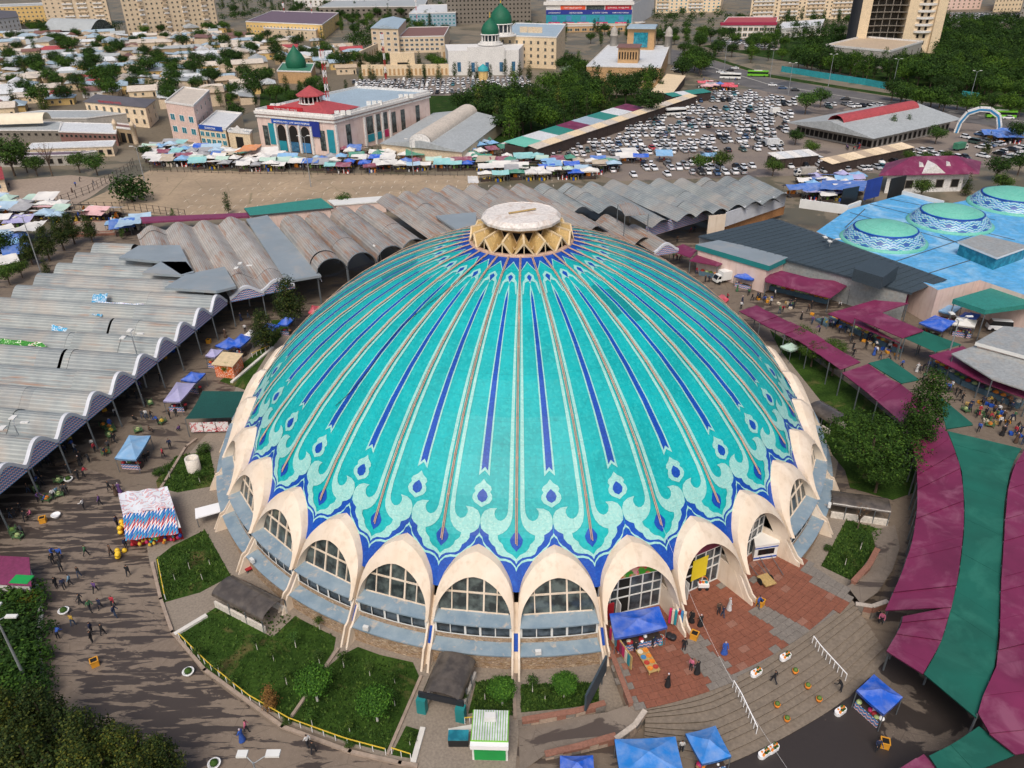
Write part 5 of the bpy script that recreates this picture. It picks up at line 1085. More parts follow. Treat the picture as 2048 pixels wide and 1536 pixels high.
# mall with blue advertising band
o, Q = bld('shopping_mall', 'wide white shopping mall with blue and red advertising panels, top centre right', 'shopping mall', [(1092, 58), (1262, 58), (1306, 30)], 22, 'wall_white', 'roof_white', 0, [])
a, c = Q[0], Q[1]; box_on(o, a, c, 0, 1, 11.5, 15.2, .1, .5, 'upper_band', 'sign_navy'); box_on(o, a, c, 0, 1, 3.4, 11.4, .1, .45, 'lower_band', 'sign_teal'); box_on(o, a, c, .17, .46, 15.4, 18.6, .1, .4, 'red_sign', 'sign_orange'); box_on(o, a, c, .69, .99, 15.2, 18.6, .1, .4, 'red_sign', 'bright_red'); box_on(o, a, c, .47, .68, 15.2, 18.6, .05, .15, 'glazing', 'dark_glass'); box_on(o, a, c, -.03, 1.02, 19, 21.6, .2, 1.4, 'eave', 'wall_white')
for i, (tx, t0) in enumerate((('ETAJ  -1', .1), ('ETAJ  1', .27), ('ETAJ  2-3', .44), ('ETAJ  4', .66), ('ETAJ  5', .88))):
    box_on(o, a, c, t0-.07, t0+.065, 3.6, 5.6, .47, .6, 'floor_sign', 'sign_magenta'); lettering(o, tx, a, c, t0, 3.95, 1.7, MC['sign_white'], .66); box_on(o, a, c, t0-.03, t0+.03, 6.4, 10.4, .47, .6, 'picture', 'sign_sky')
for tx, t0, z, s_ in (('СУПЕРМАРКЕТ', .1, 12.4, 1.7), ('ОДЕЖДА ОБУВЬ', .35, 12.4, 1.7), ('ДЕТСКИЕ ТОВАРЫ', .63, 12.4, 1.7), ('КАФЕ И РЕСТОРАНЫ', .87, 12.4, 1.6), ('ТОРГОВЫЙ ЦЕНТР', .31, 16.2, 2.0), ('GUM MALL  77 708 77 77', .84, 16.2, 2.0)): lettering(o, tx, a, c, t0, z, s_*.85, MC['sign_white'], .56)
box_on(o, Q[1], Q[2], 0, 1, 0, 19, .05, .3, 'ribbed_side', 'roof_white')
bld('mall_podium', 'tan podium with orange shopfronts below the shopping mall', 'building', [(1060, 66), (1262, 62), (1290, 56)], 4.5, 'wall_tan', 'roof_tan', 0, [(0, 14, 1, 4.5, 2.2, 1.8, 1.8, 'b')])
# apartments and shops top right
slab('long peach apartment slab with striped balconies, top right', [(1498, 44), (1716, 36), (1716, 14)], 26, 'wall_peach', 24, 8, 0, bal=((.02, .2), (.26, .42), (.5, .66), (.74, .92)))
slab('peach apartment slab with teal glazed balconies left of the red-roofed shop, top right', [(1310, 26), (1440, 24), (1446, 8)], 20, 'wall_peach', 14, 6, 0, kind='t', bal=((.02, .2), (.5, .72)))
o, Q = bld('red_roofed_showroom', 'white glazed showroom with a wide crimson roof, upper right', 'building', [(1440, 76), (1548, 76), (1552, 58)], 9, 'wall_white', 'roof_red', 0, [(0, 10, 2, 3.4, 2.6, 2.2, 6.2, 'b')], .6); box_on(o, Q[0], Q[1], -.02, 1.02, 9, 11, -3, .6, 'crimson_eave', mat('crimson', '#9c2848', .6, .08))
o, Q = bld('white_shops', 'row of white one-storey shops with dark signs beside the turquoise fence', 'building', [(1550, 78), (1640, 70), (1646, 56)], 6.5, 'wall_white', 'roof_white', 0, [(0, 9, 1, 3, 2.6, 2.2, 2.2, 'b')]); lettering(o, 'Sampi Center', Q[0], Q[1], .3, 4.6, 1.5, MC['sign_dark'], .3); lettering(o, 'Moda Center', Q[0], Q[1], .75, 4.6, 1.5, MC['sign_dark'], .3)
for i, (lab, px, h) in enumerate((('distant pale apartment block left of the park, top right edge', [(1880, 20), (1960, 18), (1962, 8)], 20), ('distant cream apartment block at the top right', [(1985, 24), (2040, 22), (2044, 10)], 24), ('grey apartment block with balconies cut by the right edge', [(2034, 52), (2090, 56), (2095, 30)], 24), ('distant pale apartment block behind the tower, top right', [(1840, 16), (1905, 14), (1908, 4)], 22))): slab(lab, px, h, ('wall_pink', 'wall_cream', 'wall_grey', 'wall_white')[i], 8, 6, 0)
# unfinished hotel tower
TB = g(1780, 106); TW = thing('hotel_tower', 'tall unfinished hotel tower with curved facade, empty floors and white balconies', 'tower', TB, R(-6)); TH = 70
s_ = 0.36; X = lambda px: (px-1780)*s_*.97
def arcw(x0, x1, y0, bow, z0, z1, n=8):
    b = MB(); rows = [[(x0+(x1-x0)*i/n, y0-bow*math.sin(PI*i/n), z) for i in range(n+1)] for z in (z0, z1)]; b.grid(rows, 0, True); return b
x0, x1, x2, x3, x4, x5, x6 = X(1702), X(1712), X(1730), X(1795), X(1812), X(1846), X(1862)
b = MB(); b.lathe([(5.5, 0), (5.5, TH)], 20, 0, (x1+1, 4, 0)); b.build('glass_cylinder', MC['sign_dark'], TW)
for a_, c_ in ((x1, x2), (x3, x4), (x5, x6)): b = MB(); b.box(a_, -1.5, 0, c_, 14, TH); b.build('fin', MC['wall_cream'], TW)
b = MB(); b.box(x2, 9, 0, x3, 14, TH); b.build('core_wall', MC['concrete'], TW)
for k in range(17):
    z = 4+k*4.0; b = MB(); P = [(x2+(x3-x2)*i/8, -1.2+2.5*math.sin(PI*i/8)) for i in range(9)]+[(x3, 9), (x2, 9)]; b.prism(P, z, z+.4); b.build('floor_slab', MC['concrete'], TW)
    if k < 16:
        for i in range(1, 5): MB().box(x2+(x3-x2)*i/5-.25, 1.6, z+.4, x2+(x3-x2)*i/5+.25, 2.2, z+4.0).build('column', MC['concrete'], TW)
b = MB(); b.box(x4, .8, 0, x5, 13, TH); b.build('pink_wall', MC['wall_peach'], TW)
for k in range(15):
    z = 12+k*4.0; n = 8; P = [(x4+(x5-x4)*i/n, .8-2.6*math.sin(PI*i/n)) for i in range(n+1)]; b = MB(); b.prism(P, z, z+1.3); b.build('balcony', MC['wall_white'], TW)
    for i in (1, 2): put(WIN['d'], 'window', TW, (x4+(x5-x4)*i/3, .75, z+2.6), 0, (1.6, 1.2, 2.2))
for k in range(3):
    for i in (1, 2): put(WIN['d'], 'window', TW, (x4+(x5-x4)*i/3, .75, 2+k*4), 0, (1.6, 1.2, 2.4))
o, Q = bld('tower_podium', 'curved pale concrete podium at the foot of the hotel tower', 'building', [(1646, 124), (1772, 138), (1838, 116)], 9, 'wall_grey', 'roof_tan', 0, [(0, 7, 1, 4, 2, 4.5, 4.5, 'd'), (1, 5, 1, 1.2, 4, 4.5, 4.5, 'd')], 1.0)
fn = thing('construction_fence', 'long turquoise sheet fence along the avenue below the tower', 'fence', g(1640, 152))
for a_, c_ in (((1562, 143), (1640, 156)), ((1640, 156), (1730, 170)), ((1730, 170), (1770, 178)), ((1922, 195), (1955, 200))):
    p, q = g(*a_)-fn.location, g(*c_)-fn.location; n = 8
    for i in range(n): a, c = p.lerp(q, i/n), p.lerp(q, (i+1)/n-.004); MB().bar((a.x, a.y, 1.5), (c.x, c.y, 1.5), .1, 3+.1*(i % 2)).build('panel', MC['turquoise_paint'], fn)
# brick madrasa
o, Q = bld('brick_madrasa', 'sandy brick madrasa with courtyard roof, tall central portal and corner towers', 'madrasa', [(1172, 172), (1318, 176), (1336, 126)], 9.5, 'wall_tan', 'roof_white', 0, [], .4)
for t_ in (.14, .3, .46, .62, .78, .92): box_on(o, Q[0], Q[1], t_-.025, t_+.025, 2.5, 6.5, .03, .12, 'niche', 'wall_beige')
def onq(s, t_): return Q[0]+(Q[1]-Q[0])*s+(Q[3]-Q[0])*t_
def blk(s0, s1, t0, t1, z0, z1, nm, m): b = MB(); b.prism([onq(s, t_)[:2] for s, t_ in ((s0, t0), (s1, t0), (s1, t1), (s0, t1))], z0, z1); return b.build(nm, MC[m], o)
blk(.38, .66, .16, .3, 9, 17, 'front_block', 'wall_tan'); blk(.36, .68, .15, .31, 17, 17.5, 'front_parapet', 'roof_brown')
for i in range(7): s = .405+i*.038; blk(s-.009, s+.009, .157, .159, 11.5, 15, 'arch_window', 'dark_void')
blk(.36, .78, .78, .95, 9, 21, 'portal', 'wall_tan'); blk(.46, .68, .775, .779, 11, 19, 'portal_glass', 'teal_glass'); blk(.35, .79, .76, .97, 21, 22, 'portal_roof', 'roof_blue')
for s in (.1, .98):
    c = onq(s, .97); b = MB(); b.lathe([(2.4, 0), (2.2, 15), (2.6, 15.2), (2.6, 16), (2.0, 16.2), (2.3, 17.4), (1.8, 19.2), (.6, 20.4), (.05, 21)], 14, 0, c); b.build('corner_tower', MC['wall_grey'], o)
# mosque
MQ = thing('white_mosque', 'white mosque with two green domes on arcaded drums', 'mosque', g(968, 150)); sc_ = .4
b = MB(); b.prism([(-20, 0), (20, 0), (24, 34), (-24, 34)], 0, 13); b.build('hall', MC['wall_white'], MQ); b = MB(); b.prism([(-9, -2), (12, -2), (12, 6), (-9, 6)], 0, 15); b.build('front_block', MC['wall_white'], MQ)
for x in (-14, -6, 2, 10, 17): b = MB(); b.prism([(x-1, -2.2 if -9 < x < 12 else -.2), (x+1, -2.2 if -9 < x < 12 else -.2), (x+1, .1), (x-1, .1)], 2, 7); b.build('window', MC['blue_glass'], MQ)
def gdome(x, y, r, z0):
    b = MB(); b.lathe([(r*1.5, z0-1.6), (r*1.5, z0-.9), (r*1.25, z0-.9), (r*1.25, z0), (r*1.02, z0), (r*1.02, z0+.5)], 24, 0, (x, y, 0), False); dr = b.build('drum', MC['wall_white'], MQ)
    for k in range(14): a = 2*PI*k/14; q = MB(); q.tube([(x+r*math.cos(a), y+r*math.sin(a), z0), (x+r*math.cos(a), y+r*math.sin(a), z0+r*.8)], r*.07, 6); q.build('column', MC['wall_white'], dr)
    b = MB(); b.lathe([(r*.85, z0), (r*.85, z0+r*.8)], 20, 0, (x, y, 0)); b.build('drum_core', MC['window_glass'], dr)
    b = MB(); zz = z0+r*.8; b.lathe([(r*1.15, zz-.2), (r*1.15, zz+.15), (r, zz+.2)], 24, 1, (x, y, 0)); b.lathe([(r*1.0, zz), (r*1.06, zz+r*.3), (r*1.0, zz+r*.65), (r*.8, zz+r*1.05), (r*.5, zz+r*1.35), (r*.18, zz+r*1.6), (.05, zz+r*1.8)], 24, 0, (x, y, 0)); d_ = b.build('dome', [MC['dome_green'], MC['wall_white']], MQ)
    q = MB(); q.lathe([(.12, zz+r*1.75), (.35, zz+r*1.85), (.1, zz+r*2.0), (.25, zz+r*2.1), (.03, zz+r*2.4)], 8, 0, (x, y, 0)); q.build('finial', MC['sign_yellow'], d_)
gdome(4, 6, 4.8, 17); gdome(10, 34, 6.2, 19)
def arcade(label, a_, c_, h, nar, m='wall_cream', zref=0):
    p, q = g(*a_), g(*c_); o = thing('arcade_wall', label, 'wall', p); d = q-p; b = MB(); b.bar((0, 0, h/2), (d.x, d.y, h/2), 1.2, h); b.build('wall', MC[m], o)
    nrm = Vector((d.y, -d.x, 0)).normalized()
    for i in range(nar):
        c = d*((i+.5)/nar)+nrm*.62; w_ = d.length/nar*.5; P = [(-w_/2, 0), (w_/2, 0), (w_/2, h*.5)]+[(w_/2*math.cos(PI*k/6), h*.5+w_*.5*math.sin(PI*k/6)) for k in range(1, 6)]+[(-w_/2, h*.5)]; k = MB(); k.add([(x, 0, .3+z) for x, z in P], [tuple(range(len(P)))]); k = k.build('niche', MC['wall_tan' if m == 'wall_cream' else 'concrete'], o, c); k.rotation_euler.z = math.atan2(d.y, d.x)
arcade('long cream arcaded wall in front of the mosque garden', (725, 152), (915, 150), 6, 22); arcade('arcaded wing running back beside the school block', (722, 130), (756, 112), 8, 7); arcade('arcade with arched openings left of the white mosque', (884, 122), (922, 118), 9, 5)
b_ = g(808, 150); o = thing('mosque_gate', 'cream arched gateway in the middle of the mosque garden wall', 'gate', b_); MB().box(-7, -2, 0, 7, 2, 12).build('gate_block', MC['wall_cream'], o); MB().box(-3, -2.2, 0, 3, -1.9, 7).build('gate_opening', MC['dark_void'], o)
o, Q = bld('green_domed_house', 'low brick house with a pointed green dome among the old town roofs', 'mosque', [(558, 166), (625, 168), (632, 150)], 6, 'wall_tan', 'roof_green', 0, []); c = (Q[0]+Q[2])/2; b = MB(); r = 5.6; b.lathe([(r*.9, 6), (r*1.02, 8), (r*.95, 10.5), (r*.7, 13), (r*.3, 15.5), (.05, 18)], 24, 0, c); b.build('dome', MC['dome_green'], o)
o = thing('garden_kiosk', 'small cream kiosk with a turquoise domed top in the mosque car park', 'kiosk', g(967, 162)); b = MB(); b.lathe([(2.6, 0), (2.6, 5), (2.9, 5.2)], 8, 0, (0, 0, 0), False); b.build('wall', MC['wall_yellow'], o); b = MB(); b.lathe([(3, 5.2), (2.6, 7), (.05, 8.8)], 8, 0, (0, 0, 0)); b.build('dome', MC['turquoise_paint'], o)
# market hall at right with red ridge, maroon hipped house, white arch
o, Q = bld('ridge_market_hall', 'grey-roofed clothes market hall with a long red barrel ridge, right of the car park', 'market hall', [(1592, 268), (1742, 298), (1896, 262)], 4.4, 'wall_grey', 'roof_grey', 0, [(0, 16, 1, 1.8, 2.4, 1.6, 1.6, 'd'), (1, 16, 1, 1.8, 2.4, 1.6, 1.6, 'd')], .2, 'gable', 3.2, None, 3)
m0, m1 = Q[0].lerp(Q[1], .5), Q[3].lerp(Q[2], .5); m0, m1 = (Q[0]+Q[1])/2, (Q[2]+Q[3])/2; d = m1-m0; sdv = Vector((-d.y, d.x, 0)).normalized(); b = MB(); b.grid([[tuple(m0+d*t_+sdv*3.4*math.cos(PI*i/10)+Vector((0, 0, 6.4+2.8*math.sin(PI*i/10)))) for i in range(11)] for t_ in (.0, .5, .97)], 0, True); b.build('red_ridge', MC['roof_red'], o)
o, Q = bld('maroon_hipped_house', 'market house with a broad crimson hipped roof and two white dormers, right', 'building', [(1768, 386), (1920, 382), (1935, 362)], 5.5, 'wall_white', 'maroon_sheet', 0, [(0, 5, 1, 2.4, 2.4, 2.4, 2.4, 'd')], .4, 'hip', 3.6, None, 2.5)
for s in (.4, .75):
    q = Q[0]+(Q[1]-Q[0])*s+(Q[3]-Q[0])*.12; b = MB(); b.add([(-1.2, 0, 0), (1.2, 0, 0), (0, 0, 2), (0, 3, 1.8)], [(0, 1, 2), (0, 2, 3), (1, 3, 2)]); b.build('dormer', MC['wall_white'], o, (q.x, q.y, 6.2))
q = Q[0]+(Q[1]-Q[0])*.6-(Q[3]-Q[0])*.12; b = MB(); b.add([(-4, 0, 0), (4, 0, 0), (0, 0, 3), (0, 6, 3)], [(0, 1, 2), (0, 2, 3), (1, 3, 2)]); b.build('front_gable', MC['wall_white'], o, (q.x, q.y, 5.3))
wa = thing('market_arch', 'white and blue faceted entrance arch at the far right of the market', 'arch', g(1953, 268)); P = [(-9, 0), (-8.4, 5), (-6, 9.5), (-1.5, 11.5), (3, 11.5), (7, 9), (8.6, 4.5), (9, 0)]
for i in range(len(P)-1): a, c = P[i], P[i+1]; b = MB(); b.bar((a[0], 0, a[1]), (c[0], 0, c[1]), 2.2, 2.2); b.build('segment', MC['wall_white'], wa); b = MB(); b.bar((a[0]*.99, -1.15, a[1]*.99), (c[0]*.99, -1.15, c[1]*.99), .12, .9); b.build('blue_band', mat('arch_blue', '#2f7fb0', .6, .1), wa)
wa.rotation_euler.z = R(-25); wa.scale = (.78,)*3
# covered walk beside the car park (long roof strip in coloured pieces)
def walk(label, a_, c_, wd, z, cols, n):
    p, q = g(*a_, z), g(*c_, z); o = thing('covered_walk', label, 'market roof', (p.x, p.y, 0)); d = q-p; L = d.xy.length; o.rotation_euler.z = math.atan2(d.y, d.x)
    for i in range(n): b = MB(); x0_, x1_ = L*i/n, L*(i+1)/n-.15; b.add([(x0_, 0, z-.3), (x1_, 0, z-.3), (x1_, wd, z+.4), (x0_, wd, z+.4), (x0_, 0, z-.45), (x1_, 0, z-.45), (x1_, wd, z+.25), (x0_, wd, z+.25)], [(0, 1, 2, 3), (7, 6, 5, 4), (4, 5, 1, 0), (5, 6, 2, 1), (7, 4, 0, 3)]); b.build('roof_piece', MC[cols[i % len(cols)]], o); MB().box(x0_, .3, 0, x1_, wd-.3, z-.5).build('stall_wall', MC['stall_dark'], o)
walk('long pale roof edge of the covered walk along the car park', (1075, 296), (1395, 190), 4, 4.4, ['roof_pale', 'wall_cream'], 16); walk('covered walk of patched green, red and white roofs beside the car park', (1050, 292), (1290, 213), 9, 4.6, ['mint_tiles', 'roof_white', 'teal_sheet', 'maroon_sheet', 'roof_blue', 'teal_sheet', 'roof_white', 'maroon_sheet'], 8)
walk('white covered walk with scalloped roofs beside the brick madrasa', (1345, 186), (1372, 150), 10, 4.5, ['wall_cream'], 7); walk('teal-roofed bus stop stalls at the end of the covered walk', (1345, 192), (1424, 182), 6, 4.2, ['teal_sheet', 'roof_white', 'teal_sheet'], 4)
walk('peach shuttered shop row in front of the ridge market hall', (1665, 326), (1830, 292), 5, 3.6, ['wall_peach', 'roof_tan', 'wall_cream'], 10); walk('white-roofed stall row at the corner of the ridge market hall', (1556, 316), (1640, 308), 6, 3.6, ['wall_white', 'roof_white'], 5)
# low old-town houses
rh = random.Random(11)
house_zone = [[(-30, 72), (60, 70), (230, 72), (300, 78), (440, 62), (520, 88), (600, 84), (730, 104), (735, 128), (700, 150), (560, 150), (520, 205), (440, 215), (335, 214), (300, 200), (170, 205), (60, 232), (-30, 236)]]
avoid = [[(160, 196), (330, 192), (330, 262), (160, 262)], [(540, 130), (650, 130), (650, 175), (540, 175)], [(715, 95), (760, 95), (760, 160), (715, 160)], [(495, 30), (685, 30), (690, 84), (495, 84)]]
placed = []; HL = {'roof_pale': 'pale cement', 'roof_grey': 'grey tin', 'roof_blue': 'bluish tin', 'roof_tan': 'tan', 'roof_red': 'red', 'roof_white': 'white tin', 'roof_brown': 'brown', 'roof_violet': 'violet'}
WL = {'wall_cream': 'cream', 'wall_beige': 'beige', 'wall_white': 'white', 'wall_mud': 'mud-coloured', 'wall_yellow': 'yellow', 'wall_grey': 'grey'}
SN = (0, 62, 735, 236)
hc = 0
for it in range(9000):
    u = rh.uniform(-30, 735); v = 62+174*rh.random()**1.25
    if not any(inpoly(u, v, z_) for z_ in house_zone) or any(inpoly(u, v, z_) for z_ in avoid): continue
    p = g(u, v); big = rh.random() < .15; hw, hd = (rh.uniform(8, 13), rh.uniform(5, 6.5)) if big else (rh.uniform(4.5, 8), rh.uniform(3, 4.6)); rad = (hw+hd)*.62
    if any((p.x-a)**2+(p.y-c)**2 < (rad+r_)**2*.72 for a, c, r_ in placed): continue
    placed.append((p.x, p.y, rad)); hc += 1
    rz = R(18)+rh.choice((0, 0, PI/2))+rh.uniform(-.12, .12); hh = rh.uniform(3, 4.2)*(1.7 if big and rh.random() < .4 else 1); wl = rh.choice(('wall_cream', 'wall_beige', 'wall_mud', 'wall_white', 'wall_yellow', 'wall_beige', 'wall_cream')); rf = rh.choices(('roof_pale', 'roof_grey', 'roof_blue', 'roof_tan', 'roof_red', 'roof_white', 'roof_brown'), (7, 7, 6, 3, .9, 5, 1.5))[0]
    kind = rh.choice(('gabled', 'gabled', 'hipped', 'sloping'))
    zone = 0 if v < 105 else 1 if v < 160 else 2
    o = thing('old_house', '%s%s house, %s %s roof, old town %s' % ('large ' if big else 'small ', WL[wl], HL[rf], kind, part_of(p, SN)), 'house', p, rz, 'low houses of the old town')
    b = MB(); b.prism([(-hw, -hd), (hw, -hd), (hw, hd), (-hw, hd)], -.5, hh, 0, None, False); b.build('wall', MC[wl], o)
    b = MB()
    if kind == 'sloping': b.add([(-hw-.4, -hd-.4, hh+.1), (hw+.4, -hd-.4, hh+.1), (hw+.4, hd+.4, hh+1.3), (-hw-.4, hd+.4, hh+1.3), (-hw-.4, -hd-.4, hh-.1), (hw+.4, -hd-.4, hh-.1), (hw+.4, hd+.4, hh+1.1), (-hw-.4, hd+.4, hh+1.1)], [(0, 1, 2, 3), (4, 5, 1, 0), (5, 6, 2, 1), (7, 4, 0, 3), (7, 6, 5, 4)])
    else: gable_roof(b, [(-hw, -hd), (hw, -hd), (hw, hd), (-hw, hd)], hh, rh.uniform(1.2, 2.2), .6, .25 if kind == 'hipped' else 0)
    b.build('roof', MC[rf], o)
    if kind == 'gabled':
        b = MB(); b.add([(-hw, -hd, hh-.1), (-hw, hd, hh-.1), (-hw, 0, hh+1.1)], [(0, 1, 2)]); b.add([(hw, -hd, hh-.1), (hw, hd, hh-.1), (hw, 0, hh+1.1)], [(2, 1, 0)]); b.build('gable_wall', MC[wl], o)
    for x in [-hw*.55, 0, hw*.55][:2 if not big else 3]: put(WIN['b'], 'window', o, (x, -hd-.03, hh*.5), 0, (1.3, 1.2, 1.4))
    put(WIN['d'], 'door', o, (hw*.8, -hd-.03, 1.1), 0, (1.0, 1.2, 2.1))
    if hc >= 260: break
# courtyard walls of the old town
for i in range(46):
    k = rh.choice(placed); p = Vector((k[0], k[1], 0)); a = R(18)+rh.choice((0, PI/2)); d = Vector((math.cos(a), math.sin(a), 0))*rh.uniform(8, 18); s = p+Vector((-d.y, d.x, 0)).normalized()*k[2]*.8
    b = MB(); b.bar((0, 0, 1.1), (d.x, d.y, 1.1), .35, 2.4); o = b.build('courtyard_wall', MC[rh.choice(('wall_mud', 'wall_beige', 'roof_brown', 'concrete'))], None, s); tag(o, 'plain courtyard wall between old town houses, '+part_of(s, SN), 'wall', 'courtyard walls of the old town')
# ---------------------------------------------------------------- trees and plants
def leaf_mat(name, a, b_, c3):
    t = mk(name); rnd = t.n('NewGeometry').outputs['Random Per Island']; v = t.pos()
    c = t.ramp(rnd, [(0, hx(a)), (.6, hx(b_)), (1, hx(c3))]); oc = t.n('ObjectInfo').outputs['Color']; c = t.mix(1., c, oc, 'MULTIPLY')
    c = t.mix(t.ramp(t.noise(v, .5, 3), [(.4, 0.), (.7, .35)]), c, tone(t, hx(a), .6)); t.base(c)
    t.b.inputs['Roughness'].default_value = .75; t.b.inputs['Specular IOR Level'].default_value = .2
    return t.m
leaf_mat('leaves', '#294119', '#3d5a24', '#5f7832'); leaf_mat('needles', '#2b3c1e', '#46582a', '#7c7a38'); leaf_mat('silver_leaves', '#6a7a68', '#8b9a86', '#a4ad98'); leaf_mat('dry_leaves', '#5f4328', '#7d5a34', '#9a7444')
mat('bark', '#5e5043', .95, .25, 2, 6); mat('limewash', '#d8d4ca', .9, .1)
rt = random.Random(3)
def crown(n, lobes, leaf, flat=.0, up=0.):
    b = MB(); tot = sum(l[3]**2 for l in lobes)
    for cx, cy, cz, r, rzr in lobes:
        k = max(6, int(n*r*r/tot)); ncl = max(4, k//9)
        for c in range(ncl):
            while True:
                d = Vector((rt.gauss(0, 1), rt.gauss(0, 1), rt.gauss(0, 1)))
                if d.length > .1: break
            d.normalize(); rr = r*rt.uniform(.62, 1.06); ctr = Vector((cx+d.x*rr, cy+d.y*rr, cz+d.z*rr*rzr)); cs = leaf*rt.uniform(1.2, 2.4)
            for q in range(9):
                p = ctr+Vector((rt.gauss(0, .6), rt.gauss(0, .6), rt.gauss(0, .45)))*cs; s = leaf*rt.uniform(.55, 1.15)
                nrm = (d*1.1+Vector((rt.gauss(0, .6), rt.gauss(0, .6), rt.gauss(0, .6)+.35))).normalized(); x = nrm.orthogonal().normalized(); x.rotate(Matrix.Rotation(rt.uniform(0, 6.3), 3, nrm)); y = nrm.cross(x)
                b.add([p-x*s*.5, p-y*s*.42+x*.05, p+x*s*.6, p+y*s*.42], [(0, 1, 2, 3)])
    return b
def limbs(h, th, r, spread, n, lean=0.):
    b = MB(); b.tube([(0, 0, -.2), (lean*.3, 0, th*.5), (lean, 0, th), (lean*1.2, 0, h*.8)], [r, r*.8, r*.62, r*.15], 7)
    for i in range(n):
        a = 2*PI*i/n+rt.uniform(-.4, .4); z0 = th*rt.uniform(.75, 1.2); e = (lean+spread*math.cos(a)*.8, spread*math.sin(a)*.8, z0+(h-z0)*rt.uniform(.4, .75)); b.tube([(lean, 0, z0), ((lean+e[0])/2, e[1]/2, (z0+e[2])/2+.2), e], [r*.45, r*.3, r*.08], 5)
    return b
PRO = {}
def proto(key, crown_b, limb_b, cm='leaves', tm='bark'): PRO[key] = (crown_b.mesh('crown', MC[cm]), limb_b.mesh('trunk', MC[tm]))
def lob(rad, n, spread, zc, rzr=.85, zs=.25): return [(0, 0, zc, rad, rzr)]+[(math.cos(2*PI*i/n+.3)*spread, math.sin(2*PI*i/n+.3)*spread, zc+rt.uniform(-zs, zs)*rad, rad*rt.uniform(.5, .75), rzr) for i in range(n)]
for k in range(4): proto('broad%d' % k, crown(2300, lob(2.9, 6, 2.3, 5.3, .85), .46), limbs(8, 2.2, .26, 2.6, 5))            # 10 m
for k in range(2): proto('tall%d' % k, crown(1300, [(0, 0, 3.2, 1.5, 1.1), (.2, .1, 5.2, 1.7, 1.2), (-.1, .2, 7.4, 1.35, 1.2), (0, 0, 9.2, .8, 1.4)], .36), limbs(9.5, 2, .2, 1, 4))
proto('conifer', crown(1400, [(0, 0, 1.6, 1.9, .5), (0, 0, 3.0, 1.7, .55), (0, 0, 4.6, 1.45, .6), (0, 0, 6.2, 1.1, .7), (0, 0, 7.8, .7, .9), (0, 0, 9.1, .35, 1.3)], .34), limbs(9.5, 2, .2, .8, 4), 'needles')
proto('near_pine', crown(7000, [(0, 0, 2.6, 1.9, .7), (.9, .4, 3.9, 1.3, .8), (-.8, .7, 3.7, 1.4, .8), (.1, -.9, 4.2, 1.3, .8), (0, 0, 5.6, 1.35, .9), (.2, .1, 7.2, .8, 1.2), (-.3, .2, 6.6, .7, 1.1)], .2), limbs(8, 2.2, .22, 1.8, 7), 'needles')
proto('near_round', crown(9000, lob(1.25, 5, .7, 2.6, .85), .17), limbs(3.4, 1.4, .12, 1, 5), 'leaves', 'limewash')
proto('near_spread', crown(9000, lob(3.2, 7, 2.7, 5.2, .75), .22), limbs(7, 2.2, .3, 3.2, 8))
proto('near_poplar', crown(9000, [(0, 0, 2.6, 1.3, 1.1), (.1, .1, 4.4, 1.7, 1.1), (-.2, 0, 6.4, 1.8, 1.1), (.1, -.1, 8.4, 1.55, 1.1), (0, 0, 10.2, 1.05, 1.3)], .2), limbs(10.5, 1.6, .22, 1.2, 5))
proto('shrub', crown(1500, lob(.8, 4, .5, .75, .8), .14), limbs(.9, .3, .06, .5, 4)); proto('cypress', crown(1500, [(0, 0, .8, .5, 1.2), (0, 0, 1.5, .55, 1.2), (0, 0, 2.3, .35, 1.5)], .12), limbs(2.4, .4, .07, .2, 3), 'dry_leaves')
proto('sapling', crown(420, lob(.42, 3, .2, 1.5, 1.), .14), limbs(1.6, .8, .045, .25, 3), 'leaves', 'limewash'); proto('bare', crown(60, lob(.9, 3, .5, 3, 1.2), .1), limbs(4.6, 1.6, .1, 1.2, 12), 'dry_leaves')
proto('silver', crown(1500, lob(2.9, 5, 2.2, 4.2, .7), .36), limbs(6, 1.6, .25, 2.6, 5), 'silver_leaves')
NATH = {'broad': 9.6, 'tall': 10.6, 'conifer': 9.8, 'near_pine': 8.4, 'near_round': 4.0, 'near_spread': 8.4, 'near_poplar': 11.6, 'shrub': 1.5, 'cypress': 2.8, 'sapling': 2.1, 'bare': 4.6, 'silver': 7}
TCOUNT = [0]
def tree(kind, p, h, label, group=None, tint=None, name=None, wide=1.):
    key = kind if kind in PRO else kind+str(rt.randrange(4 if kind == 'broad' else 2)); s = h/NATH[kind]
    nm = name or {'broad': 'broadleaf_tree', 'tall': 'tall_tree', 'conifer': 'conifer_tree', 'near_pine': 'pine_tree', 'shrub': 'shrub', 'cypress': 'dry_cypress', 'sapling': 'sapling', 'bare': 'bare_tree', 'near_poplar': 'poplar_tree', 'silver': 'silver_tree'}.get(kind, 'broadleaf_tree')
    if 'courtyard' in label: nm = 'courtyard_tree'
    o = thing(nm, label, 'shrub' if 'shrub' in nm else 'tree', (p[0], p[1], p[2] if len(p) > 2 else 0), rt.uniform(0, 6.3), group); o.scale = (s*wide, s*wide, s); TCOUNT[0] += 1
    k = rt.uniform(.75, 1.2); c = tint or (k*rt.uniform(.85, 1.15), k, k*rt.uniform(.75, 1.05)); cr, tr = PRO[key]
    put(cr, 'crown', o, color=c); put(tr, 'trunk', o); return o
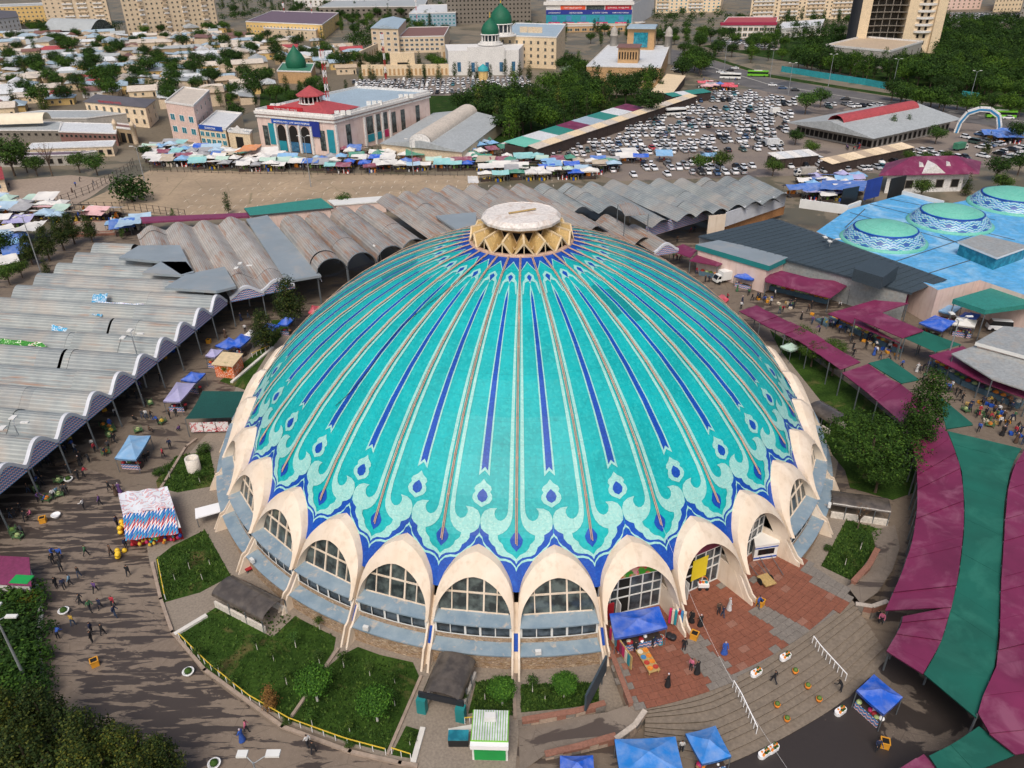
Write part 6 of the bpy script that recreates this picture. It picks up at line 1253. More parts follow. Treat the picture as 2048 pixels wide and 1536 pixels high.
def scatter(poly, n, kinds, hr, label, group, mind=4.5, tints=None, avoid=()):
    done = []; it = 0
    us = [p[0] for p in poly]; vs_ = [p[1] for p in poly]
    while len(done) < n and it < n*60:
        it += 1; u, v = rt.uniform(min(us), max(us)), rt.uniform(min(vs_), max(vs_))
        if not inpoly(u, v, poly) or any(inpoly(u, v, a) for a in avoid): continue
        p = g(u, v)
        if any((p-q).length < mind for q in done): continue
        done.append(p); kd = rt.choice(kinds); h_ = rt.uniform(*hr); ti = tints and rt.choice(tints); tree(kd, p, h_, ('tall ' if h_ > hr[0]+(hr[1]-hr[0])*.6 else '')+('' if not ti else 'dark ' if ti[1] < .75 else 'bright ' if ti[1] > .95 else '')+(label[kd] if isinstance(label, dict) else label)+', '+part_of(p, bbox(poly)), group, ti)
DK = [(.42, .52, .42), (.55, .66, .48), (.68, .8, .52), (.9, .98, .58), (1.15, 1.2, .62), (.38, .46, .4)]
scatter([(885, 240), (1010, 205), (1110, 192), (1335, 184), (1340, 198), (1290, 208), (1180, 244), (1060, 282), (1000, 298), (1010, 262), (930, 236)], 62, ['broad', 'broad', 'broad', 'tall', 'conifer'], (11, 16), {'broad': 'leafy tree in the grove by the car park', 'tall': 'tall narrow tree in the grove by the car park', 'conifer': 'dark conifer in the grove by the car park'}, 'grove behind the shopping hall', 5.5, DK)
scatter([(640, 46), (700, 34), (820, 56), (900, 70), (890, 82), (740, 78), (690, 70)], 40, ['broad', 'tall'], (9, 14), 'leafy tree behind the long yellow block', 'tree belt at the top', 9, DK)
scatter([(1290, 72), (1440, 78), (1560, 84), (1600, 130), (1500, 128), (1400, 118), (1330, 104)], 46, ['broad', 'broad', 'tall'], (9, 14), 'leafy tree lining the avenue near the mall', 'avenue trees', 8, DK)
scatter([(1560, 140), (1640, 128), (1700, 146), (1840, 140), (1900, 112), (2060, 100), (2060, 212), (1900, 192), (1760, 166), (1640, 150)], 118, ['broad', 'broad', 'broad', 'tall'], (10, 16), {'broad': 'leafy tree in the dense park below the tower', 'tall': 'tall tree in the dense park below the tower'}, 'park trees', 5.6, DK)
scatter([(1875, 60), (2060, 48), (2060, 108), (1900, 112), (1866, 100)], 24, ['broad', 'broad', 'tall'], (10, 15), 'leafy tree in the far park right of the tower', 'far park trees', 9, DK)
b = MB()
for i in range(230):
    u, v = rt.uniform(1870, 2070), rt.uniform(44, 112); p = g(u, v); k = crown(170, [(p.x, p.y, 6, 3.6, .9), (p.x+2, p.y+1, 5, 2.6, .9)], 1.0); b.add(k.v, k.f)
for P_, n_ in (([(430, 6), (900, 4), (900, 30), (640, 26), (440, 46)], 110), ([(1300, 30), (1440, 26), (1500, 48), (1420, 70), (1300, 60)], 40), ([(1556, 40), (1700, 46), (1690, 98), (1600, 110), (1560, 86)], 60), ([(0, 56), (100, 54), (240, 58), (240, 66), (100, 62)], 30), ([(690, 60), (740, 70), (740, 100), (700, 104)], 20)):
    k_ = 0; bx_ = bbox(P_)
    while k_ < n_:
        u, v = rt.uniform(bx_[0], bx_[2]), rt.uniform(bx_[1], bx_[3])
        if not inpoly(u, v, P_): continue
        k_ += 1; p = g(u, v); s_ = rt.uniform(.7, 1.1); k = crown(150, [(p.x, p.y, 5.5*s_, 3.6*s_, .9), (p.x+2, p.y+1, 4.5, 2.6*s_, .9)], 1.0); b.add(k.v, k.f)
tag(b.build('park_wood', MC['leaves']), 'far woods and tree belts between the distant blocks and in the park', 'wood', kind='stuff').color = (.5, .6, .46, 1)
scatter([(1780, 200), (1900, 216), (2060, 230), (2060, 240), (1990, 236), (1880, 226), (1790, 216)], 16, ['broad'], (9, 13), 'leafy tree beside the avenue', 'roadside trees', 5, DK)
hz = house_zone[0]
scatter(hz, 170, ['broad', 'broad', 'broad', 'tall', 'conifer'], (8.5, 14), {'broad': 'leafy tree in an old town courtyard', 'tall': 'tall tree in an old town courtyard', 'conifer': 'dark conifer in an old town courtyard'}, 'courtyard trees of the old town', 7, [(.4, .5, .42), (.5, .6, .48), (.6, .72, .5), (.8, .9, .58)])
for P_, n_, lb_ in (([(440, 14), (700, 10), (900, 30), (880, 60), (700, 34), (450, 40)], 40, 'leafy tree between the office blocks at the top'), ([(1060, 66), (1330, 64), (1330, 100), (1180, 92), (1060, 82)], 26, 'leafy tree around the mall podium'), ([(1440, 24), (1720, 40), (1700, 96), (1560, 88), (1440, 56)], 34, 'leafy tree below the long peach slab'), ([(1720, 20), (1900, 30), (1870, 90), (1860, 60)], 12, 'leafy tree behind the hotel tower')): scatter(P_, n_, ['tall', 'conifer', 'tall', 'broad'], (9, 14), lb_, 'trees at the top edge', 8, [(.4, .5, .42), (.5, .62, .48), (.62, .74, .52)])
scatter([(440, 60), (520, 60), (560, 90), (470, 92)], 8, ['broad'], (9, 13), 'leafy tree beside the tall peach slab', 'trees by the slabs', 9, DK); scatter([(230, 66), (260, 76), (440, 60), (440, 48), (270, 78)], 8, ['broad'], (8, 13), 'leafy tree below the tall peach slab', 'trees by the slabs', 7, DK); scatter([(40, 68), (100, 58), (110, 66), (60, 74)], 7, ['broad'], (8, 12), 'leafy tree beside the ornate white building', 'trees by the slabs', 6, DK)
scatter([(430, 210), (520, 195), (540, 180), (640, 175), (700, 190), (520, 240), (470, 250)], 20, ['broad', 'tall'], (7, 11), 'leafy tree behind the pink shopping hall', 'trees behind the shopping hall', 6, DK); scatter([(690, 130), (880, 128), (900, 145), (730, 148)], 20, ['broad', 'conifer'], (7, 11), {'broad': 'leafy tree in the mosque garden', 'conifer': 'dark conifer in the mosque garden'}, 'mosque garden trees', 6, DK)
scatter([(720, 158), (1060, 152), (1060, 160), (720, 164)], 16, ['tall', 'conifer'], (7, 11), {'tall': 'narrow tree along the mosque car park', 'conifer': 'dark conifer along the mosque car park'}, 'mosque car park trees', 7, DK)
scatter([(1010, 60), (1090, 66), (1080, 74), (1000, 70)], 8, ['broad'], (9, 12), 'leafy tree in front of the shopping mall podium', 'mall trees', 8, DK); scatter([(1120, 140), (1168, 130), (1170, 180), (1130, 186)], 12, ['broad', 'tall'], (9, 14), 'leafy tree left of the brick madrasa', 'madrasa trees', 6, DK); scatter([(1350, 110), (1420, 122), (1400, 176), (1360, 160)], 9, ['broad'], (10, 14), 'leafy tree right of the brick madrasa', 'madrasa trees', 7, DK)
for u, v, h, kd, lab in ((1136, 158, 8, 'silver', 'silvery round tree on the path beside the mosque garden'), (1296, 238, 15, 'broad', 'big dark tree standing over the covered walk by the car park'), (1216, 148, 6, 'broad', 'round tree in the left courtyard of the brick madrasa'), (1304, 148, 6.5, 'broad', 'round tree in the right courtyard of the brick madrasa'),
    (1610, 228, 11, 'broad', 'leafy tree between car park and ridge market hall'), (1640, 215, 10, 'broad', 'second leafy tree at the far corner of the ridge market hall'), (1590, 290, 7, 'broad', 'small dark tree at the near corner of the ridge market hall'), (1620, 312, 6.5, 'broad', 'round green bush-like tree beside the white stall row'), (1780, 275, 9, 'tall', 'sparse tree in front of the red-ridged hall'), (1810, 270, 8, 'tall', 'second sparse tree in front of the red-ridged hall'), (1870, 288, 8, 'broad', 'tree at the right end of the ridge market hall'), (1815, 325, 5, 'broad', 'small tree among the cars beside the peach shop row'), (1850, 328, 5, 'broad', 'second small tree among the cars beside the peach shop row'), (1890, 325, 5, 'broad', 'third small tree among the cars right of the peach shop row'),
    (1400, 344, 7, 'broad', 'tree growing at the edge of the car park behind the wave roof'), (1440, 342, 8, 'broad', 'bushy tree at the edge of the car park behind the wave roof'), (1545, 352, 7, 'broad', 'tree beside the right end of the wave-roofed hall'), (1840, 396, 7, 'broad', 'olive tree in front of the crimson hipped house'), (1930, 392, 7, 'conifer', 'dark tree at the right end of the crimson hipped house'), (1990, 362, 9, 'broad', 'dark tree right of the crimson hipped house'), (2035, 350, 9, 'broad', 'dark tree at the right edge behind the patterned domes'), (2030, 285, 9, 'broad', 'dark tree at the right edge near the white arch'), (1970, 310, 8, 'conifer', 'dark tree below the white and blue arch'), (2000, 385, 7, 'broad', 'bush at the right edge above the far patterned dome'), (1910, 378, 5, 'broad', 'low tree under the crimson roof'),
    (265, 404, 8.5, 'shrub', 'lone dark bushy tree on the bare parking lot'), (458, 428, 6.5, 'tall', 'thin dark tree at the edge of the bare parking lot'), (350, 448, 4.5, 'tall', 'small tree beside the maroon walkway'), (690, 418, 5.5, 'broad', 'green bush between the teal shed and the barrel vaults'), (105, 352, 13, 'bare', 'pale bare poplar left of the bare lot'), (30, 352, 15, 'broad', 'tall tree at the far left by the stall rows'), (55, 345, 13, 'tall', 'tall dark tree at the far left'), (75, 352, 8, 'broad', 'leafy tree left of the bare poplar'), (160, 345, 8, 'broad', 'leafy tree beside the pale stall row'), (195, 350, 9, 'broad', 'leafy tree right of the pale stall row'), (293, 318, 6, 'broad', 'small dark tree at the near end of the market street'),
    (100, 522, 9.5, 'near_pine', 'leftmost of the dark pines behind the left hall'), (128, 500, 9.5, 'near_pine', 'dark pine second in the row behind the left hall'), (150, 488, 9, 'near_pine', 'dark pine third in the row behind the left hall'), (185, 484, 8, 'near_pine', 'rightmost dark pine of the row behind the left hall'), (65, 530, 8.5, 'near_pine', 'dark pine beside the tall lamp pole on the left'), (10, 520, 8, 'broad', 'dark tree at the left edge behind the left hall'), (20, 570, 6, 'broad', 'green bush at the left edge behind the vaults'), (45, 555, 5, 'broad', 'low green bush beside the outer vault ends'), (95, 548, 5, 'conifer', 'small pine by the outer vault ends'), (245, 478, 3, 'tall', 'reedy plants between blue tarpaulins and the left hall')):
    tree(kd, g(u, v), h, lab, None, (.45, .54, .44) if kd in ('conifer', 'near_pine') or 'dark' in lab else None, name='broadleaf_tree' if kd == 'shrub' else None)
scatter([(1640, 700), (1680, 735), (1675, 760), (1620, 740), (1590, 700)], 4, ['near_spread'], (5, 7), 'bushy olive tree in the garden beside the maroon lane roof', 'garden trees right of the dome', 3, [(.95, .95, .6)])
tree('near_spread', g(1730, 955), 9.6, 'large spreading feathery tree in the garden right of the dome', None, (.62, .72, .42), None, 1.25); tree('near_spread', g(1750, 985), 6, 'smaller spreading tree beside the curved maroon roof', None, (.55, .64, .4)); tree('near_poplar', g(1820, 925), 15, 'tall dense poplar between the garden and the maroon roof', None, (.5, .6, .36), None, 1.12); tree('bare', g(1715, 1058), 4.6, 'leafless brown tree beside the dark canopy on the right')
tree('near_pine', g(583, 652), 11, 'tall dark pine beside the dome on the left', None, (.4, .48, .38), None, 1.1); tree('near_pine', g(533, 702), 9, 'dark pine above the blue tents left of the dome', None, (.4, .48, .38), None, 1.1)
for u, v, h, lab in ((635, 1402, 4.6, 'round green tree with whitewashed trunk on the front lawn'), (755, 1442, 4.4, 'flowering round tree with whitewashed trunk on the front lawn'), (1005, 1410, 3.6, 'small round tree on the lawn left of the middle pier'), (1128, 1396, 3.4, 'small tree on the lawn right of the middle pier'), (458, 752, 2.8, 'small round tree beside the orange kiosk')): tree('near_round', g(u, v), h, lab, None, (1.0, 1.35, .8))
for u, v, h in ((545, 1420, 3.4),): tree('cypress', g(u, v), h, 'brown withered cypress on the front lawn')
for i, (u, v) in enumerate(((592, 1295), (740, 1352), (640, 1330), (688, 1335), (548, 1322), (574, 1370), (790, 1368), (790, 1412), (700, 1465), (625, 1452), (640, 1260), (515, 1300), (400, 1320), (440, 1350), (470, 1375), (420, 1130), (380, 1140), (350, 1160), (405, 1160), (340, 955), (400, 965), (1090, 1400), (1690, 1130), (1720, 1100), (1065, 1385), (970, 1400), (820, 1490), (930, 1405))): tree('sapling', g(u, v), rt.uniform(1.6, 2.6), 'thin sapling with whitewashed stem on the lawns, '+part_of(g(u, v), (340, 950, 1720, 1490)), 'saplings on the lawns')
for u, v, h in ((820, 1480, 1), (1012, 1425, 1), (575, 1445, .8), (700, 1490, .8), (410, 905, 1.6), (318, 950, 1.2), (1655, 1100, .8)): tree('shrub', g(u, v), h, 'low green shrub on a lawn by the dome', 'low shrubs on the lawns')
# foreground left: shrubs and pines by the lane
for i, (u, v, h, kd) in enumerate(((55, 1205, 2.4, 'shrub'), (35, 1250, 2.6, 'shrub'), (60, 1280, 2.4, 'shrub'), (20, 1300, 2.8, 'shrub'), (62, 1330, 2.4, 'shrub'), (25, 1350, 2.8, 'shrub'), (65, 1380, 2.4, 'shrub'), (15, 1215, 2.4, 'shrub'), (0, 1400, 3, 'shrub'), (45, 1420, 2.6, 'shrub'))): tree(kd, g(u, v), h, 'dense dark shrub in the lower left bed behind the white kerb, '+part_of(g(u, v), (0, 1200, 70, 1425)), 'shrub bed lower left', rt.choice([(.4, .5, .4), (.55, .68, .5), (.7, .85, .5)]), None, 1.5)
tree('shrub', g(62, 1212), 2., 'rust-coloured shrub in the bed behind the white kerb', None, (1.9, .9, .5))
for i, (u, v, h, lab) in enumerate(((110, 1490, 6.5, 'pine in the clump at the lower left, nearest the lane'), (40, 1510, 7, 'pine at the left edge of the lower left clump'), (190, 1540, 6.5, 'pine in the middle of the lower left clump'), (270, 1560, 6, 'pine with yellowish tips in the lower left clump'), (335, 1575, 5.5, 'rightmost pine of the lower left clump'), (90, 1590, 7.5, 'pine at the bottom edge of the lower left clump'), (200, 1620, 7, 'pine cut by the bottom edge of the lower left clump'), (300, 1640, 6.5, 'pine low at the bottom edge right of the clump'), (-20, 1600, 8, 'pine in the bottom left corner'))): tree('near_pine', g(u, v), h*1.3, lab, None, rt.choice([(.55, .6, .45), (.85, .82, .52), (.42, .5, .42)]), None, 1.15)
b = MB(); rg_ = random.Random(9)
for px in ([(350, 1275), (436, 1212), (590, 1232), (672, 1275), (575, 1440), (405, 1330)], [(685, 1310), (826, 1325), (775, 1505), (582, 1442)], [(312, 1118), (410, 1060), (462, 1152), (325, 1206)], [(1692, 1040), (1766, 1060), (1704, 1162), (1642, 1132)], [(1042, 1370), (1196, 1366), (1198, 1408), (1042, 1425)], [(952, 1366), (1024, 1352), (1025, 1432), (948, 1425)], [(312, 963), (352, 912), (420, 903), (432, 962), (355, 985)]):
    us = [p[0] for p in px]; vv = [p[1] for p in px]; m = 0
    while m < 1600:
        u, v = rg_.uniform(min(us), max(us)), rg_.uniform(min(vv), max(vv)); m += 1
        if inpoly(u, v, px):
            p = g(u, v); h = rg_.uniform(.12, .34); a = rg_.uniform(0, 6.3); s = rg_.uniform(.05, .14)
            for k in range(2): dx, dy = math.cos(a+k*1.6)*s, math.sin(a+k*1.6)*s; b.add([(p.x-dx, p.y-dy, .03), (p.x+dx, p.y+dy, .03), (p.x+dy*1.5, p.y-dx, .03+h)], [(0, 1, 2)])
tag(b.build('grass_tufts', MC['leaves']), 'uneven green grass tufts on the lawns round the dome', 'grass', kind='stuff')
# ---------------------------------------------------------------- vehicles
def paint_mat():
    t = mk('car_paint'); oc = t.n('ObjectInfo').outputs['Color']; t.base(oc); t.b.inputs['Roughness'].default_value = .28; t.b.inputs['Coat Weight'].default_value = .4; return t.m
paint_mat(); mat('tyre', '#1b1b1c', .9, .1); mat('car_glass', '#14181c', .08, .05); mat('headlight', '#d8dcdc', .2, .05); mat('tail_light', '#8c1a1a', .3, .05)
def car_meshes(kind):
    S = {'sedan': dict(L=2.2, hood=.92, W=.86, cab=(-1.75, 1.05, -1.15, .35), zr=1.42, zb=.95), 'hatch': dict(L=1.8, hood=.95, W=.78, cab=(-1.7, .95, -1.5, .3), zr=1.5, zb=.98), 'suv': dict(L=2.25, hood=1.1, W=.92, cab=(-2.1, 1.0, -1.9, .35), zr=1.72, zb=1.1), 'van': dict(L=1.95, hood=1.1, W=.8, cab=(-1.9, 1.85, -1.8, 1.35), zr=1.9, zb=1.1)}[kind]
    L, W, hd = S['L'], S['W'], S['hood']; b = MB()
    prof_ = [(-L, .32), (-L-.04, .62), (-L+.12, hd-.02), (-L*.5, hd+.04), (L*.42, hd+.02), (L-.25, hd-.16), (L, .62), (L-.02, .32)] if kind != 'van' else [(-L, .32), (-L, hd), (-L*.5, hd+.02), (L*.5, hd+.02), (L-.1, hd), (L, .6), (L, .32)]
    n = len(prof_)
    for sg in (1, -1):
        pass
    V = []
    for y, k in ((-W, 0), (-W*.99, 1), (-W*.84, 2), (W*.84, 2), (W*.99, 1), (W, 0)):
        for x, z in prof_: V.append((x*(1 if k < 2 else .985), y, z if k == 1 else (z if z < .5 else z-.05) if k == 0 else z+.0))
    V = []
    secs = [(-W, -.14), (-W*.96, -.03), (-W*.78, 0), (W*.78, 0), (W*.96, -.03), (W, -.14)]
    for y, dz in secs:
        for x, z in prof_: V.append((x, y, z+(dz if z > .55 else 0)))
    F = [(i*n+j, i*n+(j+1) % n, (i+1)*n+(j+1) % n, (i+1)*n+j) for i in range(5) for j in range(n)]; b.add(V, F, 0); b.add(V[:n], [tuple(range(n-1, -1, -1))], 0); b.add(V[-n:], [tuple(range(n))], 0)
    c0, c1, t0, t1 = S['cab']; zr, zb = S['zr'], S['zb']; wb, wt = W*.9, W*.72
    b.add([(t0-.03, -wt, zr), (t1+.03, -wt, zr), (t1+.03, wt, zr), (t0-.03, wt, zr), (t0+.05, -wt*.9, zr+.05), (t1-.08, -wt*.9, zr+.05), (t1-.08, wt*.9, zr+.05), (t0+.05, wt*.9, zr+.05)], [(4, 5, 6, 7), (0, 1, 5, 4), (1, 2, 6, 5), (2, 3, 7, 6), (3, 0, 4, 7)], 0)
    for x, y in ((-L*.62, -W), (-L*.62, W-.16), (L*.62, -W), (L*.62, W-.16)):
        r = .31; m = 10; cv = [(x+r*math.cos(2*PI*i/m), y+(.16 if k else 0), r+r*math.sin(2*PI*i/m)) for k in (0, 1) for i in range(m)]; b.add(cv, [tuple(range(m)), tuple(range(2*m-1, m-1, -1))]+[(i, m+i, m+(i+1) % m, (i+1) % m) for i in range(m)], 1)
    for y in (-W*.7, W*.7): b.box(L-.09, y-.18, .58, L+.02, y+.18, .74, 2); b.box(-L-.05, y-.16, .62, -L+.1, y+.16, .8, 3)
    gm = MB(); gm.add([(c0, -wb, zb), (c1, -wb, zb), (c1, wb, zb), (c0, wb, zb), (t0, -wt, zr), (t1, -wt, zr), (t1, wt, zr), (t0, wt, zr)], [(0, 1, 5, 4), (1, 2, 6, 5), (2, 3, 7, 6), (3, 0, 4, 7)])
    return b.mesh('body', [MC['car_paint'], MC['tyre'], MC['headlight'], MC['tail_light']]), gm.mesh('windows', MC['car_glass']), b, gm
CM = {k: car_meshes(k) for k in ('sedan', 'hatch', 'suv', 'van')}
CCOL = {'white': (.78, .79, .8), 'black': (.02, .022, .026), 'grey': (.16, .17, .18), 'silver': (.42, .44, .46), 'blue': (.05, .1, .2), 'red': (.42, .03, .03), 'dark green': (.05, .09, .08), 'teal': (.06, .2, .24)}
CARS = []      # (distance, x, y, heading, kind, colour, where)
rc = random.Random(21)
def park(poly, step, rows, direction, where, fill=.86, jit=.12, avoid=()):
    P = [g(u, v) for u, v in poly]; c = centroid(P); ex = Vector((math.cos(direction), math.sin(direction), 0)); ey = Vector((-ex.y, ex.x, 0)); pl = [(p.x, p.y) for p in P]; nrows = 0
    for r in range(-60, 60):
        off = r*rows+(0 if r % 2 else rows*.14)
        for i in range(-90, 90):
            p = c+ex*(i*step)+ey*off
            if not inpoly(p.x, p.y, pl) or any(inpoly(p.x, p.y, a) for a in avoid): continue
            if rc.random() > fill*(1 if noise.noise(Vector((p.x*.05, p.y*.05, 1.3))) > -.28 else .35): continue
            x, y = p.x+rc.gauss(0, jit*2), p.y+rc.gauss(0, jit*3); hdg = direction+PI/2+rc.gauss(0, .07)+(PI if rc.random() < .5 else 0)
            CARS.append((math.hypot(x-CX, y-CY), x, y, hdg, rc.choices(('sedan', 'hatch', 'suv', 'van'), (8, 3, 1.2, 1.2))[0], rc.choices(list(CCOL), (13, 1.7, 1.2, 2.2, .5, .25, .5, .4))[0], where))
park([(1060, 312), (1180, 266), (1330, 206), (1400, 188), (1500, 186), (1590, 205), (1580, 250), (1560, 305), (1300, 318)], 2.6, 6.9, R(4), 'in the big crowded car park', .8)
park([(1240, 330), (1420, 328), (1480, 332), (1540, 338), (1500, 346), (1240, 358), (1200, 345)], 2.7, 6, R(2), 'in the rows just behind the wave-roofed hall', .8)
park([(1570, 335), (1640, 322), (1760, 312), (1850, 298), (1900, 312), (1960, 322), (1900, 332), (1760, 342), (1640, 352), (1590, 352)], 2.6, 6, R(8), 'in front of the peach shop row', .85)
park([(1640, 222), (1680, 212), (1760, 222), (1780, 212), (1660, 208)], 2.7, 6, R(10), 'behind the ridge market hall', .85); park([(1900, 285), (1960, 268), (2060, 290), (2060, 320), (1960, 316)], 2.8, 6.5, R(30), 'around the white market arch', .7)
park([(702, 162), (1058, 154), (1062, 186), (722, 188)], 2.7, 6.2, R(3), 'in the mosque car park', .9); park([(1442, 80), (1556, 80), (1550, 98), (1432, 98)], 2.8, 7, R(5), 'in front of the crimson-roofed showroom', .6); park([(1872, 28), (2056, 28), (2056, 46), (1872, 46)], 2.9, 7, R(3), 'in the far car park at the top right', .75); park([(1345, 140), (1365, 118), (1372, 128), (1354, 148)], 2.8, 6, R(50), 'beside the brick madrasa', .8)
for u, v, hd, cl in ((1545, 172, -14, 'white'), (1565, 178, -14, 'blue'), (1590, 182, -14, 'black'), (1600, 196, 166, 'white'), (1690, 200, 168, 'black'), (1712, 214, 168, 'white'), (1640, 188, -12, 'silver'), (2015, 238, 170, 'white'), (1990, 232, -10, 'white'), (1460, 142, 160, 'black'), (1470, 138, 160, 'white'), (1440, 146, -20, 'white')):
    p = g(u, v); CARS.append((0, p.x, p.y, R(hd), 'sedan', cl, 'driving on the avenue'))
p = g(300, 318); CARS.append((0, p.x, p.y, R(-10), 'sedan', 'white', 'parked at the near end of the market street'))
CARS.sort()
KN = {'sedan': 'saloon car', 'hatch': 'small hatchback', 'suv': 'tall estate car', 'van': 'minivan'}
for dd, x, y, hd, kd, cl, wh in CARS[:300]:
    o = put(CM[kd][0], 'parked_car' if kd != 'van' else 'parked_minivan', None, (x, y, 0), hd, None, CCOL[cl]); tag(o, '%s %s %s, %s' % (cl, KN[kd], wh, part_of((x, y), (1040, 180, 1620, 330) if 'big' in wh else (1200, 300, 2060, 360))) if 'avenue' not in wh else '%s %s %s, %s' % (cl, KN[kd], wh, part_of((x, y), (1430, 130, 2050, 240))), 'car' if kd != 'van' else 'van', 'cars '+wh); put(CM[kd][1], 'windows', o)
groups = {}
b = MB()
cmats = list(CCOL); far_m = []
for cl in cmats:
    m = mat('far_paint_'+cl.replace(' ', '_'), '#ffffff', .3, .05); m.node_tree.nodes['Principled BSDF'].inputs['Base Color'].default_value = (*CCOL[cl], 1)
    for l in list(m.node_tree.links):
        if l.to_socket.name == 'Base Color': m.node_tree.links.remove(l)
    far_m.append(m)
nm_ = len(cmats)
for dd, x, y, hd, kd, cl, wh in CARS[300:]:
    c_, s_ = math.cos(hd), math.sin(hd); k = cmats.index(cl)
    for src, fixed in ((CM[kd][2], None), (CM[kd][3], nm_)):
        bi = len(b.v); b.v += [(x+c_*p[0]-s_*p[1], y+s_*p[0]+c_*p[1], p[2]) for p in src.v]; b.f += [tuple(bi+i for i in f) for f in src.f]; b.m += [fixed if fixed is not None else (k if q == 0 else nm_) for q in src.m]; b.sm += src.sm
if b.v: tag(b.build('far_parked_cars', far_m+[MC['car_glass']]), 'mass of distant parked cars beyond the nearest rows', 'cars', kind='stuff')
# buses, trucks, near vans
def bus(label, px, hd, col, L=11, name='bus'):
    o = thing(name, label, name, g(*px), R(hd)); b = MB(); b.box(-L/2, -1.25, .45, L/2, 1.25, 1.5); b.box(-L/2, -1.25, 2.5, L/2, 1.25, 3.1); b.build('body', MC[col], o); MB().box(-L/2+.05, -1.2, 1.5, L/2-.05, 1.2, 2.5).build('windows', MC['car_glass'], o)
    for x in (-L*.3, L*.32):
        for y in (-1.25, 1.0): w_ = MB(); w_.tube([(x, y, .48), (x, y+.25, .48)], .48, 12); w_.build('wheel', MC['tyre'], o)
    for y in (-.8, .8): MB().box(L/2-.02, y-.2, .7, L/2+.04, y+.2, .95).build('headlight', MC['headlight'], o)
    MB().box(-L*.2, -.6, 3.1, L*.2, .6, 3.3).build('roof_unit', MC['white_frame'], o)
mat('lime_paint', '#6fb52c', .4, .05); mat('white_paint', '#e4e4e0', .35, .05)
bus('lime green city bus on the avenue behind the car park', (1515, 153), -16, 'lime_paint'); bus('white and green bus beside the stalls at the car park end', (1460, 158), -16, 'white_paint'); bus('lime green bus near the white arch at the right', (2000, 236), -12, 'lime_paint'); bus('white coach parked among the cars', (1350, 231), 12, 'white_paint', 9)
def truck(label, px, hd, boxcol, L=4.6, zg=0.):
    o = thing('delivery_truck', label, 'truck', g(*px), R(hd)); MB().box(-L*.55, -.95, .75, L*.22, .95, 2.7).build('cargo_box', MC[boxcol], o); b = MB(); b.add([(L*.24, -.85, .5), (L*.52, -.85, .5), (L*.52, .85, .5), (L*.24, .85, .5), (L*.24, -.82, 1.95), (L*.42, -.8, 1.95), (L*.42, .8, 1.95), (L*.24, .82, 1.95), (L*.52, -.85, 1.15), (L*.52, .85, 1.15)], [(0, 1, 8, 5, 4), (3, 7, 6, 9, 2), (4, 5, 6, 7), (1, 2, 9, 8), (0, 4, 7, 3)]); b.build('cab', MC['white_paint'], o)
    MB().add([(L*.525, -.75, 1.18), (L*.525, .75, 1.18), (L*.43, .7, 1.85), (L*.43, -.7, 1.85)], [(0, 1, 2, 3)]).build('windscreen', MC['car_glass'], o)
    for y in (-.87, .87): MB().add([(L*.28, y, 1.2), (L*.47, y, 1.2), (L*.40, y*.98, 1.8), (L*.28, y*.98, 1.8)], [(0, 1, 2, 3)]).build('side_window', MC['car_glass'], o)
    for x in (-L*.35, L*.36):
        for y in (-.95, .75): w_ = MB(); w_.tube([(x, y, .35), (x, y+.2, .35)], .35, 12); w_.build('wheel', MC['tyre'], o)
    for y in (-.6, .6): MB().box(L*.52, y-.14, .65, L*.53, y+.14, .85).build('headlight', MC['headlight'], o)
truck('small white delivery truck in the market lane right of the dome', (1447, 564), 200, 'white_paint'); truck('grey box truck parked behind the wave-roofed hall', (1608, 352), 184, 'wall_grey', 6); truck('white truck with red lettering beside the car park trees', (1552, 228), 20, 'white_paint', 5); truck('green and white truck near the white arch', (1920, 300), 30, 'roof_green', 6); truck('pale box trailer left of the ridge market hall', (1548, 292), 10, 'roof_white', 6)
for lab, px, hd in (('white minivan parked by the blue tent on the right', (1996, 660), 168), ('second white minivan behind the first at the right edge', (2046, 652), 160)):
    o = thing('minivan', lab, 'van', g(*px), R(hd)); b_ = put(CM['van'][0], 'body', o, None, 0, 1.08, CCOL['white']); put(CM['van'][1], 'windows', o, None, 0, 1.08)
# ---------------------------------------------------------------- market stalls far and near
def cloth_mat():
    t = mk('tarpaulin'); oc = t.n('ObjectInfo').outputs['Color']; v = t.pos(); c = t.mix(t.ramp(t.noise(v, .8, 5, .6), [(.4, 0.), (.72, .22)]), oc, (.75, .76, .78)); c = t.mix(t.math('MULTIPLY', t.ramp(t.noise(v, .35, 3), [(.45, 0.), (.7, 1.)]), .25), c, (.2, .2, .22)); t.base(c); t.b.inputs['Roughness'].default_value = .6; t.bump(t.noise(v, 2.2, 3), .4, .1); return t.m
cloth_mat()
TC = {'white': (.72, .70, .66), 'pale blue': (.36, .52, .66), 'blue': (.05, .16, .52), 'sky blue': (.2, .42, .68), 'turquoise': (.25, .55, .55), 'mint': (.45, .62, .52), 'burgundy': (.24, .05, .09), 'lilac': (.38, .36, .6), 'grey': (.34, .34, .35), 'green': (.04, .25, .16), 'orange': (.75, .28, .08), 'pink': (.72, .42, .42), 'red': (.62, .05, .08), 'cobalt': (.005, .10, .58), 'azure': (.01, .2, .62), 'sand': (.46, .38, .28)}
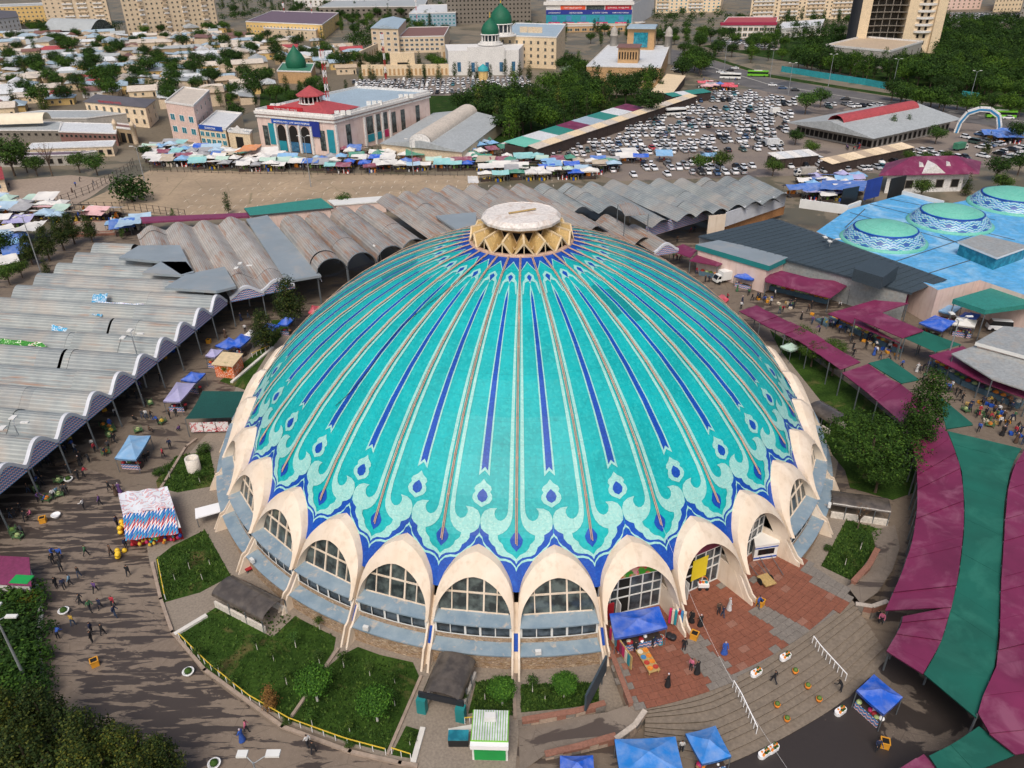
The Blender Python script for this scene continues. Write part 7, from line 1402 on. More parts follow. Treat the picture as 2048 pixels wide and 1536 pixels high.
def canopy_mesh(kind, w_, d_, z0, z1):
    b = MB()
    if kind == 'peak':
        e = [(-w_, -d_), (w_, -d_), (w_, d_), (-w_, d_)]; V = [(x, y, z0) for x, y in e]+[(0, 0, z1)]+[(0, -d_, z0+.08), (w_, 0, z0+.08), (0, d_, z0+.08), (-w_, 0, z0+.08)]+[(x*.5, y*.5, z0+(z1-z0)*.42) for x, y in e]
        b.add(V, [(0, 5, 9), (5, 10, 9), (5, 1, 10), (1, 6, 10), (6, 11, 10), (6, 2, 11), (2, 7, 11), (7, 12, 11), (7, 3, 12), (3, 8, 12), (8, 9, 12), (8, 0, 9), (9, 10, 4), (10, 11, 4), (11, 12, 4), (12, 9, 4)], 0)
        for i in range(4): p, q = e[i], e[(i+1) % 4]; b.add([(*p, z0), (*q, z0), (*q, z0-.3), (*p, z0-.3)], [(0, 1, 2, 3), (3, 2, 1, 0)])
    elif kind == 'gable':
        b.grid([[(-w_, y, z0+(z1-z0)*(1-abs(y/d_)**1.15)-.06*math.sin(i*2.2)) for i, y in enumerate([-d_, -d_*.5, 0, d_*.5, d_])], [(0, y, z0+(z1-z0)*(1-abs(y/d_)**1.15)-.18) for y in [-d_, -d_*.5, 0, d_*.5, d_]], [(w_, y, z0+(z1-z0)*(1-abs(y/d_)**1.15)) for y in [-d_, -d_*.5, 0, d_*.5, d_]]])
    else:
        n = 6; b.grid([[(-w_+2*w_*i/n, -d_+2*d_*j/n, z0+(z1-z0)*j/n-.28*math.sin(PI*i/n)*math.sin(PI*j/n)+.05*math.sin(i*2.1+j*1.7)) for i in range(n+1)] for j in range(n+1)], 0, True)
    return b.mesh('canopy', MC['tarpaulin'])
CAN = [('peak', canopy_mesh('peak', 1.9, 1.9, 2.3, 3.3)), ('peaked', canopy_mesh('peak', 2.5, 1.7, 2.3, 3.2)), ('gabled', canopy_mesh('gable', 2.3, 2.0, 2.3, 3.1)), ('sagging flat', canopy_mesh('flat', 2.3, 2.0, 2.3, 2.9)), ('sloping', canopy_mesh('flat', 2.9, 1.9, 2.1, 3.2))]
b = MB()
for x in (-1.8, 1.8):
    for y in (-1.6, 1.6): b.bar((x, y, 0), (x, y, 2.35), .07)
FRM = b.mesh('frame', MC['steel'])
GDS = []
for k in range(4):
    b = MB(); b.box(-1.7, -1.3, 0, 1.7, -.3, .75, 0)
    for j in range(9): x, y = rc.uniform(-1.6, 1.4), rc.uniform(-1.3, 1.2); h = rc.uniform(.3, 1.5); b.box(x, y, 0 if y > -.3 else .75, x+rc.uniform(.2, .5), y+rc.uniform(.15, .4), h+(.6 if y < -.3 else 0), rc.randrange(1, 4))
    GDS.append(b.mesh('goods', [MC['stall_dark'], MC[PROD[k]], MC[rc.choice(('sign_magenta', 'sign_blue', 'sacks', 'red_panel'))], MC[rc.choice(('sacks', 'stall_dark', 'sign_white'))]]))
NST = [0]
def stalls(poly, sx, sy, direction, where, cols, n, jit=.5, scl=(.9, 1.25), fill=.95):
    P = [g(u, v) for u, v in poly]; c = centroid(P); ex = Vector((math.cos(direction), math.sin(direction), 0)); ey = Vector((-ex.y, ex.x, 0)); pl = [(p.x, p.y) for p in P]; k = 0
    for r in range(-30, 30):
        for i in range(-60, 60):
            p = c+ex*(i*sx+(r % 2)*sx*.4)+ey*(r*sy)
            if not inpoly(p.x, p.y, pl) or rc.random() > fill or k >= n: continue
            k += 1; NST[0] += 1; kn, me = rc.choice(CAN); cl = rc.choice(cols); o = put(me, 'tarpaulin_stall', None, (p.x+rc.gauss(0, jit), p.y+rc.gauss(0, jit), 0), direction+rc.gauss(0, .1)+rc.choice((0, 0, PI)), None, TC[cl]); o.scale = (rc.uniform(*scl), rc.uniform(*scl), rc.uniform(.9, 1.15))
            tag(o, '%s %s stall %s, %s' % (cl, kn, where, part_of(p, bbox(poly))), 'market stall', 'tarpaulin stalls '+where); put(FRM, 'frame', o); put(rc.choice(GDS), 'goods', o)
MIX = ['white', 'white', 'pale blue', 'sky blue', 'blue', 'turquoise', 'mint', 'white', 'grey', 'burgundy', 'cobalt', 'sand', 'white', 'green']
stalls([(276, 308), (330, 294), (420, 303), (520, 314), (640, 326), (735, 322), (800, 330), (945, 334), (945, 346), (500, 344), (300, 332)], 4.5, 4.1, R(1), 'before the pink shopping hall', MIX, 190, fill=.97)
stalls([(955, 322), (1040, 324), (1120, 326), (1235, 326), (1238, 340), (1165, 362), (960, 366)], 4.6, 4.3, R(1), 'behind the wave roofs', MIX, 56, fill=.85)
stalls([(1240, 318), (1420, 318), (1420, 326), (1240, 330)], 4.8, 4.5, R(2), 'at the car park edge', MIX+['green'], 26, fill=.8); stalls([(690, 300), (770, 312), (850, 322), (760, 326), (690, 318)], 4.6, 4.2, R(-4), 'beside the low hall', ['burgundy', 'white', 'green', 'blue', 'white'], 22)
stalls([(870, 268), (905, 256), (1000, 300), (1050, 300), (1040, 316), (980, 312), (930, 330)], 4.8, 4.4, R(30), 'behind the low hall', ['white', 'sky blue', 'green', 'white', 'burgundy', 'pale blue'], 30); stalls([(1580, 358), (1640, 366), (1740, 362), (1720, 384), (1690, 402), (1620, 412), (1590, 398)], 4.4, 4.2, R(5), 'right of the white gable wall', ['blue', 'blue', 'sky blue', 'white', 'lilac'], 34, .4)
stalls([(1960, 270), (2050, 278), (2050, 290), (1970, 284)], 4.8, 4.4, R(-10), 'beside the white market arch', ['blue', 'sky blue', 'blue'], 10); stalls([(1400, 170), (1470, 176), (1480, 184), (1405, 182)], 4.6, 4.3, R(-8), 'at the bus stops by the avenue', ['blue', 'red', 'green', 'grey', 'pink'], 14)
stalls([(-20, 398), (110, 408), (130, 424), (250, 428), (262, 436), (250, 444), (60, 452), (-20, 470)], 5., 4.8, R(-3), 'left of the bare lot', ['white', 'pale blue', 'pink', 'white', 'lilac', 'mint', 'white', 'grey'], 38, .7); stalls([(-20, 470), (50, 466), (60, 500), (30, 540), (-20, 548)], 5, 4.8, R(40), 'behind the pines on the far left', ['sky blue', 'white', 'pale blue', 'blue'], 14); stalls([(225, 462), (290, 440), (300, 450), (262, 478)], 4.4, 4, R(20), 'beside the sunken stairs', ['sky blue', 'pale blue', 'blue'], 9, .3)
def tarp(label, px, z, col, name='tarpaulin'):
    P = [g(u, v, z) for u, v in px]; n = 8; b = MB(); b.grid([[tuple(P[0].lerp(P[1], i/n).lerp(P[3].lerp(P[2], i/n), j/n)+Vector((0, 0, -.35*math.sin(PI*i/n)*math.sin(PI*j/n)+.12*math.sin(i*2.3+j*1.1)))) for i in range(n+1)] for j in range(n+1)], 0, True); o = b.build(name, MC['tarpaulin']); o.color = (*TC[col], 1); return tag(o, label, 'tarpaulin')
tarp('wide bright blue tarpaulin in front of the crimson hipped house', [(1640, 378), (1728, 382), (1735, 362), (1645, 360)], 3.6, 'blue'); tarp('white sheet hanging beside the bare lot behind the wave roofs', [(935, 352), (955, 352), (958, 366), (936, 366)], 4, 'white'); tarp('pale blue sheet stretched over stalls beside the sunken stairs', [(228, 456), (282, 446), (284, 428), (240, 436)], 3.4, 'pale blue'); tarp('large white sheet roof among the stalls at the far left', [(15, 462), (70, 462), (96, 440), (60, 444)], 3.6, 'white'); tarp('orange awning beside the cream pointed gateway', [(468, 305), (512, 300), (525, 288), (490, 290)], 4.2, 'orange')
# ---------------------------------------------------------------- people
mat('skin', '#b98a6c', .6, .05); mat('hair', '#1d1714', .7, .1); mat('trousers', '#23252c', .85, .15, 3); mat('shoes', '#161414', .6, .1); mat('scarf', '#c9c0c8', .8, .15, 4); mat('jeans', '#34455e', .85, .12, 3)
t = mk('clothes'); oc = t.n('ObjectInfo').outputs['Color']; t.base(t.mix(t.ramp(t.noise(t.obj(), 6, 3), [(.4, 0.), (.7, .35)]), oc, (.01, .01, .012))); t.b.inputs['Roughness'].default_value = .85
def person_mesh(J, bones, mats_):
    """J: joint -> (x, y, z, radius, slot); grown as one skin"""
    names = list(J); me = bpy.data.meshes.new('person'); me.from_pydata([J[n][:3] for n in names], [(names.index(a), names.index(c)) for a, c in bones], [])
    o = bpy.data.objects.new('person', me); COL.objects.link(o); md = o.modifiers.new('s', 'SKIN'); md.use_smooth_shade = True
    for i, n in enumerate(names):
        sv = me.skin_vertices[0].data[i]; sv.radius = (J[n][3], J[n][3]*(.75 if n in ('chest', 'spine', 'pelvis') else 1)); sv.use_root = n == 'pelvis'
    s2 = o.modifiers.new('u', 'SUBSURF'); s2.levels = s2.render_levels = 1
    dg = bpy.context.evaluated_depsgraph_get(); dg.update(); out = bpy.data.meshes.new_from_object(o.evaluated_get(dg)); bpy.data.objects.remove(o)
    out.materials.clear()
    for m in mats_: out.materials.append(MC[m])
    jp = [(Vector(J[n][:3]), J[n][4], J[n][3]) for n in names]
    for p in out.polygons:
        c = p.center; p.material_index = min(jp, key=lambda q: (q[0]-c).length-q[2])[1]
        if p.material_index == 0 and c.z > jp[names.index('head')][0].z-.02 and c.y < jp[names.index('head')][0].y+.055: p.material_index = 1
    return out
BN = [('pelvis', 'spine'), ('spine', 'chest'), ('chest', 'neck'), ('neck', 'head'), ('head', 'top')]+[p for s in 'LR' for p in (('chest', 'sh'+s), ('sh'+s, 'el'+s), ('el'+s, 'wr'+s), ('wr'+s, 'ha'+s), ('pelvis', 'hi'+s), ('hi'+s, 'kn'+s), ('kn'+s, 'an'+s), ('an'+s, 'to'+s))]
def body(stride=0., arm=0., sit=False, bend=0., robe=False, mats_=('skin', 'hair', 'clothes', 'trousers', 'shoes')):
    dz = -.5 if sit else 0; by = bend; J = {'pelvis': (0, 0, .95+dz, .15, 2 if robe else 3), 'spine': (0, by*.3, 1.15+dz-abs(bend)*.1, .15, 2), 'chest': (0, by*.8, 1.36+dz-abs(bend)*.25, .165, 2), 'neck': (0, by, 1.49+dz-abs(bend)*.35, .06, 0), 'head': (0, by+.03, 1.6+dz-abs(bend)*.4, .1, 0), 'top': (0, by+.02, 1.69+dz-abs(bend)*.4, .07, 1)}
    for s, k in (('L', 1), ('R', -1)):
        cz = 1.40+dz-abs(bend)*.25; sw = stride*k
        J['sh'+s] = (k*.19, by*.8, cz, .075, 2); J['el'+s] = (k*.25, by*.8-sw*.35+arm*.12, cz-.27+arm*.02, .055, 2); J['wr'+s] = (k*.24, by*.8-sw*.6+.06+arm*.3, cz-.48+arm*.18, .04, 2); J['ha'+s] = (k*.23, by*.8-sw*.7+.1+arm*.36, cz-.57+arm*.2, .04, 0)
        leg = 2 if robe else 3
        if sit: J['hi'+s] = (k*.1, .02, .45, .1, leg); J['kn'+s] = (k*.14, .42, .5, .075, leg); J['an'+s] = (k*.13, .36, .08, .05, leg); J['to'+s] = (k*.14, .5, .04, .045, 4)
        else: J['hi'+s] = (k*.1, sw*.1, .88, .105, leg); J['kn'+s] = (k*.11, sw*.4+.03, .5, .075, leg); J['an'+s] = (k*.11, sw*.6 if sw > 0 else sw*.8, .09+(.08 if sw < 0 else 0), .05, leg); J['to'+s] = (k*.12, (sw*.6 if sw > 0 else sw*.8)+.13, .05+(.03 if sw < 0 else 0), .045, 4)
    me = person_mesh(J, BN, mats_)
    if robe:
        bm = bmesh.new(); bm.from_mesh(me); n = 14; prof_ = [(.17, 1.05), (.2, .8), (.27, .4), (.33, .1)]; rings = [[bm.verts.new((r*math.cos(2*PI*i/n)*1.05, r*math.sin(2*PI*i/n)*.85, z)) for i in range(n)] for r, z in prof_]
        for a, c in zip(rings, rings[1:]):
            for i in range(n): f = bm.faces.new((a[i], c[i], c[(i+1) % n], a[(i+1) % n])); f.material_index = 2; f.smooth = True
        bm.to_mesh(me); bm.free()
    return me
PB = {'walking': body(.3), 'standing': body(.03), 'carrying': body(.12, 1.), 'walking quickly': body(.42), 'robed': body(.1, .4, robe=True, mats_=('skin', 'scarf', 'clothes', 'trousers', 'shoes')), 'robed dark': body(.05, .6, robe=True, mats_=('skin', 'hair', 'clothes', 'trousers', 'shoes')), 'sitting': body(0, .8, True), 'bending': body(.1, .9, False, .35), 'in jeans': body(.25, .3, mats_=('skin', 'hair', 'clothes', 'jeans', 'shoes'))}
PC = {'black': (.012, .012, .014), 'dark grey': (.05, .05, .055), 'navy': (.015, .025, .07), 'blue': (.03, .1, .42), 'white': (.62, .62, .62), 'red': (.42, .03, .05), 'pink': (.62, .16, .26), 'brown': (.1, .06, .04), 'green': (.05, .16, .07), 'yellow': (.55, .36, .06), 'purple': (.12, .06, .2), 'light blue': (.2, .36, .5)}
rp = random.Random(4)
def person(u, v, where, col=None, pose=None, z=0., group=None):
    p = g(u, v, z); pose = pose or rp.choice(['walking', 'walking', 'standing', 'carrying', 'in jeans', 'robed', 'walking quickly', 'bending']); col = col or rp.choice(['black', 'black', 'black', 'dark grey', 'navy', 'navy', 'brown', 'blue', 'white', 'red', 'green', 'purple'])
    o = put(PB[pose], 'person', None, p, rp.uniform(0, 6.3), rp.uniform(1.0, 1.1), PC[col]); vb = {'robed': 'in %s robe and scarf', 'robed dark': 'in %s robe', 'sitting': 'in %s sitting low', 'bending': 'in %s bending forward', 'in jeans': 'in %s top and jeans', 'carrying': 'in %s carrying something', 'standing': 'in %s standing', 'walking': 'in %s walking', 'walking quickly': 'in %s striding'}[pose] % col
    tag(o, 'person %s %s' % (vb, where), 'person', group or 'people '+where)
for x, y, c, ps in ((1100, 125, 'black', None), (1145, 275, 'dark grey', 'in jeans'), (1175, 280, 'white', 'in jeans'), (1215, 285, 'black', None), (1270, 325, 'blue', 'bending'), (1365, 280, 'black', 'standing'), (1415, 265, 'black', 'standing'), (1075, 300, 'black', 'sitting'), (1200, 390, 'brown', 'sitting'), (925, 470, 'black', 'walking quickly'), (875, 530, 'dark grey', 'walking'), (605, 550, 'white', 'in jeans'), (575, 490, 'yellow', 'standing'), (485, 515, 'dark grey', 'bending')): person(x/4, 768+y/4, 'in the yard beside the left vaulted hall', c, ps)
for x, y, c, ps in ((1440, 380, 'purple', 'sitting'), (1365, 520, 'navy', 'walking'), (1310, 590, 'red', 'walking'), (1200, 590, 'black', 'sitting'), (1165, 610, 'black', 'sitting')): person(x/4, 768+y/4, 'near the pale blue tent and the stone ring', c, ps)
for x, y, c, ps in ((355, 810, 'black', 'standing'), (325, 800, 'blue', 'bending'), (880, 855, 'black', 'walking'), (930, 885, 'brown', 'robed dark'), (960, 870, 'purple', 'robed'), (125, 1070, 'black', 'standing'), (210, 1095, 'black', 'walking'), (255, 1060, 'pink', 'sitting'), (190, 1210, 'dark grey', 'bending'), (460, 880, 'light blue', 'sitting'), (370, 940, 'blue', 'sitting'), (430, 1395, 'blue', 'carrying'), (490, 1400, 'blue', 'walking'), (430, 1445, 'black', 'standing')): person(x/4, 768+y/4, 'on the wet yard left of the toy kiosk', c, ps)
for x, y, c, ps in ((460, 100, 'black', 'standing'), (520, 105, 'navy', 'standing'), (570, 75, 'light blue', 'walking'), (640, 10, 'black', 'in jeans'), (730, 285, 'green', 'walking'), (590, 400, 'yellow', 'in jeans'), (470, 505, 'blue', 'bending'), (745, 535, 'black', 'standing'), (740, 460, 'navy', 'standing'), (830, 475, 'black', 'walking')): person(x/4, 1152+y/4, 'on the wet lane at the lower left', c, ps)
person(494, 1464, 'on the lane below the front lawn', 'pink', 'walking'); person(485, 1482, 'on the lane below the front lawn', 'blue', 'robed'); person(617, 1494, 'on the lane by the yellow railing', 'white', 'walking'); person(628, 1507, 'on the lane by the yellow railing', 'black', 'walking')
for x, y, c, ps in ((985, 615, 'black', 'standing'), (1245, 880, 'black', 'robed'), (1430, 755, 'pink', 'standing'), (1480, 780, 'black', 'robed dark'), (1435, 370, 'black', 'robed dark'), (1505, 400, 'black', 'robed')): person(1024+x/4, 1152+y/4, 'on the paved plaza before the dome arches', c, ps, 1.5)
person(1547, 1366, 'on the plaza steps', 'black', 'walking quickly', .9); person(1681, 1384, 'on the plaza steps', 'black', 'bending', .35); person(1752, 1502, 'beside the yellow bin on the dark yard', 'navy', 'carrying'); person(1362, 1505, 'between the blue tents at the bottom', 'white', 'standing')
for x, y, c in ((870, 340, 'black'), (905, 360, 'pink')): person(1536+x/4, 1152+y/4, 'at the upper end of the steps', c, 'sitting', .6)
for x, y in ((1785, 165), (1815, 180), (1855, 185), (1740, 255), (1880, 285), (1935, 310), (1960, 290), (1680, 385), (1880, 410), (1980, 470), (2030, 490), (1940, 220), (1925, 190)): person(1536+x/4, 768+y/4, 'in the lane beyond the green canopy', 'yellow' if x == 1785 else None)
for x, y in ((90, 975), (115, 960), (170, 930), (210, 910), (320, 960), (345, 930), (570, 925), (570, 1125), (665, 1210), (800, 1205), (965, 1270), (895, 1340), (680, 1320), (1190, 1440), (1235, 1430), (1280, 1420), (1330, 1435), (1575, 1170), (1590, 1150), (20, 910), (520, 1090), (480, 1070)): person(1536+x/4, 384+y/4, 'in the fruit market lane right of the dome')
for x, y in ((1290, 540), (1320, 545), (1340, 550), (1475, 660), (1545, 720), (1575, 725), (1800, 795), (1890, 830), (1840, 895), (1830, 940), (1980, 860), (2000, 780), (2030, 770), (1720, 870), (1430, 330), (1460, 325), (1320, 400)): person(1024+x/4, 384+y/4, 'in the lane by the teal-edged building')
for x, y in ((1930, 1030), (1990, 1010), (1805, 1165), (1965, 1125), (1615, 1070), (1440, 1210), (1280, 1370), (1840, 950)): person(x/4, 384+y/4, 'in the upper yard left of the dome')
for i in range(34): person(rp.uniform(155, 232), rp.uniform(430, 443), 'in the crowd left of the bare lot')
for u, v in ((160, 364), (152, 374), (48, 408), (20, 376), (188, 370), (145, 385)): person(u, v, 'on the dirt yard at the far left')
for i in range(26): person(rp.uniform(1070, 1580), rp.uniform(215, 315), 'among the parked cars'); 
for i in range(18): person(rp.uniform(1400, 1480), rp.uniform(155, 176), 'at the bus stops on the avenue')
for i in range(14): person(rp.uniform(1690, 1720), rp.uniform(285, 302), 'by the ridge market hall')
for P_, n_, wh in (([(70, 930), (260, 760), (400, 650), (330, 760), (230, 900), (130, 1010), (20, 1040)], 38, 'on the left yard'), ([(100, 1050), (240, 980), (280, 1100), (230, 1250), (110, 1240)], 14, 'on the wet lane'), ([(1500, 600), (1640, 640), (1840, 740), (2030, 850), (2030, 890), (1900, 800), (1700, 700), (1560, 630)], 36, 'in the right market lanes'), ([(1270, 1300), (1400, 1180), (1560, 1220), (1480, 1320), (1320, 1380)], 7, 'on the plaza')):
    k = 0; bx_ = bbox(P_)
    while k < n_:
        u, v = rp.uniform(bx_[0], bx_[2]), rp.uniform(bx_[1], bx_[3])
        if inpoly(u, v, P_): k += 1; person(u, v, wh+', '+part_of(g(u, v), bx_), None, None, 1.5 if 'plaza' in wh else 0, 'people '+wh)
# ---------------------------------------------------------------- tents and kiosks near the dome
mat('ikat_cloth_base', '#d8d4d4', .8, .1)
def tent(label, px, col, zc=2.5, rise=.7, zg=0., goods=3, cloth='ikat_panel', peak=True):
    P = [g(u, v, zg+zc) for u, v in px]; c = centroid(P); c.z = zg; Q = [p-c for p in P]; o = thing('market_tent', label, 'tent', c); b = MB(); n = 4; ap = Vector((0, 0, zc+rise))
    rows = []
    b.v = []; N = 8
    for i in range(4):
        p, q = Q[i], Q[(i+1) % 4]
        for j in range(N):
            a, e = p.lerp(q, j/N), p.lerp(q, (j+1)/N); sag = lambda f: Vector((0, 0, -.12*math.sin(PI*f)))
            ring = [[a.lerp(ap, f)+sag(f)+Vector((0, 0, -.1*math.sin(PI*j/N)*(1-f))) for f in (0, .3, .65, 1)], [e.lerp(ap, f)+sag(f)+Vector((0, 0, -.1*math.sin(PI*(j+1)/N)*(1-f))) for f in (0, .3, .65, 1)]]
            b.grid([[tuple(v_) for v_ in ring[1]], [tuple(v_) for v_ in ring[0]]], 0, True)
            b.add([tuple(ring[0][0]), tuple(ring[1][0]), tuple(ring[1][0]-Vector((0, 0, .28))), tuple(ring[0][0]-Vector((0, 0, .28)))], [(0, 1, 2, 3), (3, 2, 1, 0)])
    k = b.build('canopy', MC['tarpaulin'], o); k.color = (*TC[col], 1)
    for q in Q: MB().bar((q.x*.97, q.y*.97, 0), (q.x*.97, q.y*.97, zc), .07).build('pole', MC['steel'], o)
    if goods:
        t0 = Q[0].lerp(Q[3], .2); t1 = Q[1].lerp(Q[2], .2); tb_ = MB(); tb_.bar((t0.x*.85, t0.y*.85, .42), (t1.x*.85, t1.y*.85, .42), 1.0, .84); kk_ = tb_.build('table', MC['stall_dark'], o)
        d = (t1-t0); d.z = 0; dl = d.length*.85; nrm = Vector((d.y, -d.x, 0)).normalized(); f = MB(); f.box(-dl/2, -.02, -.42, dl/2, .02, .42); m = (t0+t1)*.5*.85+nrm*.53; ff = f.build('cloth_front', MC[cloth], o, (m.x, m.y, .43)); ff.rotation_euler.z = math.atan2(d.y, d.x)
        for j in range(goods*3):
            q = (t0*.85).lerp(t1*.85, rp.uniform(.06, .94)); s = rp.uniform(.12, .3); x = q.x+rp.uniform(-.3, .3); y = q.y+rp.uniform(-.3, .3); h = MB(); h.lathe([(s, 0), (s, s*.6), (s*.6, s*.9), (.02, s)], 8, 0, (x, y, .84)); h.build('goods_heap', MC[rp.choice(PROD+['red_panel', 'sign_white', 'sign_magenta'])], o)
    return o
T_ = tent
T_('pale blue tent with patterned cloth table on the yard left of the dome', [(229, 916), (272, 919), (301, 871), (258, 870)], 'sky blue'); T_('lilac tent behind the pale blue one on the left yard', [(326, 802), (360, 803), (391, 766), (353, 764)], 'lilac'); T_('small bright blue tent left of the orange kiosk', [(361, 759), (392, 764), (411, 746), (382, 743)], 'cobalt'); T_('small lilac tent above the orange kiosk', [(410, 711), (430, 714), (446, 699), (422, 697)], 'lilac'); T_('blue tent left of the twin blue tents beside the pine', [(430, 691), (455, 698), (480, 684), (458, 674)], 'cobalt'); T_('blue tent right of its twin beside the dark pine', [(457, 688), (480, 694), (505, 672), (482, 667)], 'cobalt'); T_('small white tent half under the dark pine', [(487, 670), (502, 676), (514, 662), (500, 659)], 'white', goods=0); T_('blue tent under the upper dark pine', [(508, 668), (530, 676), (560, 650), (535, 645)], 'cobalt'); T_('blue parasol-like tent behind the tall pine', [(555, 648), (575, 650), (590, 635), (570, 630)], 'cobalt', goods=1); T_('red round tent behind the tall pine beside the dome', [(616, 625), (630, 628), (640, 612), (624, 610)], 'red', goods=0)
T_('bright blue tent with painted bowls in the first dome arch', [(1229, 1277), (1335, 1254), (1318, 1212), (1219, 1227)], 'cobalt', 2.6, .35, 1.5); T_('largest blue tent at the bottom edge by the ramp', [(1240, 1548), (1367, 1542), (1351, 1473), (1229, 1478)], 'azure', 2.6, .5); T_('blue tent beside the foot of the steps at the bottom', [(1404, 1528), (1463, 1512), (1431, 1451), (1371, 1467)], 'azure'); T_('blue tent cut by the bottom edge left of the largest blue tent', [(1120, 1560), (1190, 1556), (1186, 1510), (1120, 1511)], 'cobalt', goods=0); T_('blue tent with patterned cloth at the foot of the steps on the right', [(1713, 1380), (1768, 1429), (1806, 1394), (1748, 1348)], 'cobalt')
T_('blue tent among stalls beside the white minivan', [(1838, 645), (1885, 662), (1912, 642), (1870, 630)], 'cobalt'); T_('grey-blue tent behind the big blue one on the right', [(1868, 618), (1905, 628), (1925, 612), (1890, 608)], 'sky blue'); T_('blue tent under the white fascia of the green-roofed building', [(1918, 632), (1950, 640), (1962, 628), (1930, 624)], 'cobalt'); T_('white and lilac tent beside the minivan', [(1905, 648), (1950, 654), (1955, 640), (1915, 632)], 'white'); T_('blue tarpaulin awning over the truck lane stall', [(1468, 552), (1505, 560), (1518, 550), (1482, 542)], 'cobalt'); T_('pale green tent in the garden beside the maroon lane roof', [(1560, 692), (1582, 702), (1604, 694), (1580, 683)], 'mint', goods=0); T_('red tent edge showing behind the right rim of the dome', [(1436, 592), (1450, 606), (1458, 598), (1444, 588)], 'red', goods=0)
# dark green canopy with printed boards left of the dome
o = thing('shade_canopy', 'dark green shade canopy with printed red and white boards left of the dome', 'canopy', g(430, 870)); P = [g(u, v, 3.2)-o.location for u, v in ((370, 838), (464, 835), (492, 783), (405, 782))]; b = MB(); n = 8; b.grid([[tuple(P[0].lerp(P[1], i/n).lerp(P[3].lerp(P[2], i/n), j/n)-Vector((0, 0, .3*math.sin(PI*j/n)))) for i in range(n+1)] for j in range(n+1)], 0, True); b.build('canopy', MC['dark_green_net'], o)
for p in P: MB().bar((p.x, p.y, 0), (p.x, p.y, 3.2), .09).build('pole', MC['steel'], o)
scrawl('food_print', '#e2dedd', ['#c02a34', '#e2dedd', '#c02a34'], .9); a, c = g(384, 868)-o.location, g(462, 866)-o.location
for i in range(3): p, q = a.lerp(c, i/3), a.lerp(c, (i+1)/3-.02); MB().bar((p.x, p.y, 1.2), (q.x, q.y, 1.2), .06, 1.7).build('printed_board', MC['food_print'], o)
def box_thing(name, label, cat, px3, h, wall, roof, zg=0., ov=.15):
    A, B, C = [g(u, v, zg) for u, v in px3]; D = A+C-B; c = (A+C)/2; o = thing(name, label, cat, (c.x, c.y, zg)); Q = [(p.x-c.x, p.y-c.y) for p in (A, B, C, D)]; b = MB(); b.prism(Q, 0, h); b.build('wall', MC[wall], o); b = MB(); b.prism([(x*(1+ov), y*(1+ov)) for x, y in Q], h, h+.14); b.build('roof', MC[roof], o); return o, [Vector((x, y, 0)) for x, y in Q]
scrawl('orange_print', '#dd6a2c', ['#f0e0d0', '#dd6a2c', '#c23a2a'], 1.3)
o, Q = box_thing('orange_kiosk', 'orange printed kiosk with a rusty cream roof left of the dome', 'kiosk', [(433, 754), (470, 758), (488, 735)], 2.5, 'orange_print', 'pale_timber')
o, Q = box_thing('toy_kiosk', 'kiosk under plastic sheets with red counter of bright toys, left of the dome', 'kiosk', [(264, 1092), (368, 1078), (345, 1008)], 1.85, 'red_panel', 'sign_white', 0, .01)
scrawl('striped_plastic', '#dfe3e8', ['#d8a8a8', '#b4c4d8', '#dfe3e8'], .8); a, c = Q[0], Q[1]; nrm = Vector(((c-a).y, -(c-a).x, 0)).normalized()
b = MB(); n = 10; b.grid([[tuple((a.lerp(c, i/n)+nrm*(1.3*(1-j/3))+(Q[3]-a)*(.45*j/3))+Vector((0, 0, 1.95+.75*j/3+.08*math.sin(i*2)))) for i in range(n+1)] for j in range(4)], 0, True); b.build('patterned_awning', MC['ikat_panel'], o)
b = MB(); b.grid([[tuple(a.lerp(c, i/n)+(Q[3]-a)*(.4+.62*j/4)+Vector((0, 0, 2.75+.12*math.sin(i*1.7+j)))) for i in range(n+1)] for j in range(5)], 0, True); b.build('plastic_sheet', MC['striped_plastic'], o)
for j in range(30):
    q = a.lerp(c, rp.uniform(.02, .98))+nrm*rp.uniform(.15, .9); s = rp.uniform(.12, .26); h = MB(); kz = rp.uniform(.2, 1.1); h.lathe([(s*.6, kz), (s, kz+s*.6), (s*.8, kz+s*1.4), (s*.35, kz+s*1.9), (.01, kz+s*2.4)], 7, 0, q); h.build('toy', MC[rp.choice(('lemons', 'sign_magenta', 'lime_paint', 'sign_blue', 'oranges', 'sign_teal', 'bright_red'))], o)
for lab, u, v in (('stack of yellow plastic toys beside the toy kiosk', 240, 1112), ('second stack of yellow plastic toys before the toy kiosk', 244, 1062)):
    k = thing('toy_stack', lab, 'toys', g(u, v))
    for j in range(7): h = MB(); h.lathe([(.02, 0), (.3, .05), (.34, .25), (.2, .45), (.02, .5)], 8, 0, (rp.uniform(-.3, .3), rp.uniform(-1, 1), j*.12)); h.build('toy', MC['sign_yellow'], k)
o, Q = box_thing('green_kiosk', 'white and green kiosk with a ribbed metal roof in front of the middle lawn', 'kiosk', [(945, 1520), (1016, 1522), (1018, 1462)], 2.7, 'white_paint', 'lime_paint', 0, .04); mat('kiosk_green', '#1f9a4a', .5, .08); a, c = Q[0], Q[1]
box_on(o, a, c, .06, .94, .2, 1.6, .02, .12, 'green_front', 'kiosk_green'); box_on(o, a, c, -.03, 1.03, 2.2, 2.72, .05, .5, 'white_fascia', 'sign_white')
for i in range(14): p, q = a.lerp(c, (i+.5)/14), Q[3].lerp(Q[2], (i+.5)/14); MB().bar((p.x, p.y, 2.88), (q.x, q.y, 2.88), .16, .09).build('roof_rib', MC['roof_white'], o)
MB().box(-.5, .3, 2.9, .5, .9, 3.5).build('air_conditioner', MC['white_frame'], o)
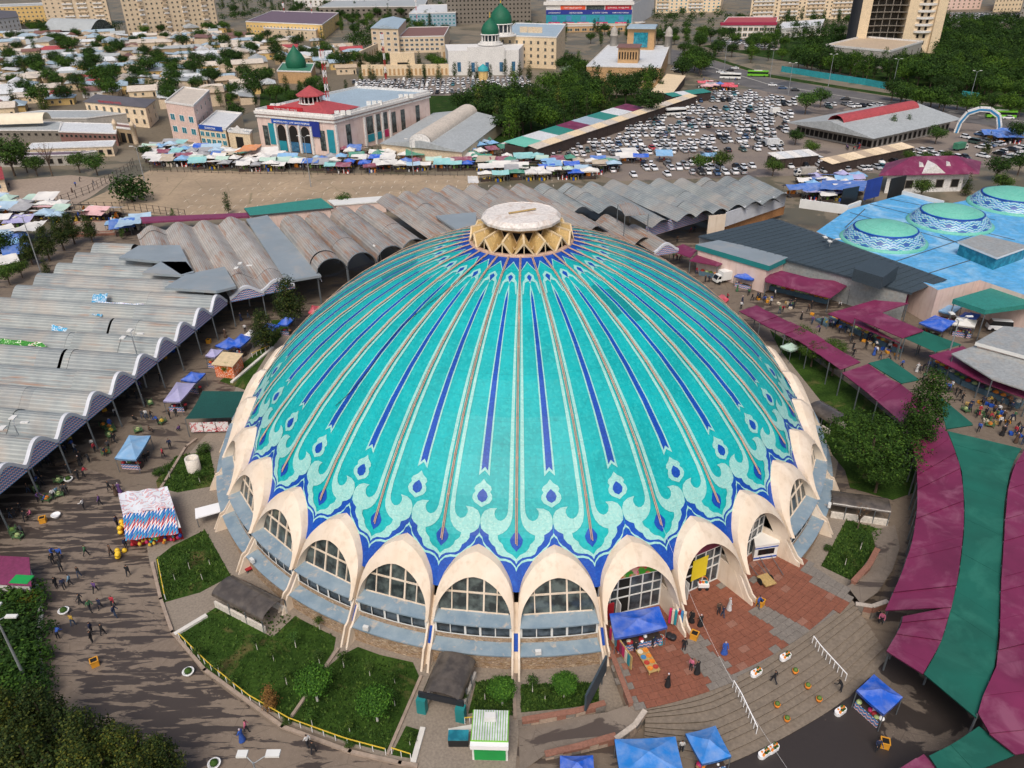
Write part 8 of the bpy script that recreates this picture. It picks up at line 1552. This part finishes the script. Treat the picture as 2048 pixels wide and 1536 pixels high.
o, Q = box_thing('glass_counter', 'low glass-topped sales counter beside the green kiosk', 'counter', [(897, 1494), (937, 1494), (938, 1474)], .9, 'black_screen', 'teal_glass', 0, .02)
mat('cart_white', '#e4e2dc', .5, .08); o, Q = box_thing('snack_cart', 'white and blue enclosed snack cart standing in the right dome arch', 'cart', [(1506, 1122), (1552, 1115), (1546, 1085)], 2.2, 'cart_white', 'cart_white', 1.5, .06); a, c = Q[0], Q[1]; box_on(o, a, c, 0, 1, .25, .45, .01, .04, 'blue_stripe', 'sign_blue'); box_on(o, a, c, 0, 1, 1.75, 1.9, .01, .04, 'blue_stripe', 'sign_blue'); box_on(o, a, c, .15, .85, .8, 1.6, .01, .05, 'window', 'car_glass')
for t0 in (.25, .75): p = a.lerp(c, t0); q = p+Vector(((c-a).y, -(c-a).x, 0)).normalized()*3; MB().bar((p.x, p.y, .5), (q.x, q.y, .2), .06).build('draw_bar', MC['steel'], o)
o = thing('hand_cart', 'wooden two-wheeled hand cart below the white snack cart', 'cart', g(1530, 1165, 1.5), R(20)); MB().box(-.7, -1, .45, .7, .7, .6).build('bed', MC['timber'], o)
for x in (-.8, .72): w_ = MB(); w_.tube([(x, 0, .4), (x+.1, 0, .4)], .4, 12); w_.build('wheel', MC['tyre'], o)
for x in (-.5, .5): MB().bar((x, .7, .55), (x, 2.4, .8), .06).build('shaft', MC['steel'], o)
o = thing('red_bench', 'small crimson bench against the dome base on the left', 'bench', g(505, 1140), R(35)); MB().box(-.8, -.3, .4, .8, .3, .5).build('seat', MC['red_panel'], o); MB().box(-.8, .25, .5, .8, .33, 1.2).build('backrest', MC['red_panel'], o)
for x in (-.7, .6): MB().box(x, -.28, 0, x+.1, .28, .4).build('leg', MC['steel'], o)
o = thing('white_shelter', 'flat white panel shelter leaning by the dome on the left', 'shelter', g(416, 1030)); P = [g(u, v, 1.6)-o.location for u, v in ((391, 1038), (441, 1024), (441, 1005), (390, 1018))]; b = MB(); b.prism([(p.x, p.y) for p in P], 1.55, 1.68); b.build('panel', MC['sign_white'], o)
for p in P: MB().bar((p.x*.9, p.y*.9, 0), (p.x*.9, p.y*.9, 1.56), .07).build('leg', MC['steel'], o)
b = MB(); b.lathe([(.95, 0), (.95, 2.1), (.72, 2.1), (.72, .6), (.02, .6)], 24); o = b.build('concrete_ring', mat('pale_concrete', '#d6cfc4', .85, .1, .8, 4), None, g(389, 940)); tag(o, 'pale concrete well ring standing on the small lawn left of the dome', 'well ring')
b = MB(); b.bar((0, 0, .5), (0, 3.2, .5), 1.1, .5); o = b.build('wooden_trough', MC['bark'], None, g(112, 932), R(-60)); tag(o, 'long brown wooden trough on the wet yard near the vaulted hall', 'trough')
# barrel entrance canopies
mat('smoked_sheet', '#57504a', .25, .12, .5); glass_mat('smoked_panel', '#4a443f', .2, '#625a52')
def barrel(label, a_, c_, wd, zs=2.2, rise=.9, n=3, front=False):
    p, q = g(*a_, zs), g(*c_, zs); o = thing('barrel_canopy', label, 'canopy', (p.x, p.y, 0)); d = q-p; L = d.xy.length; o.rotation_euler.z = math.atan2(d.y, d.x)-PI/2
    for i in range(n):
        y0, y1 = L*i/n, L*(i+1)/n+.08; b = MB(); dz = .04*(i % 2); rows = [[(wd/2*math.cos(PI*k/12), y, zs+rise*math.sin(PI*k/12)+dz) for k in range(13)] for y in (y0, y1)]; b.grid(rows, 0, True); b.grid([[(x, y, z-.05) for x, y, z in r] for r in rows[::-1]], 0, True); b.build('curved_sheet', MC['smoked_panel'], o)
        for x in (-wd/2, wd/2): MB().bar((x, y0+.1, 0), (x, y0+.1, zs), .1).build('post', MC['steel'], o)
    for x in (-wd/2+.1, wd/2-.1): MB().box(x-.12, 0, 0, x+.12, L, .9).build('side_wall', MC['pale_concrete'], o)
    if front: MB().box(-wd/2-.3, -.12, 1.9, wd/2+.3, .1, 2.6).build('sign_board', MC['sign_dark'], o); [MB().box(x-.45, -.5, 0, x+.45, .2, 1.9).build('vending_machine', MC['teal_fascia'], o) for x in (-wd/2, wd/2)]
    return o
barrel('smoked barrel canopy over the stair in front of the middle arches', (882, 1398), (914, 1318), 3.9, front=True); barrel('smoked barrel canopy over the stair left of the front lawn', (548, 1222), (448, 1172), 3.4, 1.8, .8); barrel('smoked barrel canopy beside the bare tree right of the dome', (1778, 1012), (1664, 996), 3.0, 2, .5, 4); barrel('smoked barrel canopy in the garden at the right rim of the dome', (1680, 842), (1630, 812), 3.6, 2, .8)
bd = thing('dark_sign_board', 'tall dark slanted sign board on two posts right of the middle lawn', 'sign', g(1190, 1400), R(62)); MB().box(-2.6, -.1, 1.4, 2.6, .1, 3.6).build('panel', MC['grey_slate'], bd); [MB().bar((x, .1, 0), (x, .1, 3.5), .12).build('post', MC['steel'], bd) for x in (-2, 2)]
# painted bowls
rows_ = [([(.02, 0), (.14, .01), (.26, .1), (.28, .12), (.25, .12), (.02, .03)], k) for k in ('oranges', 'sign_teal', 'cream_canvas', 'greens', 'tomatoes', 'sign_sky', 'lemons')]; bowls = []
for pr, k in rows_: b = MB(); b.lathe(pr, 12); bowls.append(b.mesh('painted_bowl', [MC[k]]))
mat('black_pot', '#26262a', .5, .1)
for i in range(46):
    f = rp.random(); u, v = 1265+62*f+rp.uniform(-5, 5), 1288-10*f+rp.uniform(-10, 10); o = put(rp.choice(bowls), 'painted_bowl', None, g(u, v, 1.52), rp.uniform(0, 6)); tag(o, 'painted ceramic bowl laid out before the blue tent in the dome arch', 'bowl', 'bowls before the arch tent')
o = thing('low_table', 'low wooden table of painted plates on the plaza', 'table', g(1295, 1326, 1.5), R(-72)); MB().box(-1.5, -.6, .4, 1.5, .6, .5).build('top', MC['timber'], o); [MB().box(x, y, 0, x+.1, y+.1, .4).build('leg', MC['timber'], o) for x in (-1.4, 1.3) for y in (-.55, .45)]
for i in range(4):
    for j in range(2): c = o.matrix_basis @ Vector((-1.1+i*.72, -.3+j*.6, .51)); k = put(rp.choice(bowls), 'painted_plate', None, c); k.scale = (1.05, 1.05, .5); tag(k, 'painted plate on the low table on the plaza', 'plate', 'plates on the low table')
for lab, u, v, z in (('black cooking pot beside the painted bowls', 1338, 1275, 1.5), ('second dark pot beside the painted bowls', 1345, 1278, 1.5)): b = MB(); b.lathe([(.02, 0), (.35, .02), (.4, .3), (.38, .42), (.3, .45), (.02, .5)], 14); tag(b.build('cooking_pot', MC['black_pot'], None, g(u, v, z)), lab, 'pot')
o = thing('textile_rack', 'leaning rack of colourful scarves at the left edge of the plaza', 'clothes rack', g(1240, 1310, 1.5), R(-68)); MB().box(-2.2, -.05, .2, 2.2, .05, 2).build('board', MC['timber'], o)
for i in range(8): MB().box(-2.1+i*.52, -.14, .4+.1*(i % 3), -1.7+i*.52, -.07, 1.9).build('scarf', MC[('sign_magenta', 'sacks', 'sign_teal', 'red_panel', 'purple_sheet')[i % 5]], o)
o = thing('textile_rack', 'bundle of patterned dresses hanging on the right pier of the first arch', 'clothes rack', g(1353, 1252, 1.5), R(-20)); [MB().box(-.9+i*.3, -.2, .3, -.65+i*.3, .2, 2.2).build('dress', MC[('sign_magenta', 'sacks', 'sign_teal', 'red_panel', 'sign_sky', 'sacks')[i]], o) for i in range(6)]
o = thing('goods_cart', 'decorated cart with a hoop handle in the second dome arch', 'cart', g(1405, 1176, 1.5)); MB().box(-.6, -.4, .4, .6, .4, .8).build('tray', MC['sign_white'], o); b = MB(); b.tube([(.5*math.cos(PI*i/10), 0, .8+.9*math.sin(PI*i/10)) for i in range(11)], .04, 6); b.build('hoop', MC['oranges'], o); [MB().lathe([(.15, .8), (.18, .95), (.02, 1.1)], 8, 0, (x, 0, 0)).build('goods_heap', MC[k], o) for x, k in ((-.35, 'tomatoes'), (0, 'oranges'), (.35, 'sign_teal'))]; [MB().tube([(x, -.45, .2), (x, -.38, .2)], .2, 10).build('wheel', MC['tyre'], o) for x in (-.4, .4)]
# planters, bins, trolleys
bp = [MB().lathe([(.35, 0), (.55, .3), (.6, .45), (.5, .45), (.45, .35), (.02, .35)], 20).mesh('bowl', MC['sign_white']), MB().lathe([(.02, .35), (.38, .4), (.34, .65), (.02, .8)], 9).mesh('plant', MC['leaves'])]
for lab, u, v in (('white round planter with a brown shrub on the lower left lane', 129, 1226), ('white round planter beside the drain kerb of the front lawn', 378, 1348), ('empty white round planter on the wet yard', 113, 1034), ('white round planter with plant on the wet yard by the lamp post', 138, 962), ('white round planter at the bottom edge of the lane', 430, 1532)): o = thing('round_planter', lab, 'planter', g(u, v)); put(bp[0], 'bowl', o); 'empty' in lab or put(bp[1], 'plant', o)
def oval(): return MB().prism([((.45 if abs(a) < PI/2 else -.45)+.4*math.cos(a), .4*math.sin(a)) for a in [PI*i/8-PI for i in range(16)]], 0, .5)
mo = oval().mesh('trough', MC['sign_white']); fl = MB(); [fl.lathe([(.14, 0), (.12, .12), (.01, .18)], 6, rp.randrange(2), (rp.uniform(-.7, .7), rp.uniform(-.3, .3), .48)) for i in range(16)]; mf = fl.mesh('flowers', [MC['oranges'], MC['leaves']])
for i, (lab, u, v, z) in enumerate((('white oval flower planter at the top edge of the steps, left', 1512, 1348, 1.45), ('white oval flower planter at the top edge of the steps, right', 1570, 1316, 1.45), ('white oval flower planter at the foot of the steps, right', 1680, 1425, 0), ('white oval flower planter at the foot of the steps, left', 1545, 1500, 0), ('white oval flower planter under the lower blue tent', 1528, 1510, 0))): o = thing('oval_planter', lab, 'planter', g(u, v, z), R(30)); put(mo, 'trough', o); put(mf, 'flowers', o); o.scale = (.8,)*3
pm = MB().lathe([(.02, 0), (.22, 0), (.32, .4), (.27, .4), (.02, .36)], 12).mesh('clay_pot', MC['oranges']); po = MB().lathe([(.02, .36), (.26, .4), (.2, .6), (.02, .7)], 8).mesh('plant', MC['greens'])
for i, (x, y, z) in enumerate(((215, 775, 1.0), (315, 895, .6), (405, 1000, .25), (70, 1045, .6), (148, 1158, .2))): o = thing('clay_pot', ('topmost', 'second', 'lowest', 'upper left', 'lower left')[i]+' orange flower pot standing on the plaza steps', 'flower pot', g(1536+x/4, 1152+y/4, z)); put(pm, 'pot', o); put(po, 'plant', o)
mat('bin_yellow', '#d9982c', .6, .1)
for i, (lab, u, v, z) in enumerate((('square yellow bin on the wet yard at the left', 87, 1044, 0), ('square yellow bin on the lower left lane', 191, 1330, 0), ('square yellow planter box at the foot of the third arch', 1520, 1210, 1.5), ('square yellow planter box between first and second arch', 1388, 1276, 1.5), ('square yellow bin on the dark yard at the lower right', 1768, 1492, 0), ('square orange bin on the upper yard', 418, 686, 0))): b = MB(); b.prism([(-.5, -.5), (.5, -.5), (.55, .55), (-.5, .5)], 0, .9, 0, 1); b.prism([(-.56, -.56), (.56, -.56), (.56, -.42), (-.56, -.42)], .86, .98); b.prism([(-.56, .42), (.56, .42), (.56, .56), (-.56, .56)], .86, .98); b.prism([(-.56, -.42), (-.42, -.42), (-.42, .42), (-.56, .42)], .86, .98); b.prism([(.42, -.42), (.56, -.42), (.56, .42), (.42, .42)], .86, .98); tag(b.build('yellow_bin', [MC['bin_yellow'], MC['dark_void']], None, g(u, v, z), R(20+i*13)), lab, 'bin').scale = (.72, .72, .8)
mat('trolley_green', '#4a6a44', .7, .15); tm_ = MB(); tm_.box(-.6, -.4, .35, .6, .4, .45); [tm_.bar((x, y, 0), (x, y, .9), .06) for x in (-.55, .55) for y in (-.35, .35)]; [tm_.bar((-.55, y, .88), (.55, y, .88), .05) for y in (-.35, .35)]; tm_ = tm_.mesh('trolley', MC['trolley_green']); tl = [MB().lathe([(.3, .45), (.36, .6), (.22, .8), (.02, .85)], 8).mesh('load', MC[k]) for k in ('lemons', 'greens', 'cabbage', 'oranges')]
for x, y in ((830, 345), (880, 360), (895, 390), (880, 425), (850, 560), (290, 850), (475, 790), (380, 935), (475, 900), (150, 1235), (1110, 385), (1205, 165), (1300, 315), (110, 1190)): o = thing('hand_trolley', 'green-framed hand trolley with produce on the left yard, '+part_of(g(x/4, 768+y/4), (30, 780, 340, 1080)), 'trolley', g(x/4, 768+y/4), rp.uniform(0, 6), 'trolleys on the left yard'); put(tm_, 'frame', o); put(rp.choice(tl), 'load', o)
for x, y in ((1575, 220), (1690, 240), (1750, 285), (1770, 340)): o = thing('hand_trolley', 'green-framed hand trolley in the lane beyond the green canopy', 'trolley', g(1536+x/4, 768+y/4), rp.uniform(0, 6), 'trolleys in the right lane'); put(tm_, 'frame', o); put(rp.choice(tl), 'load', o)
cr_ = [MB() for _ in range(4)]
for b, k in zip(cr_, ('timber', 'sign_blue', 'bin_yellow', 'sacks')):
    for z in (.06, .2, .34): b.box(-.35, -.25, z, .35, -.22, z+.1); b.box(-.35, .22, z, .35, .25, z+.1); b.box(-.35, -.25, z, -.32, .25, z+.1); b.box(.32, -.25, z, .35, .25, z+.1)
    b.box(-.33, -.23, .02, .33, .23, .36)
cm_ = [(b.mesh('crate', MC[k]), n) for b, k, n in zip(cr_, ('timber', 'sign_blue', 'bin_yellow', 'sacks'), ('wooden', 'blue', 'yellow', 'pale'))]
for P_, n_, wh in (([(75, 900), (250, 745), (420, 610), (470, 600), (330, 720), (150, 880)], 34, 'before the left vaulted hall'), ([(1480, 590), (1640, 640), (1800, 720), (1850, 740), (1760, 690), (1560, 600)], 30, 'in the fruit lane right of the dome'), ([(1900, 770), (2040, 830), (2040, 880), (1960, 840)], 18, 'in the lane beyond the green canopy'), ([(1390, 520), (1540, 560), (1520, 590), (1420, 550)], 14, 'by the teal-edged building')):
    k = 0; bx_ = bbox(P_)
    while k < n_:
        u, v = rp.uniform(bx_[0], bx_[2]), rp.uniform(bx_[1], bx_[3])
        if not inpoly(u, v, P_): continue
        k += 1; me, nm = rp.choice(cm_); p = g(u, v); o = put(me, 'crate', None, p, rp.uniform(0, 3)); tag(o, '%s slatted crate %s, %s' % (nm, wh, part_of(p, bx_)), 'crate', 'crates '+wh)
        if rp.random() < .5: person(u+rp.uniform(-8, 8), v+rp.uniform(-5, 5), wh)
# railings
mat('rail_yellow', '#d8b83c', .5, .1)
def railing(label, px, n, h=.9, m='rail_yellow', zz=None, name='railing'):
    P = [g(u, v, (zz[i] if zz else 0)) for i, (u, v) in enumerate(px)]; o = thing(name, label, 'railing', P[0]); Q = resample([p-P[0] for p in P], n+1)
    for q in Q: MB().bar((q.x, q.y, q.z), (q.x, q.y, q.z+h), .06).build('post', MC['sign_white'], o)
    for p, q in zip(Q, Q[1:]): MB().bar((p.x, p.y, p.z+h), (q.x, q.y, q.z+h), .08).build('rail', MC[m], o)
railing('yellow-topped railing along the outer edge of the front lawn', [(360, 1278), (420, 1338), (500, 1402), (580, 1448), (690, 1488), (772, 1510)], 22); railing('short yellow-topped railing left of the small lawn by the kiosk', [(784, 1508), (822, 1520)], 2); railing('yellow railing on the lawn beside the toy kiosk', [(318, 1130), (332, 1200)], 3); railing('yellow railing left of the green kiosk', [(930, 1448), (950, 1446)], 2); railing('yellow railing beside the small round tree near the orange kiosk', [(505, 715), (540, 700)], 4)
railing('white tubular handrail down the middle of the plaza steps, right', [(1624, 1286), (1638, 1305), (1690, 1362)], 9, 1.0, 'sign_white', [1.45, 1.3, .2]); railing('white tubular handrail down the middle of the plaza steps, left', [(1465, 1375), (1480, 1400), (1512, 1468)], 9, 1.0, 'sign_white', [1.45, 1.2, .2])
mat('fence_dark', '#4c453e', .7, .15)
def fence(label, px, n, h=2.4):
    P = [g(u, v) for u, v in px]; o = thing('wire_fence', label, 'fence', P[0]); Q = resample([p-P[0] for p in P], n+1)
    for q in Q: MB().bar((q.x, q.y, 0), (q.x, q.y, h), .14).build('post', MC['fence_dark'], o)
    for p, q in zip(Q, Q[1:]):
        for z in (.3, 1.3, h-.1): MB().bar((p.x, p.y, z), (q.x, q.y, z), .06).build('rail', MC['fence_dark'], o)
fence('dark post fence between the dirt yard and the bare parking lot', [(40, 446), (110, 412), (180, 386), (260, 340), (268, 330)], 24); fence('dark post fence along the near edge of the bare parking lot', [(150, 420), (260, 421), (330, 430), (372, 436)], 16); fence('dark fence along the stalls at the far edge of the bare parking lot', [(275, 342), (500, 348), (700, 350), (930, 352)], 46, 1.8)
# lamp posts
mat('galvanised', '#a8adb0', .45, .1, metal=.5)
def lamp(label, base, h, arms=((1, 0), (-1, 0)), z=0., rz=0., heads='flat'):
    o = thing('lamp_post', label, 'lamp post', g(*base, z), rz); b = MB(); b.tube([(0, 0, 0), (0, 0, h)], [.16, .08], 8); b.build('pole', MC['galvanised'], o)
    for x, y in arms: b = MB(); b.tube([(0, 0, h-.1), (x*.8, y*.8, h+.35), (x*1.5, y*1.5, h+.45)], .045, 6); b.build('arm', MC['galvanised'], o); b = MB(); b.box(x*1.5-.2-.35*abs(x), y*1.5-.2-.35*abs(y), h+.38, x*1.5+.2+.35*abs(x), y*1.5+.2+.35*abs(y), h+.55); b.build('lamp_head', MC['white_frame'], o)
TR = ((1, 0), (-.5, .86), (-.5, -.86))
lamp('tall lamp post in front of the left vaulted hall, upper', (293, 775), 9.6, TR); lamp('tall lamp post in front of the left vaulted hall, lower', (73, 962), 9.2, TR); lamp('lamp post before the gap between the two left halls', (500, 612), 8.4, TR); lamp('tall slanting-looking lamp pole behind the outer end of the left hall', (82, 545), 13, TR); lamp('lamp post in the fruit lane beside the ribbed grey roof', (1888, 740), 9.6, TR); lamp('lamp post rising behind the maroon awning of the slate hall', (1645, 562), 9, TR); lamp('lamp post between the barrel vaults and the dome', (766, 560), 8, TR); lamp('lamp post at the left edge among the dark shrubs', (56, 1368), 9, TR); lamp('lamp post whose heads show at the bottom edge of the lane', (545, 1660), 9, ((1, .3), (-.6, .3)))
for i, (u, v, h) in enumerate(((290, 366, 11), (622, 374, 15), (827, 350, 11), (1540, 156, 14), (1576, 190, 14), (1656, 174, 15), (1786, 170, 12), (1938, 205, 13), (1448, 140, 16), (1330, 105, 12))): lamp(('at the far left corner of the bare lot', 'in the middle of the bare lot', 'at the right end of the bare lot', 'first on the avenue from the left', 'on the car park side of the avenue', 'before the turquoise fence on the avenue', 'in the park edge beside the avenue', 'at the right end of the avenue', 'behind the car park trees', 'near the brick madrasa')[i].join(('tall lamp post ', '')), (u, v), h)
# sunken stairs by the left stalls
ss = tag(MB().prism([tuple(g(u, v)[:2]) for u, v in ((120, 462), (150, 446), (222, 444), (242, 456), (236, 470), (140, 474))], 0, .5).build('sunken_stairs', MC['pink_stone']), kind='structure')
for k in (.9, .8, .7): P = [g(u, v) for u, v in ((120, 462), (150, 446), (222, 444), (242, 456), (236, 470), (140, 474))]; c = centroid(P); MB().prism([((p.x-c.x)*k+c.x, (p.y-c.y)*k+c.y) for p in P], .3, .5+(1-k)*.6).build('step', MC['kerb_stone' if k != .8 else 'pink_stone'], ss)
o, Q = box_thing('pink_booth', 'small white and pink booth with a green frame at the left edge', 'booth', [(-20, 1195), (70, 1200), (66, 1150)], 2.4, 'wall_white', 'purple_sheet'); box_on(o, Q[0], Q[1], .6, 1, 2.45, 2.6, -1.2, .1, 'green_frame', 'kiosk_green')
b = MB(); p, q = surf(0, .1, .3), None; aa = RIB0+4*HS; s0 = Vector((p[0]*math.cos(aa), p[0]*math.sin(aa), p[2])); e0 = g(1580, 1545, .2); b.tube([tuple(s0.lerp(e0, i/14)-Vector((0, 0, 2.2*math.sin(PI*i/14)))) for i in range(15)], .009, 5); tag(b.build('white_cable', MC['sign_white']), 'thin white cable strung from the dome down across the plaza steps', 'cable')
for o in SC.objects:
    if '_h' in o: del o['_h']
